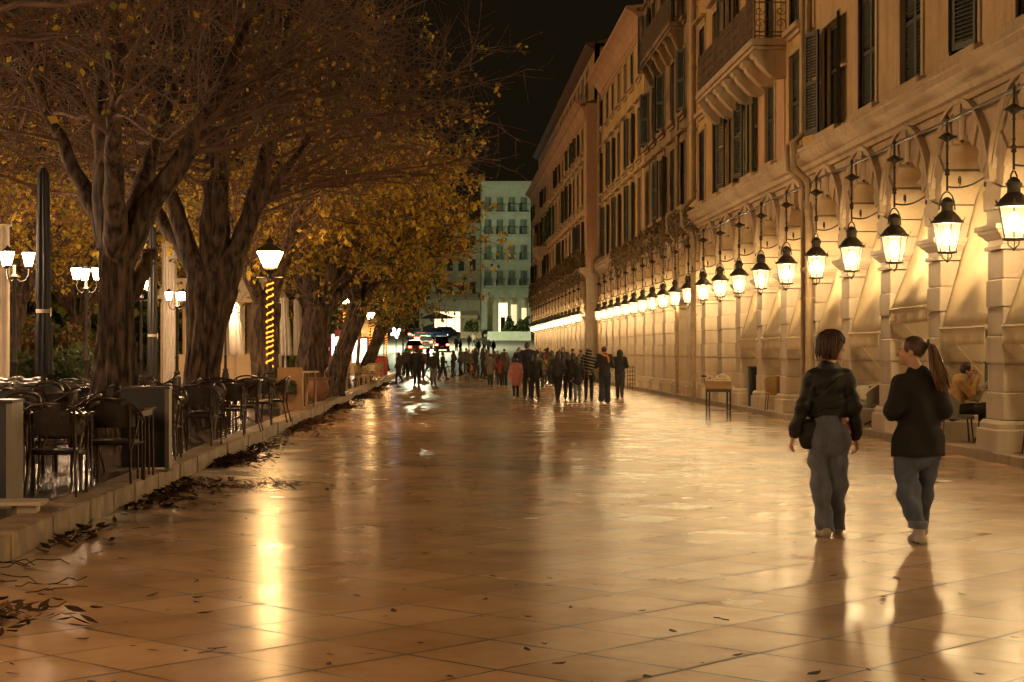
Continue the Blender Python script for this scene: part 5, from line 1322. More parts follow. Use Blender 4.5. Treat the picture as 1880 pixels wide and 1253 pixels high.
# ------------------------------------------------------------------ wet leaves on the paving
M['wet_leaf'] = mat('wet_brown_leaf', (.040,.022,.012), .9, var=.6, scale=5, spec=.1)
M['wet_leaf2'] = mat('dead_leaf', (.085,.045,.02), .9, var=.4, scale=5, spec=.1)
def litter():
    g = random.Random(9); b = MB()
    def leaf(x, y, z, s, curl):
        rz = g.uniform(0,6.3); E = Euler((g.uniform(-curl,curl), g.uniform(-curl,curl), rz)).to_matrix(); b.mi = 1 if g.random() < .25 else 0
        c = Vector((x,y,z)); b.add([tuple(c+E@Vector(p)) for p in ((-s,0,.004),(-.45*s,-.32*s,.001),(.2*s,-.42*s,.002),(.7*s,-.2*s,.003),(1.15*s,.05*s,.006),(.6*s,.26*s,.002),(.1*s,.45*s,.001),(-.5*s,.28*s,.003))], [(0,1,2,3,4,5,6,7)])
    Y = 9.
    while Y < 90:                                         # drifts against the kerb
        dens = max(0., math.sin(Y*.55)+.55*math.sin(Y*1.3+1)+(.1 if Y > 17 else -.5)) + (.5 if 9.4 < Y < 10.4 else 0) + (.7 if 17.2 < Y < 21.5 else 0) + (.2 if Y > 24 else 0)
        for _ in range(int(dens*(24 if Y > 17 else 9))):
            w = abs(g.gauss(0,.28 if Y > 17 else .2)); x = kerb_x(Y)+.04+w; z = .012+max(0,.10*dens*.4-.14*w)*g.random()
            leaf(min(x, kerb_x(Y)+1.6), Y+g.uniform(-.2,.2), z, g.uniform(.03,.075), .5)
        Y += .22
    for _ in range(130): leaf(kerb_x(10)+.45+abs(g.gauss(0,.33)), 10.1+g.gauss(0,.28), .015+g.random()*.03, g.uniform(.03,.07), .5)
    for _ in range(120): leaf(-2.2+g.gauss(0,.4), 20.3+g.gauss(0,.35), .015, g.uniform(.03,.07), .4)
    tag(b.build('leaf_litter', [M['wet_leaf'],M['wet_leaf2']], fix=False), kind='stuff'); b2 = MB(); b.v, b.f, b.m = b2.v, b2.f, b2.m
    for _ in range(620):
        y = 8.2+(g.random()**1.7)*62; x = kerb_x(y)+.2+(STEP-.1-kerb_x(y)-.2)*(g.random()**1.15); leaf(x, y, .008, g.uniform(.018,.06), .12)
    tag(b.build('fallen_leaves', [M['wet_leaf'],M['wet_leaf2']], fix=False), kind='stuff')
    t = MB()
    for _ in range(60):
        y = 8.3+(g.random()**1.5)*32; x = kerb_x(y)+.1+abs(g.gauss(0,2.2)); 
        if g.random() < .5: x = kerb_x(y)+.1+abs(g.gauss(0,.6))
        a = g.uniform(0,6.3); L = g.uniform(.06,.28); p = [(x,y,.008)]
        for k in range(3): a += g.uniform(-.5,.5); p.append((p[-1][0]+math.cos(a)*L/3,p[-1][1]+math.sin(a)*L/3,.008+g.random()*.012))
        t.tube(p, g.uniform(.0015,.0035), 4)
        if L > .2: t.tube([p[1],(p[1][0]+g.uniform(-.1,.1),p[1][1]+g.uniform(-.1,.1),.014)], .003, 3)
    for cx, cy in ((-2.55,10.3),(-1.9,20.2),(-2.7,11.6),(-2.9,12.6)):        # bigger broken sprigs
        for _ in range(4):
            a = g.uniform(0,6.3); L = g.uniform(.2,.45); p = [(cx+g.uniform(-.2,.2),cy+g.uniform(-.2,.2),.01)]
            for k in range(4): a += g.uniform(-.4,.4); p.append((p[-1][0]+math.cos(a)*L/4,p[-1][1]+math.sin(a)*L/4,.01+g.random()*.05))
            t.tube(p, .004, 4)
    tag(t.build('fallen_twigs', M['wet_leaf'], fix=False), kind='stuff')
litter()
# ------------------------------------------------------------------ people
def cloth(name, c, rough=.8, var=.2): return mat('cloth_'+name, c, rough, var=var, scale=9, bump=.12, bscale=150)
CL = {k: cloth(k, c) for k, c in dict(black=(.016,.015,.014), navy=(.02,.024,.04), char=(.045,.04,.038), brown=(.075,.045,.028), taupe=(.12,.095,.065), red=(.16,.025,.02), pink=(.46,.17,.15), orange=(.55,.17,.03),
      olive=(.075,.075,.035), denim=(.075,.085,.11), grey=(.12,.12,.125), darkred=(.10,.022,.02), cream=(.42,.36,.28), tan=(.36,.20,.07), white=(.55,.5,.44), blue=(.06,.09,.2)).items()}
M['leather'] = mat('black_leather', (.008,.0075,.007), .6, var=.3, scale=14, bump=.25, bscale=60)
M['knit'] = mat('black_wool', (.009,.0085,.008), .9, var=.3, scale=20, bump=.2, bscale=200)
M['jeans'] = mat('grey_blue_denim', (.12,.14,.19), .85, var=.3, scale=12, bump=.15, bscale=220, stretch=(1,1,.4))
M['jeans2'] = mat('dark_blue_denim', (.075,.098,.155), .85, var=.3, scale=12, bump=.15, bscale=220, stretch=(1,1,.4))
M['skin'] = mat('skin', (.52,.29,.19), .5, var=.08, scale=12)
M['hair_d'] = mat('dark_hair', (.028,.014,.010), .45, var=.5, scale=30, stretch=(4,4,.5), bump=.3, bscale=60)
M['hair_r'] = mat('dark_auburn_hair', (.048,.019,.013), .5, var=.5, scale=30, stretch=(4,4,.5), bump=.3, bscale=60)
M['hair_l'] = mat('light_brown_hair', (.13,.062,.026), .42, var=.6, scale=30, stretch=(5,5,.35), bump=.5, bscale=70)
M['hair_m'] = mat('brown_hair', (.07,.035,.018), .45, var=.5, scale=30, stretch=(4,4,.5), bump=.3)
M['shoe_w'] = mat('pale_shoe', (.34,.30,.26), .6); M['shoe_d'] = mat('dark_shoe', (.02,.017,.015), .5)
def stripes():
    m, nt, b = new_mat('striped_knit'); N, L = nt.nodes, nt.links; setin(b,'Roughness',.9)
    tc = N.new('ShaderNodeTexCoord'); sp_ = N.new('ShaderNodeSeparateXYZ'); L.new(tc.outputs['Object'], sp_.inputs[0])
    a = N.new('ShaderNodeMath'); a.operation = 'MULTIPLY_ADD'; L.new(sp_.outputs[0], a.inputs[0]); a.inputs[1].default_value = .25; L.new(sp_.outputs[2], a.inputs[2])
    f = N.new('ShaderNodeMath'); f.operation = 'MULTIPLY'; f.inputs[1].default_value = 10.5; L.new(a.outputs[0], f.inputs[0]); g = N.new('ShaderNodeMath'); g.operation = 'FRACT'; L.new(f.outputs[0], g.inputs[0])
    h = N.new('ShaderNodeMath'); h.operation = 'GREATER_THAN'; h.inputs[1].default_value = .78; L.new(g.outputs[0], h.inputs[0])
    mx = N.new('ShaderNodeMix'); mx.data_type = 'RGBA'; mx.inputs[6].default_value = (.02,.018,.016,1); mx.inputs[7].default_value = (.36,.3,.24,1); L.new(h.outputs[0], mx.inputs[0]); L.new(mx.outputs[2], b.inputs['Base Color']); return m
CL['stripe'] = stripes()
V3 = lambda *a: np.array(a, float)
def rotz(v, a): c, s = math.cos(a), math.sin(a); return V3(v[0]*c-v[1]*s, v[0]*s+v[1]*c, v[2])
def head(s, hc, hy=0., k=1., tilt=0.):
    def T(x,y,z): return hc + k*rotz((x,y+z*tilt,z), hy)
    s.ell(T(0,-.01,.022), V3(.073,.091,.097)*k, .02, (0,0,hy)); s.ell(T(0,.028,-.05), V3(.054,.060,.066)*k, .03, (0,0,hy))
    s.cap(T(0,.087,.002), T(0,.107,-.030), .009*k, .0135*k, .012); s.ell(T(0,.083,.026), V3(.045,.016,.011)*k, .015, (0,0,hy))
    for q in (-1,1):
        s.ell(T(q*.031,.079,.004), V3(.013,.012,.010)*k, .006, (0,0,hy)); s.ell(T(q*.074,-.006,-.012), V3(.011,.021,.031)*k, .01, (0,0,hy)); s.ell(T(q*.04,.062,-.028), V3(.02,.02,.018)*k, .02, (0,0,hy))
    s.cap(T(-.018,.083,-.060), T(.018,.083,-.060), .0075*k, .0075*k, .008); s.ell(T(0,.073,-.098), V3(.022,.019,.017)*k, .02, (0,0,hy))
def hand(s, w, d, n, u, k=1.):
    """wrist, hand direction, palm normal, thumb-side direction"""
    d, n, u = unit(np.array(d,float)), unit(np.array(n,float)), unit(np.array(u,float))
    for o in (-.024,-.008,.008,.024): s.cap(w+u*o*.6*k, w+(d*.078+u*o)*k, .0155*k, .0135*k, .012)
    for i, (o, L) in enumerate(((.03,.066),(.0105,.076),(-.0095,.071),(-.028,.056))):
        b = w+(d*.080+u*o)*k; L *= k; c = .22+.1*i; m1 = b+unit(d+n*c)*L*.5; m2 = m1+unit(d*.75+n*(c+.45))*L*.32; m3 = m2+unit(d*.5+n*(c+.7))*L*.22
        s.chain([b,m1,m2,m3], [.0092*k,.0086*k,.0078*k,.0068*k], .003)
    b = w+(d*.022+u*.026)*k; m1 = b+unit(d*.75+u*.75)*.038*k; m2 = m1+unit(d*.95+u*.25+n*.35)*.032*k
    s.chain([b,m1,m2], [.0125*k,.0105*k,.0085*k], .006)
def joints(H, stride=.3, lead=1, arms='down', wide=1., sway=0.):
    s = H/1.7; J = {'s': s, 'hipc': V3(0,0,.92)*s, 'chest': V3(0,-.005,1.32)*s, 'neck': V3(0,-.015,1.44)*s, 'head': V3(0,.015,1.585)*s, 'w': wide}
    for q, n in ((-1,'l'),(1,'r')):
        f = stride/2*(1 if q == lead else -1); hip = V3(q*.088,0,.90)*s; back = f < -.05
        ank = V3(q*.085, f-.03, .085+(.05 if back else 0))*s; J['hip'+n] = hip; J['ank'+n] = ank
        J['knee'+n] = (hip+ank)/2 + V3(0,.05+(.03 if back else 0),0)*s; J['toe'+n] = ank+V3(q*.02,.15,-.055-(.05 if back else 0))*s; J['heel'+n] = ank+V3(0,-.05,-.045)*s
        sh = V3(q*.168*wide,-.01,1.392)*s; sw = -f*.45
        if arms == 'down': el, wr = V3(q*.225*wide,-.04+sw*.5,1.115)*s, V3(q*.235*wide,.03+sw,.875)*s
        elif arms == 'pocket': el, wr = V3(q*.275*wide,-.09,1.13)*s, V3(q*.205*wide,.06,.955)*s
        elif arms == 'front': el, wr = V3(q*.24*wide,-.01,1.13)*s, V3(q*.09,.22,1.10)*s
        else: el, wr = V3(q*.235*wide,.02,1.14)*s, V3(q*.06,.23,1.30)*s
        J['sh'+n], J['el'+n], J['wr'+n] = sh, el, wr
    return J
def body_sdf(J, h, hy=0., hk=1., feet=True, tilt=0., slim=1.):
    s = J['s']; b = SDF(h); w = J.get('w',1.)
    b.cap(J['hipc']+V3(0,0,.0), J['chest'], .118*s*slim, .125*s*w*slim, .05, 1.45); b.cap(J['hipc']+V3(0,-.01,-.05*s), J['hipc']+V3(0,0,.05*s), .13*s*slim, .118*s*slim, .05, 1.35)
    b.cap(J['shl'], J['shr'], .052*s, .052*s, .06); b.cap(J['chest'], J['neck'], .09*s, .055*s, .05); b.cap(J['neck'], J['head']+V3(0,-.02,-.05)*s, .053*s*hk, .05*s*hk, .03)
    head(b, J['head'], hy, s*hk, tilt)
    for n, q in (('l',-1),('r',1)):
        b.chain([J['sh'+n], J['el'+n], J['wr'+n]], [.047*s,.036*s,.025*s], .03)
        d = unit(J['wr'+n]-J['el'+n]); nn = J.get('palm'+n, V3(-q,.1,0)); u = J.get('thumb'+n, V3(0,1,.15)); u = u-d*np.dot(u,d); nn = nn-d*np.dot(nn,d)
        hand(b, J['wr'+n]+d*.01, d, nn, u, s)
        b.chain([J['hip'+n], J['knee'+n], J['ank'+n]], [.082*s,.052*s,.036*s], .04)
        b.cap(J['ank'+n]+V3(0,-.01,-.04)*s, J['toe'+n], .034*s, .026*s, .03)
    return b
def shoes_sdf(J, h, n):
    s = J['s']; b = SDF(h)
    if True:
        a, t, e = J['ank'+n], J['toe'+n], J['heel'+n]
        b.cap(e+V3(0,.0,-.004)*s, t, .036*s, .034*s, .02); b.cap(e, a+V3(0,-.005,-.02)*s, .038*s, .040*s, .03)
        b.cap(a+V3(0,.03,-.02)*s, t+V3(0,-.03,.012)*s, .04*s, .03*s, .03)
    return b
def top_sdf(J, h, hem=.86, fat=1., sl=1., collar=True, flare=.0):
    s = J['s']; b = SDF(h); w = J.get('w',1.); hz = V3(0,0,hem)*s
    b.cap(V3(0,0,1.05)*s+V3(J['hipc'][0],J['hipc'][1],0), J['chest'], .140*s*fat, .150*s*fat*w, .05, 1.4)
    b.cap(V3(J['hipc'][0],J['hipc'][1],(hem+.08)*s), V3(J['hipc'][0],J['hipc'][1],1.05*s), (.145+flare)*s*fat, .140*s*fat, .04, 1.3)
    b.cap(J['shl'], J['shr'], .070*s*fat, .070*s*fat, .06); b.cap(J['chest'], J['neck']+V3(0,-.005,-.005)*s, .115*s*fat, .072*s, .05)
    for n in 'lr': b.chain([J['sh'+n], J['el'+n], J['wr'+n]], [.066*s*fat*sl,.055*s*fat*sl,.044*s*fat*sl], .035)
    return b
def trousers_sdf(J, h, r=(.096,.070,.056), hipr=1.):
    s = J['s']; b = SDF(h)
    b.cap(J['hipc']+V3(0,-.008,-.05)*s, J['hipc']+V3(0,0,.10)*s, .146*s*hipr, .130*s*hipr, .04, 1.3)
    for n in 'lr': b.chain([J['hip'+n], J['knee'+n], J['ank'+n]+V3(0,0,.0)], [r[0]*s,r[1]*s,r[2]*s], .04)
    return b
def hair_sdf(J, h, kind, hy=0., hk=1.):
    s = J['s']*hk; hc = J['head']; b = SDF(h)
    def T(x,y,z): return hc + s*rotz((x,y,z), hy)
    b.ell(T(0,-.022,.032), V3(.084,.097,.100)*s, .02, (0,0,hy))
    if kind in ('long','bob'):
        b.cap(T(0,-.055,.0), T(0,-.075,-.10), .082*s, .075*s, .03)
        for q in (-1,1): b.cap(T(q*.06,-.02,.03), T(q*.068,-.02,-.11), .035*s, .036*s, .03)
    if kind == 'long': b.cap(T(0,-.08,-.08), T(0,-.10,-.27), .07*s, .045*s, .04)
    if kind == 'hood': b.ell(T(0,-.03,.01), V3(.108,.115,.125)*s, .03, (0,0,hy)); b.cap(T(0,-.05,-.05), T(0,-.05,-.13), .1*s, .11*s, .04)
    if kind == 'pony': b.cap(T(0,-.10,.05), T(0,-.15,.03), .03*s, .03*s, .02); b.chain([T(0,-.15,.03),T(.0,-.16,-.1),T(.0,-.13,-.25)], [.032*s,.038*s,.015*s], .02)
    b.ell(T(0,.105,-.035), V3(.066,.075,.085)*s, .02, (0,0,hy), cut=True)
    return b
def person(label, px_, py_, ph, yaw=0., top='black', legs='black', hair='short', hm='hair_d', coat=.86, fat=1., stride=.3, lead=1, arms='down', shoe='shoe_d', hy=0., wide=1., lr=(.096,.07,.056), h=.016, group='people strolling along the street', Yz=None, extra=None, X=None):
    fat *= 1.12; lr = tuple(q*1.1 for q in lr)
    if Yz is None: Y = F*CH/(py_-VY); z = 0.
    else: Y = Yz; z = hillz(Y)
    H = (py_-ph)*Y/F if ph else 1.7
    H = max(1.15, min(1.86, H)); hk = 1.0 if H > 1.5 else 1.14
    root = thing('person', label, 'person', (PX(px_,Y) if X is None else X, Y, z), yaw, group); s = H/1.7
    J = joints(H, stride, lead, arms, wide); hh = h if Y < 70 else (h*1.25 if Y < 105 else .026)
    body_sdf(J, hh*.85 if Y < 70 else hh, hy, hk).build('body', M['skin'], root)
    for n in 'lr': shoes_sdf(J, hh, n).build('shoe', M[shoe], root)
    trousers_sdf(J, hh, lr).build('trousers', CL[legs], root, fold=.004, seed=len(label))
    top_sdf(J, hh, coat, fat, flare=.02 if coat < .7 else 0).build('coat', CL[top], root, fold=.007, seed=len(label)+2)
    hs_ = hair_sdf(J, hh, hair, hy, hk)
    hs_.build('hood' if hair == 'hood' else 'hair', CL[top] if hair == 'hood' else M[hm], root)
    if extra: extra(root, J, hh)
    return root
def scarf(m):
    def f(root, J, h):
        s = J['s']; b = SDF(h*.8); n = J['neck']
        pts = [n+V3(.095*math.cos(a),.085*math.sin(a)-.0,.025*math.sin(2*a)+.0)*s for a in [k*2*math.pi/10 for k in range(11)]]
        b.chain(pts, [.032*s]*11, .02); b.chain([n+V3(.08,-.08,0)*s, n+V3(.13,-.13,-.1)*s, n+V3(.14,-.12,-.2)*s], [.035*s,.03*s,.025*s], .02)
        b.build('scarf', CL[m], root)
    return f
def bag(m, q=1, z=.85):
    def f(root, J, h):
        s = J['s']; b = MB(); b.bev(q*.26*s-.05, q*.26*s+.05, -.14*s, .12*s, (z-.12)*s, (z+.1)*s, .02); b.tube([(q*.25*s,.1*s,(z+.1)*s),(q*.17*s,.03,1.43*s),(q*.25*s,-.12*s,(z+.1)*s)], .012, 5); b.build('bag', M['leather'] if m is None else CL[m], root)
    return f
def shawl(root, J, h):
    s = J['s']; b = SDF(h); b.cap(V3(-.15,-.1,.92)*s, V3(.17,-.1,.95)*s, .05*s, .05*s, .03); b.chain([V3(.15,-.12,.95)*s,V3(.2,-.13,.8)*s,V3(.19,-.1,.66)*s], [.05*s,.045*s,.03*s], .03); b.chain([V3(.0,-.13,.93)*s,V3(-.04,-.14,.8)*s,V3(.03,-.13,.7)*s], [.04*s,.035*s,.02*s], .03)
    b.build('tied_shirt', CL['olive'], root, fold=.006)
bell = (.098,.07,.085)
P = person
P('child in a pink puffer coat and black leggings, back turned',947,734,658,.1,'pink','black','short','hair_d',.68,1.16,.18,1,'down','shoe_w',lr=(.075,.055,.042))
P('tall man in dark navy jacket just right of the pink coat',969,733,630,-.1,'navy','black','short','hair_m',.84,1.05,.3,1,'pocket',hy=-.9,wide=1.08)
P('short person in a black coat, right of the tall man',982.5,735,651,.1,'black','black','long','hair_d',.78,1.02,.4,-1,'down')
P('person in olive coat with an orange scarf',996,712,652,.4,'olive','black','bob','hair_d',.7,1.05,.3,1,'front',extra=scarf('orange'))
P('striding person in dark jacket left of the black puffer group',1024,737,646,-.3,'char','black','bob','hair_d',.82,1.03,.62,-1,'pocket',hy=.4)
P('person in long black coat in the middle of the right hand group',1043,735,648,-.1,'black','black','bob','hair_m',.72,1.06,.35,1,'pocket')
P('shorter person in black puffer and grey jeans',1060,738,656,.0,'black','grey','long','hair_d',.72,1.12,.2,1,'down')
P('person in a striped dark knit with a shirt tied at the waist',1081,737,641,-.1,'stripe','black','hood','hair_d',.86,1.08,.45,1,'front',lr=(.082,.058,.045),extra=shawl)
P('person in black jacket with an orange scarf and bootcut jeans',1110,741,637,-.2,'black','navy','short','hair_d',.82,1.06,.12,1,'phone',lr=bell,extra=scarf('orange'),hy=-.5)
P('rightmost walker in a black hooded jacket by the arcade',1138,732,643,-.15,'black','char','hood','hair_d',.84,1.06,.35,-1,'front',wide=1.05)
P('woman in a dark coat walking by the left kerb with a pale bag',732,703,648,1.2,'char','black','long','hair_m',.62,1.02,.45,1,'down',extra=bag('cream',1,.95))
P('broad man in black jacket left of the red jacket',765,707.5,641,.0,'black','black','short','hair_d',.82,1.12,.25,1,'pocket',wide=1.12)
P('person in a red jacket behind the broad man',774,696,642,-.2,'darkred','black','short','hair_m',.84,1.05,.2,1,'down')
P('man in black jacket and grey jeans beside the bicycle wheel',796,708,647,.05,'black','grey','short','hair_d',.86,1.12,.15,1,'front')
P('person in black pushing the bicycle',813,698,648,-1.2,'black','black','short','hair_d',.84,1.,.5,1,'front')
P('person in taupe coat left of the red coat',900,709,650,.1,'taupe','black','short','hair_m',.66,1.08,.12,1,'pocket')
P('person in a dark red coat standing with the taupe coat',917,709,652,-.1,'red','black','bob','hair_d',.72,1.02,.12,1,'down')
P('slim person in black between red coat and pink coat',927,709,648,.2,'brown','black','long','hair_d',.78,1.,.15,1,'down')
tops = ['black','char','navy','brown','black','olive','taupe','black','darkred','char']; hairs = ['short','long','bob','short','hood','short','long']
bgp = [(745,693),(753,690),(786,691),(832,692),(846,691),(856,689),(861,693),(874,694),(887,696),(894,691),(908,692),(914,690),(953,706),(975,694),(986,697),(1005,704),(1013,708),(1034,703),(1052,703),(1066,702),(1001,692),(1028,690),(760,688),(771,688),(803,689),(868,688),(926,688),(950,688),(990,688)]
LM = [(732,'the woman with the pale bag'),(765,'the broad man'),(796,'the man in grey jeans'),(813,'the bicycle pusher'),(865,'the pushchair'),(900,'the taupe coat'),(917,'the dark red coat'),(947,'the pink coat'),(970,'the tall navy man'),(996,'the olive coat'),(1024,'the striding walker'),(1060,'the grey jeans walker'),(1081,'the striped knit'),(1110,'the bootcut jeans')]
seen_l = set()
def bg_label(i, a, b, t, yw, hr):
    p, n = min(LM, key=lambda q: abs(q[0]-a)); side = 'behind' if abs(p-a) < 4 else ('left of' if a < p else 'right of')
    face = {0:'walking away',1.3:'turned left',-1.3:'turned right',3.1:'facing the viewer'}[yw]
    l = f'{dict(char="charcoal",darkred="dark red").get(t,t)} walker with {dict(short="short hair",long="long hair",bob="bobbed hair",hood="hood up")[hr]}, {face}, {side} {n}'
    if l in seen_l: l += ', further off'
    seen_l.add(l); return l
walk = ['walking away','turned left','turned right','facing the viewer']
for i, (a, b) in enumerate(bgp):
    t = tops[(i*7+3) % 10]; hr = hairs[(i*5+1) % 7]; g = rng.random(); yw = [0,1.3,-1.3,3.1][(i*3+i//4) % 4]
    side = 'left' if a < 800 else 'middle' if a < 930 else 'right'
    P(bg_label(i, a, b, t, yw, hr), a, b, b-1.68*(b-VY)/CH*rng.uniform(.93,1.04), yw+rng.uniform(-.3,.3), t, ['black','char','denim','navy'][i%4], hr, ['hair_d','hair_m','hair_d'][i%3], [.84,.7,.78,.62][i%4], 1.05, rng.uniform(.1,.5), 1, ['pocket','down','front'][i%3], h=.018, group='distant crowd on the street')
for i, (a, Y, t, yw) in enumerate(((838,206,'char',.0),(861,213,'navy',.5),(870,219,'brown',-.4),(889,205,'cream',3.),(845,196,'black',1.2),(897,198,'white',.3),(878,194,'olive',0),(906,193,'black',.8))):
    P(f'tiny {dict(char="charcoal").get(t,t)} clad walker on the rising road, {ord_(i)}', a, None, None, yw, t, 'black', hairs[i%7], 'hair_d', .8, 1.05, .35, 1, 'down', Yz=Y, h=.026, group='walkers on the rising road')

# ---- bicycle
def bicycle(label, x, y, rz):
    root = thing('bicycle', label, 'bicycle', (x,y,0), rz); r = .34
    for sx in (-.53,.53):
        b = MB(); b.tube([(sx+r*math.cos(a),0,r+.01+r*math.sin(a)) for a in [k*2*math.pi/28 for k in range(28)]], .02, 6, closed=True); o = b.build('wheel', M['shoe_d'], root, smooth='all')
        b = MB()
        for k in range(12): a = math.pi*k/6; b.tube([(sx,0,r+.01),(sx+r*math.cos(a),0,r+.01+r*math.sin(a))], .003, 3)
        b.build('spokes', M['steel'], o)
    b = MB(); bb, st, hd, rw, fw = (-.08,0,.30),(-.22,0,.80),(.36,0,.82),(-.53,0,r+.01),(.53,0,r+.01)
    for p, q in ((bb,st),(bb,(.39,0,.72)),((-.2,0,.75),hd),(bb,rw),(rw,(-.2,0,.74)),((.34,0,.9),(.42,0,.66)),((.42,0,.66),fw)): b.tube([p,q], .017, 6)
    b.tube([st,(-.25,0,.92)], .014, 6); b.build('frame', M['iron'], root)
    b = MB(); b.tube([(.22,-.28,.98),(.33,-.2,1.0),(.35,0,.97),(.33,.2,1.0),(.22,.28,.98)], .013, 6); b.tube([(.345,0,.88),(.35,0,.98)], .014, 6); b.build('handlebar', M['iron'], root)
    b = MB(); b.ell((-.26,0,.94), (.13,.07,.03), 10, 6); b.build('saddle', M['leather'], root, smooth='all')
    b = MB(); b.tube([(-.08,-.1,.3),(-.08,.1,.3)], .012, 5); b.tube([(-.08,.1,.3),(.05,.1,.2)], .01, 5); b.tube([(-.08,-.1,.3),(-.21,-.1,.4)], .01, 5); b.box(.0,.1,.1,.18,.18,.21); b.box(-.26,-.16,-.18,-.1,.39,.42); b.build('pedals', M['iron'], root)
bicycle('black bicycle seen side on among the walkers', PX(809,100), 99.3, .25)
# ---- pushchair
def stroller(label, px_, Y):
    root = thing('pushchair', label, 'pushchair', (PX(px_,Y),Y,0), .2)
    for sx in (-.24,.24):
        for sy, r in ((-.3,.11),(.32,.09)):
            b = MB(); b.tube([(sx,sy+r*math.cos(a),r+.012+r*math.sin(a)) for a in [k*math.pi/9 for k in range(18)]], .02, 5, closed=True); b.build('wheel', M['shoe_d'], root, smooth='all')
        
    b = MB()
    for sx in (-.24,.24): b.tube([(sx,-.3,.11),(sx,.1,.55),(sx,.5,1.02)], .014, 5); b.tube([(sx,.32,.1),(sx,-.02,.5),(sx,-.2,.62)], .014, 5)
    b.tube([(-.24,.5,1.02),(.24,.5,1.02)], .016, 5); b.build('frame', M['iron'], root)
    s_ = SDF(.02); s_.cap((-.16,-.15,.42),(.16,-.15,.42),.07,k=.04); s_.cap((-.15,.08,.5),(.15,.2,.85),.08,k=.05); s_.cap((.15,.08,.5),(-.15,.2,.85),.08,k=.05); s_.build('seat', CL['black'], root)
    s_ = SDF(.018); s_.ell((0,.0,.72),(.075,.085,.095),.02); s_.cap((0,.02,.42),(0,.02,.62),.1,.08,.03); s_.cap((-.06,-.05,.42),(-.08,-.3,.4),.045,.04,.02); s_.cap((.06,-.05,.42),(.08,-.3,.4),.045,.04,.02)
    o = s_.build('person', CL['orange'], None); o.parent = None; o.location = (PX(px_,Y),Y,0); o.rotation_euler = (0,0,.2); tag(o, 'small child in orange sitting in the pushchair', 'person')
stroller('low pushchair with a small child in the middle of the crowd', 865, 96)

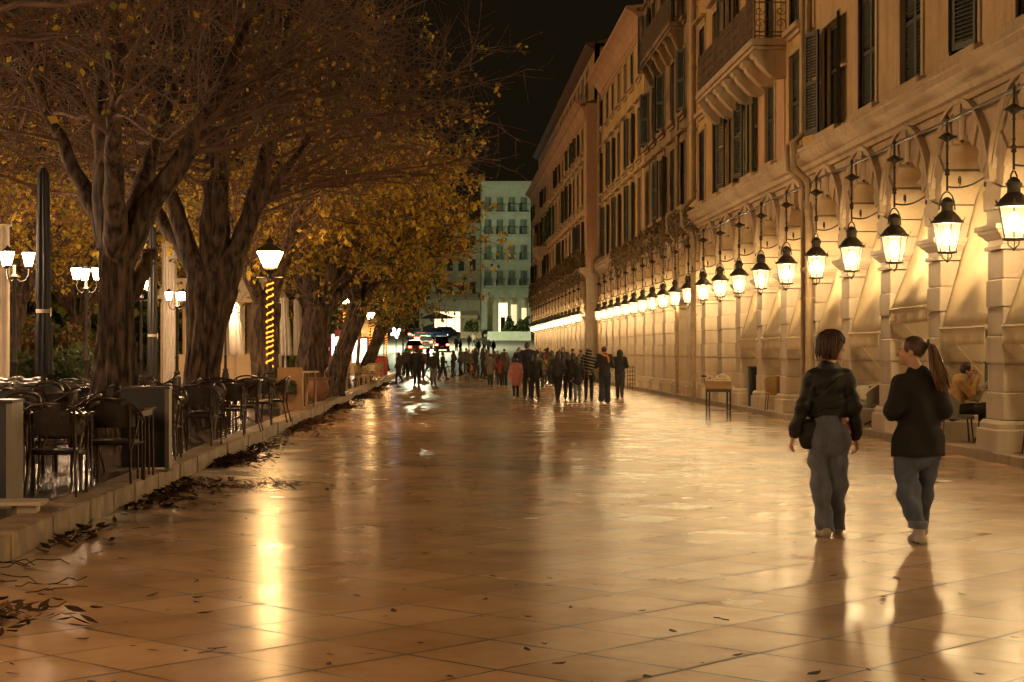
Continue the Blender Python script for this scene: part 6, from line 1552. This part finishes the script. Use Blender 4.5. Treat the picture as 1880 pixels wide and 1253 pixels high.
# ------------------------------------------------------------------ the two women
def strands(name, curves, r, m, root, seed, n_each=1):
    t = Tubes()
    for P in curves:
        P = np.array(P); k = len(P); t.add(P, r*np.concatenate([[.8],np.ones(k-2),[.35]]), 5)
    return link(name, t.mesh(name, m), root)
def flat_hem(b, z): b.ell((0,0,z-6.), (6.,6.,6.), cut=True)
def woman_short():
    Y = 14.82; root = thing('person', 'short haired woman in black leather jacket and grey blue wide jeans, walking away', 'person', (PX(1523,Y),Y,0)); u = .00456
    q = lambda px_, py_, y=0.: V3((px_-1523)*u, y, (985-py_)*u)
    J = joints(1.70, .16, 1, 'down'); J['head'] = q(1527,637,.03); J['neck'] = q(1521,676,-.02); J['chest'] = q(1521,705,-.01); J['hipc'] = q(1522,775)
    J['shl'] = q(1489,694,-.01); J['shr'] = q(1554,694,-.01); J['ell'] = q(1471,745,-.07); J['wrl'] = q(1457,797,-.02); J['elr'] = q(1565,748,-.06); J['wrr'] = q(1573,804,.03)
    J['hipl'] = q(1503,785); J['hipr'] = q(1542,785); J['kneel'] = q(1506,875,.03); J['kneer'] = q(1544,872,.10); J['ankl'] = q(1513,966,-.03); J['ankr'] = q(1548,964,.22)
    J['toel'] = q(1511,980,.16); J['toer'] = q(1556,978,.40); J['heell'] = q(1513,977,-.08); J['heelr'] = q(1547,975,.16); J['palml'] = V3(1,.2,0); J['palmr'] = V3(-1,.2,0)
    hy = -1.52
    body_sdf(J, .0065, hy, slim=.74).build('body', M['skin'], root)
    for n in 'lr': shoes_sdf(J, .008, n).build('shoe', M['shoe_w'], root)
    t = SDF(.0085)                                       # high-waisted loose jeans
    t.cap(q(1522,802,-.01), q(1521,745,0), .166, .112, .04, 1.38)
    t.ell(q(1505,800,-.07), (.072,.056,.085), .05); t.ell(q(1540,800,-.07), (.072,.056,.085), .05)
    t.chain([q(1503,805), q(1505,850,.01), q(1507,890,.0), q(1511,940,-.02), q(1513,985,-.03)], [.085,.084,.081,.074,.070], .025, 1.05)
    t.chain([q(1541,805), q(1541,850,.03), q(1541,890,.06), q(1542,935,.12), q(1543,985,.16)], [.085,.082,.079,.073,.068], .025, 1.05)
    flat_hem(t, q(0,974)[2]); t.build('jeans', M['jeans'], root, fold=.015, seed=3, fscale=.9)
    j = SDF(.0075)                                       # cropped leather jacket
    j.cap(q(1503,750,0), q(1540,750,0), .105, .105, .05, 1.0); j.cap(q(1521,735,0), q(1521,700,-.01), .142, .150, .05, 1.3); j.cap(J['shl']+V3(.02,0,-.005), J['shr']+V3(-.02,0,-.005), .066, .066, .05); j.cap(q(1521,705,-.02), q(1522,678,-.02), .11, .062, .04); j.cap(q(1512,674,-.03), q(1533,675,.0), .056, .054, .02)
    j.chain([J['shl'],J['ell'],J['wrl']+V3(.0,0,.01)], [.064,.056,.050], .03); j.chain([J['shr'],J['elr'],J['wrr']+V3(0,0,.012)], [.064,.056,.048], .03)
    z0 = q(0,757)[2]                                     # straight hem of the body only, sleeves run on
    jb = j; arms = [p for p in jb.p]; jb.build('jacket', M['leather'], root, fold=.012, seed=5, fscale=1.3)
    hm = MB(); hm.lathe([(1.0,-.028),(1.03,-.026),(1.03,.02),(1.0,.024)], n=28, cap=False); hm.v = [(x*.178-.006, y*.116+.002, z+q(0,756)[2]) for x,y,z in hm.v]; hm.build('waistband', M['leather'], root, smooth=True)
    hc = J['head']; b = SDF(.008)                        # bob, longer at the nape
    b.ell(hc+V3(-.006,-.018,.024), (.100,.105,.104), .03); b.cap(hc+V3(-.025,-.05,.02), hc+V3(-.032,-.052,-.052), .082, .068, .04); b.cap(hc+V3(.0,-.05,.02), hc+V3(.0,-.058,-.05), .072, .058, .04)
    b.ell(hc+rotz((0,.112,-.050),hy), (.105,.092,.10), .02, (0,0,hy), cut=True); hr = b.build('hair', M['hair_r'], root, fold=.008, seed=2, fscale=1.3)
    g = np.random.default_rng(4); cv = []
    for i in range(230):
        a = g.uniform(-2.35,2.35); ph = -math.pi/2+hy*.0+a   # angle round the head, 0 = nape
        fwd = abs(((ph-(math.pi/2+hy)+math.pi)%(2*math.pi))-math.pi)
        zend = -.098+.018*g.normal()+.03*abs(math.sin(a*.5)); P = []
        if fwd < 1.15: zend = .045+.015*g.normal()
        elif fwd < 1.5: zend = -.02+.02*g.normal()
        lift = g.uniform(1.03,1.16)
        for k in range(10):
            tt = k/9; z = .133-(.133-zend)*tt**.85
            rr = math.sqrt(max(0,1-(max(z-.02,0)/.115)**2)) if z > .02 else 1.
            rad = (.010+.098*rr)*lift + (.012*(-z/.12) if z < 0 else 0) - (.012*(tt-.85)/.15 if tt > .85 else 0)
            P.append(hc+V3(math.cos(ph+.12*tt*math.sin(i))*rad*.98-.006, math.sin(ph+.12*tt*math.sin(i))*rad*1.02-.02, z+.012))
        cv.append(P)
    strands('hair_strands', cv, .0062, M['hair_r'], hr, 1)
    g = SDF(.009); g.cap(q(1479,800,-.02), q(1492,800,-.02), .060, .060, .03, 1.); g.cap(q(1479,783,-.02), q(1493,781,-.02), .055, .055, .03); g.cap(q(1478,814,-.02), q(1493,814,-.02), .048, .048, .03); o = g.build('bag', M['leather'], root, fold=.008, seed=9)
    s_ = MB(); s_.tube([q(1481,780,-.04),q(1490,752,-.11),q(1503,728,-.15),q(1525,702,-.155),q(1543,688,-.10),q(1548,684,.0)], .007, 5); s_.build('strap', M['leather'], root)
    l = MB(); l.box(-.018,.018,-.004,.004,-.026,.026); l.build('leather_label', mat('tan_leather',(.30,.16,.07),.6), root, loc=tuple(q(1543,772,-.130)), rz=.35)
    w = MB(); w.tube([tuple(J['wrr']+V3(.041*math.cos(a),.036*math.sin(a),.0)) for a in [k*math.pi/8 for k in range(16)]], .005, 5, closed=True); w.build('cuff_zip', M['steel'], root)
woman_short()
def woman_pony():
    Y = 14.35; root = thing('person', 'woman with long light brown ponytail in loose black cardigan and rolled jeans', 'person', (PX(1684,Y),Y,0)); u = .00441
    q = lambda px_, py_, y=0.: V3((px_-1684)*u, y, (996-py_)*u)
    J = joints(1.68, .3, 1, 'front'); J['head'] = q(1674,645,.03); J['neck'] = q(1682,682,-.02); J['chest'] = q(1684,712,-.01); J['hipc'] = q(1684,790)
    J['shl'] = q(1650,703,-.01); J['shr'] = q(1720,703,-.01); J['ell'] = q(1636,752,-.06); J['wrl'] = q(1650,764,.2); J['elr'] = q(1731,755,-.05); J['wrr'] = q(1722,772,.2)
    J['hipl'] = q(1664,800); J['hipr'] = q(1705,800); J['kneel'] = q(1668,888,.05); J['kneer'] = q(1709,885,.12); J['ankl'] = q(1684,972,-.08); J['ankr'] = q(1709,962,.30)
    J['toel'] = q(1680,992,.10); J['toer'] = q(1712,984,.48); J['heell'] = q(1684,990,-.13); J['heelr'] = q(1709,980,.24)
    hy = 1.25
    body_sdf(J, .0065, hy, slim=.8).build('body', M['skin'], root)
    for n in 'lr': shoes_sdf(J, .008, n).build('shoe', M['shoe_w'], root)
    so = MB(); so.prism([(x_, y_) for x_, y_ in ((-.036,-.11),(.036,-.11),(.042,.0),(.03,.15),(-.03,.15),(-.042,.0))], .002, .016, 'z'); so.build('sole', M['shoe_d'], root, loc=(J['heell'][0]-.004,-.05,0))
    t = SDF(.0085); t.cap(q(1684,832,-.005), q(1684,790,0), .150, .12, .05, 1.5)
    t.chain([q(1664,830), q(1665,865,.03), q(1668,900,.02), q(1676,940,-.03), q(1682,975,-.06)], [.092,.096,.090,.074,.066], .025, 1.05)
    t.chain([q(1706,830), q(1708,865,.08), q(1708,900,.14), q(1708,930,.2), q(1708,965,.25)], [.086,.078,.069,.062,.056], .025, 1.05)
    flat_hem(t, q(0,966)[2]); t.build('jeans', M['jeans2'], root, fold=.016, seed=4, fscale=.9)
    c = MB(); c.lathe([(.070,-.03),(.078,-.028),(.079,.026),(.071,.03)], n=20, cap=False); p0 = q(1682,962,-.06); c.v = [(x+p0[0],y*.95+p0[1],z+p0[2]) for x,y,z in c.v]; c.build('rolled_cuff', M['jeans'], root, smooth=True)
    j = SDF(.0075); j.cap(q(1668,830,-.005), q(1702,832,-.005), .138, .138, .06, 1.0); j.cap(q(1668,805,.0), q(1702,805,0), .125, .125, .06, 1.0); j.cap(q(1686,800,.0), q(1685,755,0), .180, .160, .05, 1.35); j.cap(q(1685,755,0), q(1684,708,-.01), .160, .150, .05, 1.3); j.cap(J['shl']+V3(.025,0,-.012), J['shr']+V3(-.025,0,-.012), .070, .070, .06); j.cap(q(1684,712,-.02), q(1683,686,-.02), .11, .064, .04); j.cap(q(1674,682,-.02), q(1691,684,-.03), .052, .052, .02)
    j.chain([J['shl'],J['ell'],J['wrl']], [.068,.064,.05], .04); j.chain([J['shr'],J['elr'],J['wrr']], [.068,.064,.05], .04)
    flat_hem(j, q(0,836)[2]); j.build('cardigan', M['knit'], root, fold=.012, seed=7, fscale=.8)
    hc = J['head']; b = SDF(.0075)
    b.ell(hc+rotz((0,-.026,.030),hy), (.082,.100,.097), .02, (0,0,hy)); b.ell(hc+rotz((0,.115,-.045),hy), (.075,.085,.098), .02, (0,0,hy), cut=True)
    b.cap(hc+V3(.08,-.05,.030), hc+V3(.108,-.065,.045), .026, .022, .02); hr = b.build('hair', M['hair_m'], root, fold=.004, seed=2)
    g = np.random.default_rng(8); cv = []
    main = np.array([q(1699,631,-.065),q(1705,634,-.09),q(1708,650,-.12),q(1711,672,-.145),q(1716,695,-.155),q(1723,716,-.155)])
    for i in range(110):
        sp_ = g.normal(0,1,2); L = g.uniform(.72,1.04); off = V3(g.normal(0,.012),g.normal(0,.01),0); P = []
        for k in range(9):
            tt = k/8*L; x = tt*5; m0 = min(int(x),4); f = x-m0; c0 = main[m0]*(1-f)+main[m0+1]*f; wd = .010+.030*min(1,tt*1.5)
            P.append(c0+V3(sp_[0]*wd*.62,sp_[1]*wd*.45,0)+off*tt+V3(.004*math.sin(9*tt+i),0,0))
        cv.append(P)
    pt_ = strands('ponytail', cv, .0052, M['hair_l'], root, 2)
    tie = MB(); c0 = q(1700,630,-.07); tie.tube([tuple(c0+V3(.006*math.cos(a),.026*math.cos(a),.026*math.sin(a))) for a in [k*math.pi/8 for k in range(16)]], .009, 5, closed=True); tie.build('hair_tie', M['shoe_d'], root)
woman_pony()

# ------------------------------------------------------------------ seated man and arcade furniture
M['tub'] = mat('grey_woven_chair', (.13,.11,.085), .75, var=.25, scale=60, bump=.4, bscale=160)
M['tub_o'] = mat('ochre_woven_chair', (.34,.20,.07), .75, var=.2, scale=60, bump=.4, bscale=160)
def tub_chair(m):
    root = thing('tub_chair', '', 'chair', group='woven tub chairs in the arcade')
    b = MB(); V = []; Q = []; n = 22
    for side in (0,1):
        for i in range(n+1):
            a = math.pi*(1-.02)+ (math.pi*1.04)*i/n; hgt = .62+.20*(math.sin(math.pi*i/n)**.7)
            for z, r in ((.36,.235),(.5,.262),(hgt,.285)):
                rr = r-.024*side; V.append((rr*math.cos(a), rr*math.sin(a)*.95+.02, z))
    o = (n+1)*3
    for i in range(n):
        for j in range(2):
            Q += [(i*3+j,(i+1)*3+j,(i+1)*3+j+1,i*3+j+1), (o+i*3+j,o+i*3+j+1,o+(i+1)*3+j+1,o+(i+1)*3+j)]
        Q += [(i*3+2,(i+1)*3+2,o+(i+1)*3+2,o+i*3+2),(i*3,o+i*3,o+(i+1)*3,(i+1)*3)]
    Q += [(0,1,o+1,o),(1,2,o+2,o+1),(n*3,o+n*3,o+n*3+1,n*3+1),(n*3+1,o+n*3+1,o+n*3+2,n*3+2)]
    b.add(V,Q); b.build('backrest', m, root, smooth=True)
    s = MB(); s.bev(-.24,.24,-.2,.27,.37,.44,.03); s.build('seat', m, root)
    for sx in (-1,1):
        for sy in (-.18,.22): l = MB(); l.tube([(sx*.2,sy,.38),(sx*.235,sy*1.15,0)], .013, 6); l.build('leg', M['iron'], root, smooth=True)
    return root
tub = tub_chair(M['tub']); tubo = tub_chair(M['tub_o']); FLZ = .14
def seat(src, x, y, rz, label):
    o = src if src not in used else copy_tree(src); used[src] = 1; o.location = (x,y,FLZ); o.rotation_euler = (0,0,rz); o['label'] = label; return o
MX, MY = 7.98, 27.35
seat(tub, MX-.05, MY, -1.72, 'woven tub chair under the seated man')
seat(tub, 8.55, 26.35, .5, 'empty woven tub chair between the man and the near pillar')
seat(tub, 8.25, 24.15, -1.2, 'grey tub chair at the set table by the right edge')
seat(tub, 7.98, 32.9, 1.2, 'grey tub chair seen between the two women')
seat(tubo, 7.98, 42.2, -.3, 'ochre tub chair in the arch left of the downpipe')
seat(tub, 8.15, 44.3, .4, 'tub chair with a pale cushion beside the dark menu cabinet')
def arc_table(x, y, label, cloth_label=None):
    o = put(tableB, x, y, .1, label, 'small tables in the arcade', FLZ)
    if cloth_label:
        c = MB(); n = 32; V = []; Q = []
        for r, z in ((.01,.756),(.34,.756),(.38,.745),(.40,.62),(.41,.5)):
            for k in range(n):
                a = 2*math.pi*k/n; sq = min(1.25, 1/max(abs(math.cos(a)),abs(math.sin(a)))); w = 1+(.05*math.sin(8*a) if z < .7 else 0); V.append((r*sq*w*math.cos(a), r*sq*w*math.sin(a), z))
        for i in range(4):
            for k in range(n): Q.append((i*n+k,i*n+(k+1)%n,(i+1)*n+(k+1)%n,(i+1)*n+k))
        c.add(V,Q); tag(c.build('tablecloth', M['white_cloth'], loc=(x,y,FLZ), rz=.1, smooth='all', fix=False), cloth_label, 'tablecloth')
    return o
arc_table(8.75, 23.6, 'arcade table cut by the right edge, set with condiments')
arc_table(8.35, 33.6, 'arcade table behind the two women', 'pale tablecloth on the table between the two women')
arc_table(8.4, 41.2, 'arcade table beside the ochre tub chair')
cnd = thing('condiment_set', 'white napkin holder and jars on the table at the right edge', 'condiments', (8.6,23.6,FLZ+.75))
b = MB(); b.bev(-.05,.05,-.03,.03,0,.13,.01); b.build('holder', CL['white'], cnd)
for dx in (-.1,.09): b = MB(); b.lathe([(.025,0),(.028,.06),(.018,.08),(.018,.1)], c=(dx,.02), n=10); b.build('jar', CL['white'], cnd, smooth=True)
b = MB(); g = random.Random(3); V = []; 
for k in range(5): b.box(-.2+.02*k,.18-.015*k,-.14+.01*k,.13,.762+.006*k,.7665+.006*k, rz=.12*k)
tag(b.build('papers', CL['white'], loc=(8.35,33.6,FLZ)), 'crumpled white papers on the table between the two women', 'papers')
cab = thing('menu_cabinet', 'tall dark menu cabinet standing in the arch left of the tub chairs', 'cabinet', (8.02,45.3,FLZ))
b = MB(); b.bev(-.16,.16,-.12,.12,0,.99,.015); b.build('body', M['dark_glass'], cab); b = MB(); b.bev(-.18,.18,-.14,.14,.992,1.02,.01); b.build('top', M['iron'], cab)
def seated_man():
    root = thing('person', 'man in tan jacket seated in the arcade, raising a hand to his mouth', 'person', (MX,MY,FLZ), -1.72)
    J = joints(1.72, 0, 1, 'down'); J['hipc'] = V3(0,-.06,.52); J['chest'] = V3(0,.03,.90); J['neck'] = V3(0,.07,1.0); J['head'] = V3(0,.15,1.105)
    for q, n in ((-1,'l'),(1,'r')):
        J['sh'+n] = V3(q*.165,.03,.945); J['hip'+n] = V3(q*.09,0,.50); J['knee'+n] = V3(q*.11,.42,.53); J['ank'+n] = V3(q*.10,.42+.06*q,.09); J['toe'+n] = J['ank'+n]+V3(0,.15,-.05); J['heel'+n] = J['ank'+n]+V3(0,-.05,-.045)
    J['elr'] = V3(.24,.17,.74); J['wrr'] = V3(.06,.27,.98); J['ell'] = V3(-.24,.16,.72); J['wrl'] = V3(-.14,.36,.78); J['palmr'] = V3(-.3,-1,0); J['thumbr'] = V3(-1,0,.3)
    body_sdf(J, .008, -.15, 1., tilt=.25).build('body', M['skin'], root); [shoes_sdf(J, .01, n).build('shoe', M['shoe_d'], root) for n in 'lr']
    t = trousers_sdf(J, .011, (.10,.08,.062)); t.build('trousers', CL['black'], root, fold=.006)
    j = SDF(.01); j.cap(J['hipc']+V3(0,0,.02), J['chest'], .165, .158, .05, 1.25); j.cap(J['shl'], J['shr'], .075, .075, .06); j.cap(J['chest'], J['neck'], .11, .07, .04)
    for n in 'lr': j.chain([J['sh'+n],J['el'+n],J['wr'+n]], [.07,.062,.046], .03)
    j.build('jacket', CL['tan'], root, fold=.007, seed=4)
    c = SDF(.008); c.cap(J['neck']+V3(-.02,-.01,.0), J['neck']+V3(.02,.02,.0), .066, .064, .01); c.build('collar', CL['white'], root)
    hair_sdf(J, .01, 'short', -.15).build('hair', M['hair_d'], root)
    gl = MB(); hc = J['head']
    for q in (-1,1): gl.tube([tuple(hc+rotz((q*.033+.024*math.cos(a),.098,.008+.018*math.sin(a)),-.15)) for a in [k*math.pi/6 for k in range(12)]], .0035, 4, closed=True); gl.tube([tuple(hc+rotz((q*.057,.095,.01),-.15)),tuple(hc+rotz((q*.082,.0,.005),-.15))], .0035, 4)
    gl.build('spectacles', M['shoe_d'], root)
    nw = MB(); n = 8; V = []; Q = []
    for i in range(n+1):
        t = i/n
        for j in range(7):
            s_ = j/6-.5; V.append((s_*.56-.10, .24+.28*t+.03*math.sin(3*t+s_*4), .62+.40*t+.02*math.cos(s_*5)))
    for i in range(n):
        for j in range(6): Q.append((i*7+j,i*7+j+1,(i+1)*7+j+1,(i+1)*7+j))
    nw.add(V,Q); o = nw.build('newspaper', mat('newsprint',(.26,.25,.17),.8,var=.3,scale=25), None, smooth='all', fix=False); o.location = (MX,MY,FLZ); o.rotation_euler = (0,0,-1.72); s_ = o.modifiers.new('t','SOLIDIFY'); s_.thickness = .004
    tag(o, 'open grey green newspaper held by the seated man', 'newspaper')
seated_man()
# menu stand
def menu_stand():
    Y = 41.3; root = thing('menu_stand', 'dark legged menu stand with sloping board and arched restaurant sign', 'menu stand', (PX(1319,Y),Y,0), -.12)
    for sx in (-1,1):
        for x, y in ((.275,-.14),(.205,-.14),(.275,.2),(.205,.2)):
            l = MB(); l.lathe([(.015,0),(.018,.1),(.013,.15),(.016,.35),(.016,.64)], c=(sx*x,y), n=8); l.build('leg', M['shutter_b'], root, smooth=True)
    b = MB(); b.box(-.29,.29,-.165,-.12,.60,.66); b.box(-.29,.29,.18,.225,.60,.70); b.box(-.29,-.25,-.119,.179,.601,.659); b.box(.25,.29,-.119,.179,.601,.659); b.build('apron', M['shutter_b'], root); b = MB(); b.tube([(-.25,-.14,.18),(.25,-.14,.18)], .01, 5); b.build('stretcher', M['shutter_b'], root)
    b = MB(); b.prism([(-.19,.665),(.22,.83),(.22,.85),(-.19,.69)], -.31, .31, 'x'); b.build('board', M['ply'], root)
    cream = mat('cream_sign_paint', (.68,.54,.36), .6, var=.1)
    b = MB(); top = [(-.10,.0),(.29,.0),(.29,.065)]+[(.29-.39*(k/12), .065+.115*math.sin(math.pi*min(1,(k/12)*1.06))**.8 if k < 12 else .065) for k in range(1,13)]
    b.prism([(x,.845+z) for x, z in top], .205, .222, 'y'); o = b.build('sign', cream, root)
    ink = mat('dark_sign_ink', (.02,.012,.01), .7)
    for txt, z, sz in (('ÆGLI',.93,.085),('RESTAURANT',.865,.056)):
        cu = bpy.data.curves.new('lettering','FONT'); cu.body = txt; cu.size = sz; cu.align_x = 'CENTER'; cu.extrude = .002; cu.materials.append(ink)
        tmp = bpy.data.objects.new('tmp', cu); me = bpy.data.meshes.new_from_object(tmp); bpy.data.objects.remove(tmp)
        l = link('lettering', me, o, (.095,.202,z)); l.rotation_euler = (R(90),0,0)
    m = MB(); m.box(-.27,-.12,.196,.214,.85,.995); o = m.build('menu_card', mat('pink_menu_card',(.5,.36,.28),.6), root)
    m = MB(); m.box(-.215,-.165,.188,.195,.90,.93); m.box(-.205,-.185,.186,.1945,.885,.945); m.build('emblem', mat('red_print',(.3,.06,.04),.6), o)
    d = MB(); d.ell((-.33,.2,.96),(.07,.02,.028),10,6); d.tube([(-.33,.2,.94),(-.29,.2,.7)], .01, 5); d.build('small_lamp', M['shutter_b'], root, smooth='all')
menu_stand()
rk = thing('leaflet_rack', 'small dark lattice rack against the far arcade wall', 'rack', (7.62,71.,.0))
b = MB()
for i in range(6): b.box(-.15,.15,-.02,.02,.05+.17*i,.075+.17*i)
for x in (-.15,-.05,.05,.15): b.box(x-.01,x+.01,-.022,.022,0,.95)
b.build('lattice', M['iron'], rk)
# ------------------------------------------------------------------ cars on the rising road
M['tail'] = emit('tail_light', (1.,.05,.02), 14); M['head_l'] = emit('head_light', (1.,.9,.75), 5)
M['plate'] = mat('number_plate', (.6,.58,.5), .5)
def car(label, x, y, rz, paint, lights=True, H=1.5, front=False):
    root = thing('car', label, 'car', (x,y,hillz(y)), rz, 'cars queueing on the rising road'); W, L = .88, 2.1
    def loft(mb, secs):
        k = len(secs[0]); mb.add([p for s_ in secs for p in s_], [(i*k+j,i*k+(j+1)%k,(i+1)*k+(j+1)%k,(i+1)*k+j) for i in range(len(secs)-1) for j in range(k)]+[tuple(range(k)),tuple(range(len(secs)*k-1,(len(secs)-1)*k-1,-1))])
    def ring(yy, w, z0, z1, tw): return [(-w*.94,yy,z0),(w*.94,yy,z0),(w,yy,(z0+z1)/2),(tw,yy,z1),(-tw,yy,z1),(-w,yy,(z0+z1)/2)]
    b = MB(); loft(b, [ring(-L,W*.9,.3,.75,W*.84),ring(-L+.12,W,.24,.92,W*.92),ring(-1.2,W,.2,.95,W*.95),ring(0,W,.2,.93,W*.95),ring(.9,W,.2,.9,W*.93),ring(L-.2,W*.97,.24,.76,W*.86),ring(L,W*.86,.32,.62,W*.76)]); b.build('body', paint, root, smooth=True)
    c = MB(); h = H; loft(c, [[(-W*.9,-L+.16,.91),(W*.9,-L+.16,.91),(W*.88,-L+.2,.95),(-W*.88,-L+.2,.95)],[(-W*.9,-1.5,.93),(W*.9,-1.5,.93),(W*.74,-1.45,h-.06),(-W*.74,-1.45,h-.06)],[(-W*.9,-.9,.93),(W*.9,-.9,.93),(W*.72,-.9,h),(-W*.72,-.9,h)],[(-W*.9,.1,.92),(W*.9,.1,.92),(W*.72,.05,h-.03),(-W*.72,.05,h-.03)],[(-W*.88,.95,.89),(W*.88,.95,.89),(W*.86,.93,.9),(-W*.86,.93,.9)]]); c.build('windows', M['pane'], root)
    r = MB(); loft(r, [[(-W*.73,-1.5,h-.05),(W*.73,-1.5,h-.05),(W*.7,-1.5,h-.02),(-W*.7,-1.5,h-.02)],[(-W*.73,-.9,h),(W*.73,-.9,h),(W*.66,-.9,h+.04),(-W*.66,-.9,h+.04)],[(-W*.73,.1,h-.03),(W*.73,.1,h-.03),(W*.68,.1,h),(-W*.68,.1,h)]]); r.build('roof', paint, root)
    for sx in (-1,1):
        for wy_ in (-1.3,1.3):
            w = MB(); w.prism([(wy_+.32*math.cos(a),.32+.32*math.sin(a)) for a in [k*math.pi/10 for k in range(20)]], sx*W-.11*(1+sx)/1-(0 if sx>0 else -.0), sx*W+.11*(1-sx), 'x'); o = w.build('wheel', M['shoe_d'], root)
            w = MB(); w.prism([(wy_+.2*math.cos(a),.32+.2*math.sin(a)) for a in [k*math.pi/8 for k in range(16)]], sx*(W+.004), sx*(W+.012), 'x'); w.build('rim', M['steel'], o)
        t = MB(); t.bev(sx*W*.72-.16,sx*W*.72+.16,-L-.03,-L+.1,.66,.84,.02); t.build('tail_light', M['tail'] if lights else M['red_paint'], root)
        t = MB(); t.bev(sx*W*.66-.16,sx*W*.66+.16,L-.12,L+.02,.52,.64,.02); t.build('headlight', M['head_l'], root)
        m = MB(); m.ell((sx*(W+.1),.55,.98),(.1,.06,.08),8,6); m.build('mirror', paint, root)
    p = MB(); p.box(-.26,.26,-L-.035,-L-.02,.5,.61); p.build('number_plate', M['plate'], root)
    return root
pa = {k: mat('car_paint_'+k, c, .28, metal=.3, var=.05) for k, c in dict(dark=(.025,.025,.028), silver=(.42,.4,.36), blue=(.05,.09,.25), red=(.2,.03,.03), cream=(.45,.38,.28)).items()}
car('dark tall car with lit tail lights at the foot of the rise', .05, 206, .03, pa['dark'], H=1.75)
car('silver car left of the dark tall car', -1.95, 214, .05, pa['silver'])
car('pale car nearest, half hidden behind the walkers', -3.1, 199, .12, pa['cream'])
car('red car further up the slope', -2.6, 226, .0, pa['red'])
car('blue car parked near the bright shopfront', -.9, 240, -.6, pa['blue'], False)
car('dark car right of the blue car', .9, 243, -.7, pa['dark'], False)
car('dark car at the head of the queue', -3.6, 238, .0, pa['dark'])
# green traffic signal
ts = thing('traffic_light', 'small green traffic signal glowing among the leaves', 'traffic light', (PX(740,112),112.,.0))
b = MB(); b.tube([(0,0,0),(0,0,4.4)], .05, 8); b.build('pole', M['iron'], ts); b = MB(); b.bev(-.15,.15,-.1,.12,4.4,5.3,.03); b.build('housing', M['iron'], ts)
for z, m in ((4.58,emit('green_lens',(.1,1.,.6),8)),(4.85,M['pane']),(5.12,M['pane'])):
    b = MB(); b.tube([(0,-.10,z),(0,-.125,z)], .10, 12); b.build('lens', m, ts)
# parasol and plants before the far shop
def open_parasol(label, x, y, r, z):
    root = thing('open_parasol', label, 'parasol', (x,y,hillz(y))); b = MB(); b.tube([(0,0,0),(0,0,z+.7)], .04, 6); b.build('pole', M['iron'], root)
    b = MB(); b.lathe([(r,z),(r*.98,z-.18),(r*.96,z-.18),(r*.94,z+.02),(.03,z+.7)], n=8, cap=False); b.lathe([(r,z),(.05,z+.75)], n=8, cap=False); b.build('canopy', M['black_cloth'], root)
open_parasol('dark open parasol in front of the bright shopfront', PX(803,248), 248, 2.3, 2.6)
mass('potted_bushes', 'dark bushes on the terrace before the lit arches', 'bush', PX(925,244), PX(968,244), 240, 243, hillz(240), hillz(240)+3.4, 2600, .35, 'dg', 61)
mass('potted_bushes', 'clipped bush beside the cream awning', 'bush', PX(852,246), PX(876,246), 243, 245, hillz(243), hillz(243)+2.6, 1800, .3, 'dg', 62)
w = MB(); w.box(PX(845,243),PX(884,243),242,242.4,hillz(242)-.2,hillz(242)+.9); tag(w.build('low_wall', M['worn']), 'low brown wall before the clipped bush', 'wall')
w = MB(); w.box(PX(895,236),PX(975,236),236,236.5,hillz(236)-.3,hillz(236)+1.2); tag(w.build('terrace_wall', M['green_wall']), 'low pale wall before the green building', 'wall')
# ------------------------------------------------------------------ night sky, camera, render
w = bpy.data.worlds.new('World'); sc.world = w; w.use_nodes = True; nt = w.node_tree; N, L = nt.nodes, nt.links
bg = N['Background']
sky = N.new('ShaderNodeTexSky'); sky.sky_type = 'NISHITA'; sky.sun_disc = False; sky.sun_elevation = R(-4); sky.sun_rotation = R(200)
mx = N.new('ShaderNodeMix'); mx.data_type = 'RGBA'; mx.inputs[0].default_value = .97; L.new(sky.outputs[0], mx.inputs[6]); mx.inputs[7].default_value = (.020,.0135,.0065,1)
L.new(mx.outputs[2], bg.inputs[0]); bg.inputs[1].default_value = .11
cam = bpy.data.cameras.new('camera'); co = bpy.data.objects.new('camera', cam); COL.objects.link(co); sc.camera = co
co.location = (0,0,CH); co.rotation_euler = (R(90),0,0); cam.sensor_width = 36; cam.sensor_fit = 'HORIZONTAL'; cam.lens = F/1880*36
cam.shift_x = (940-VX)/1880; cam.shift_y = (VY-626.5)/1880; cam.clip_start = .1; cam.clip_end = 3000
sc.view_settings.view_transform = 'Standard'; sc.view_settings.look = 'None'; sc.view_settings.exposure = 1.8; sc.view_settings.gamma = 1
c = sc.cycles; c.max_bounces = 6; c.diffuse_bounces = 3; c.glossy_bounces = 3; c.transmission_bounces = 3; c.transparent_max_bounces = 8
c.sample_clamp_indirect = 2.; c.sample_clamp_direct = 15.; c.use_light_tree = True; c.caustics_reflective = False; c.caustics_refractive = False; c.blur_glossy = .5
c.use_denoising = True
try: c.denoiser = 'OPENIMAGEDENOISE'; c.denoising_input_passes = 'RGB_ALBEDO_NORMAL'
except Exception: pass
c.use_adaptive_sampling = True; c.adaptive_threshold = .015
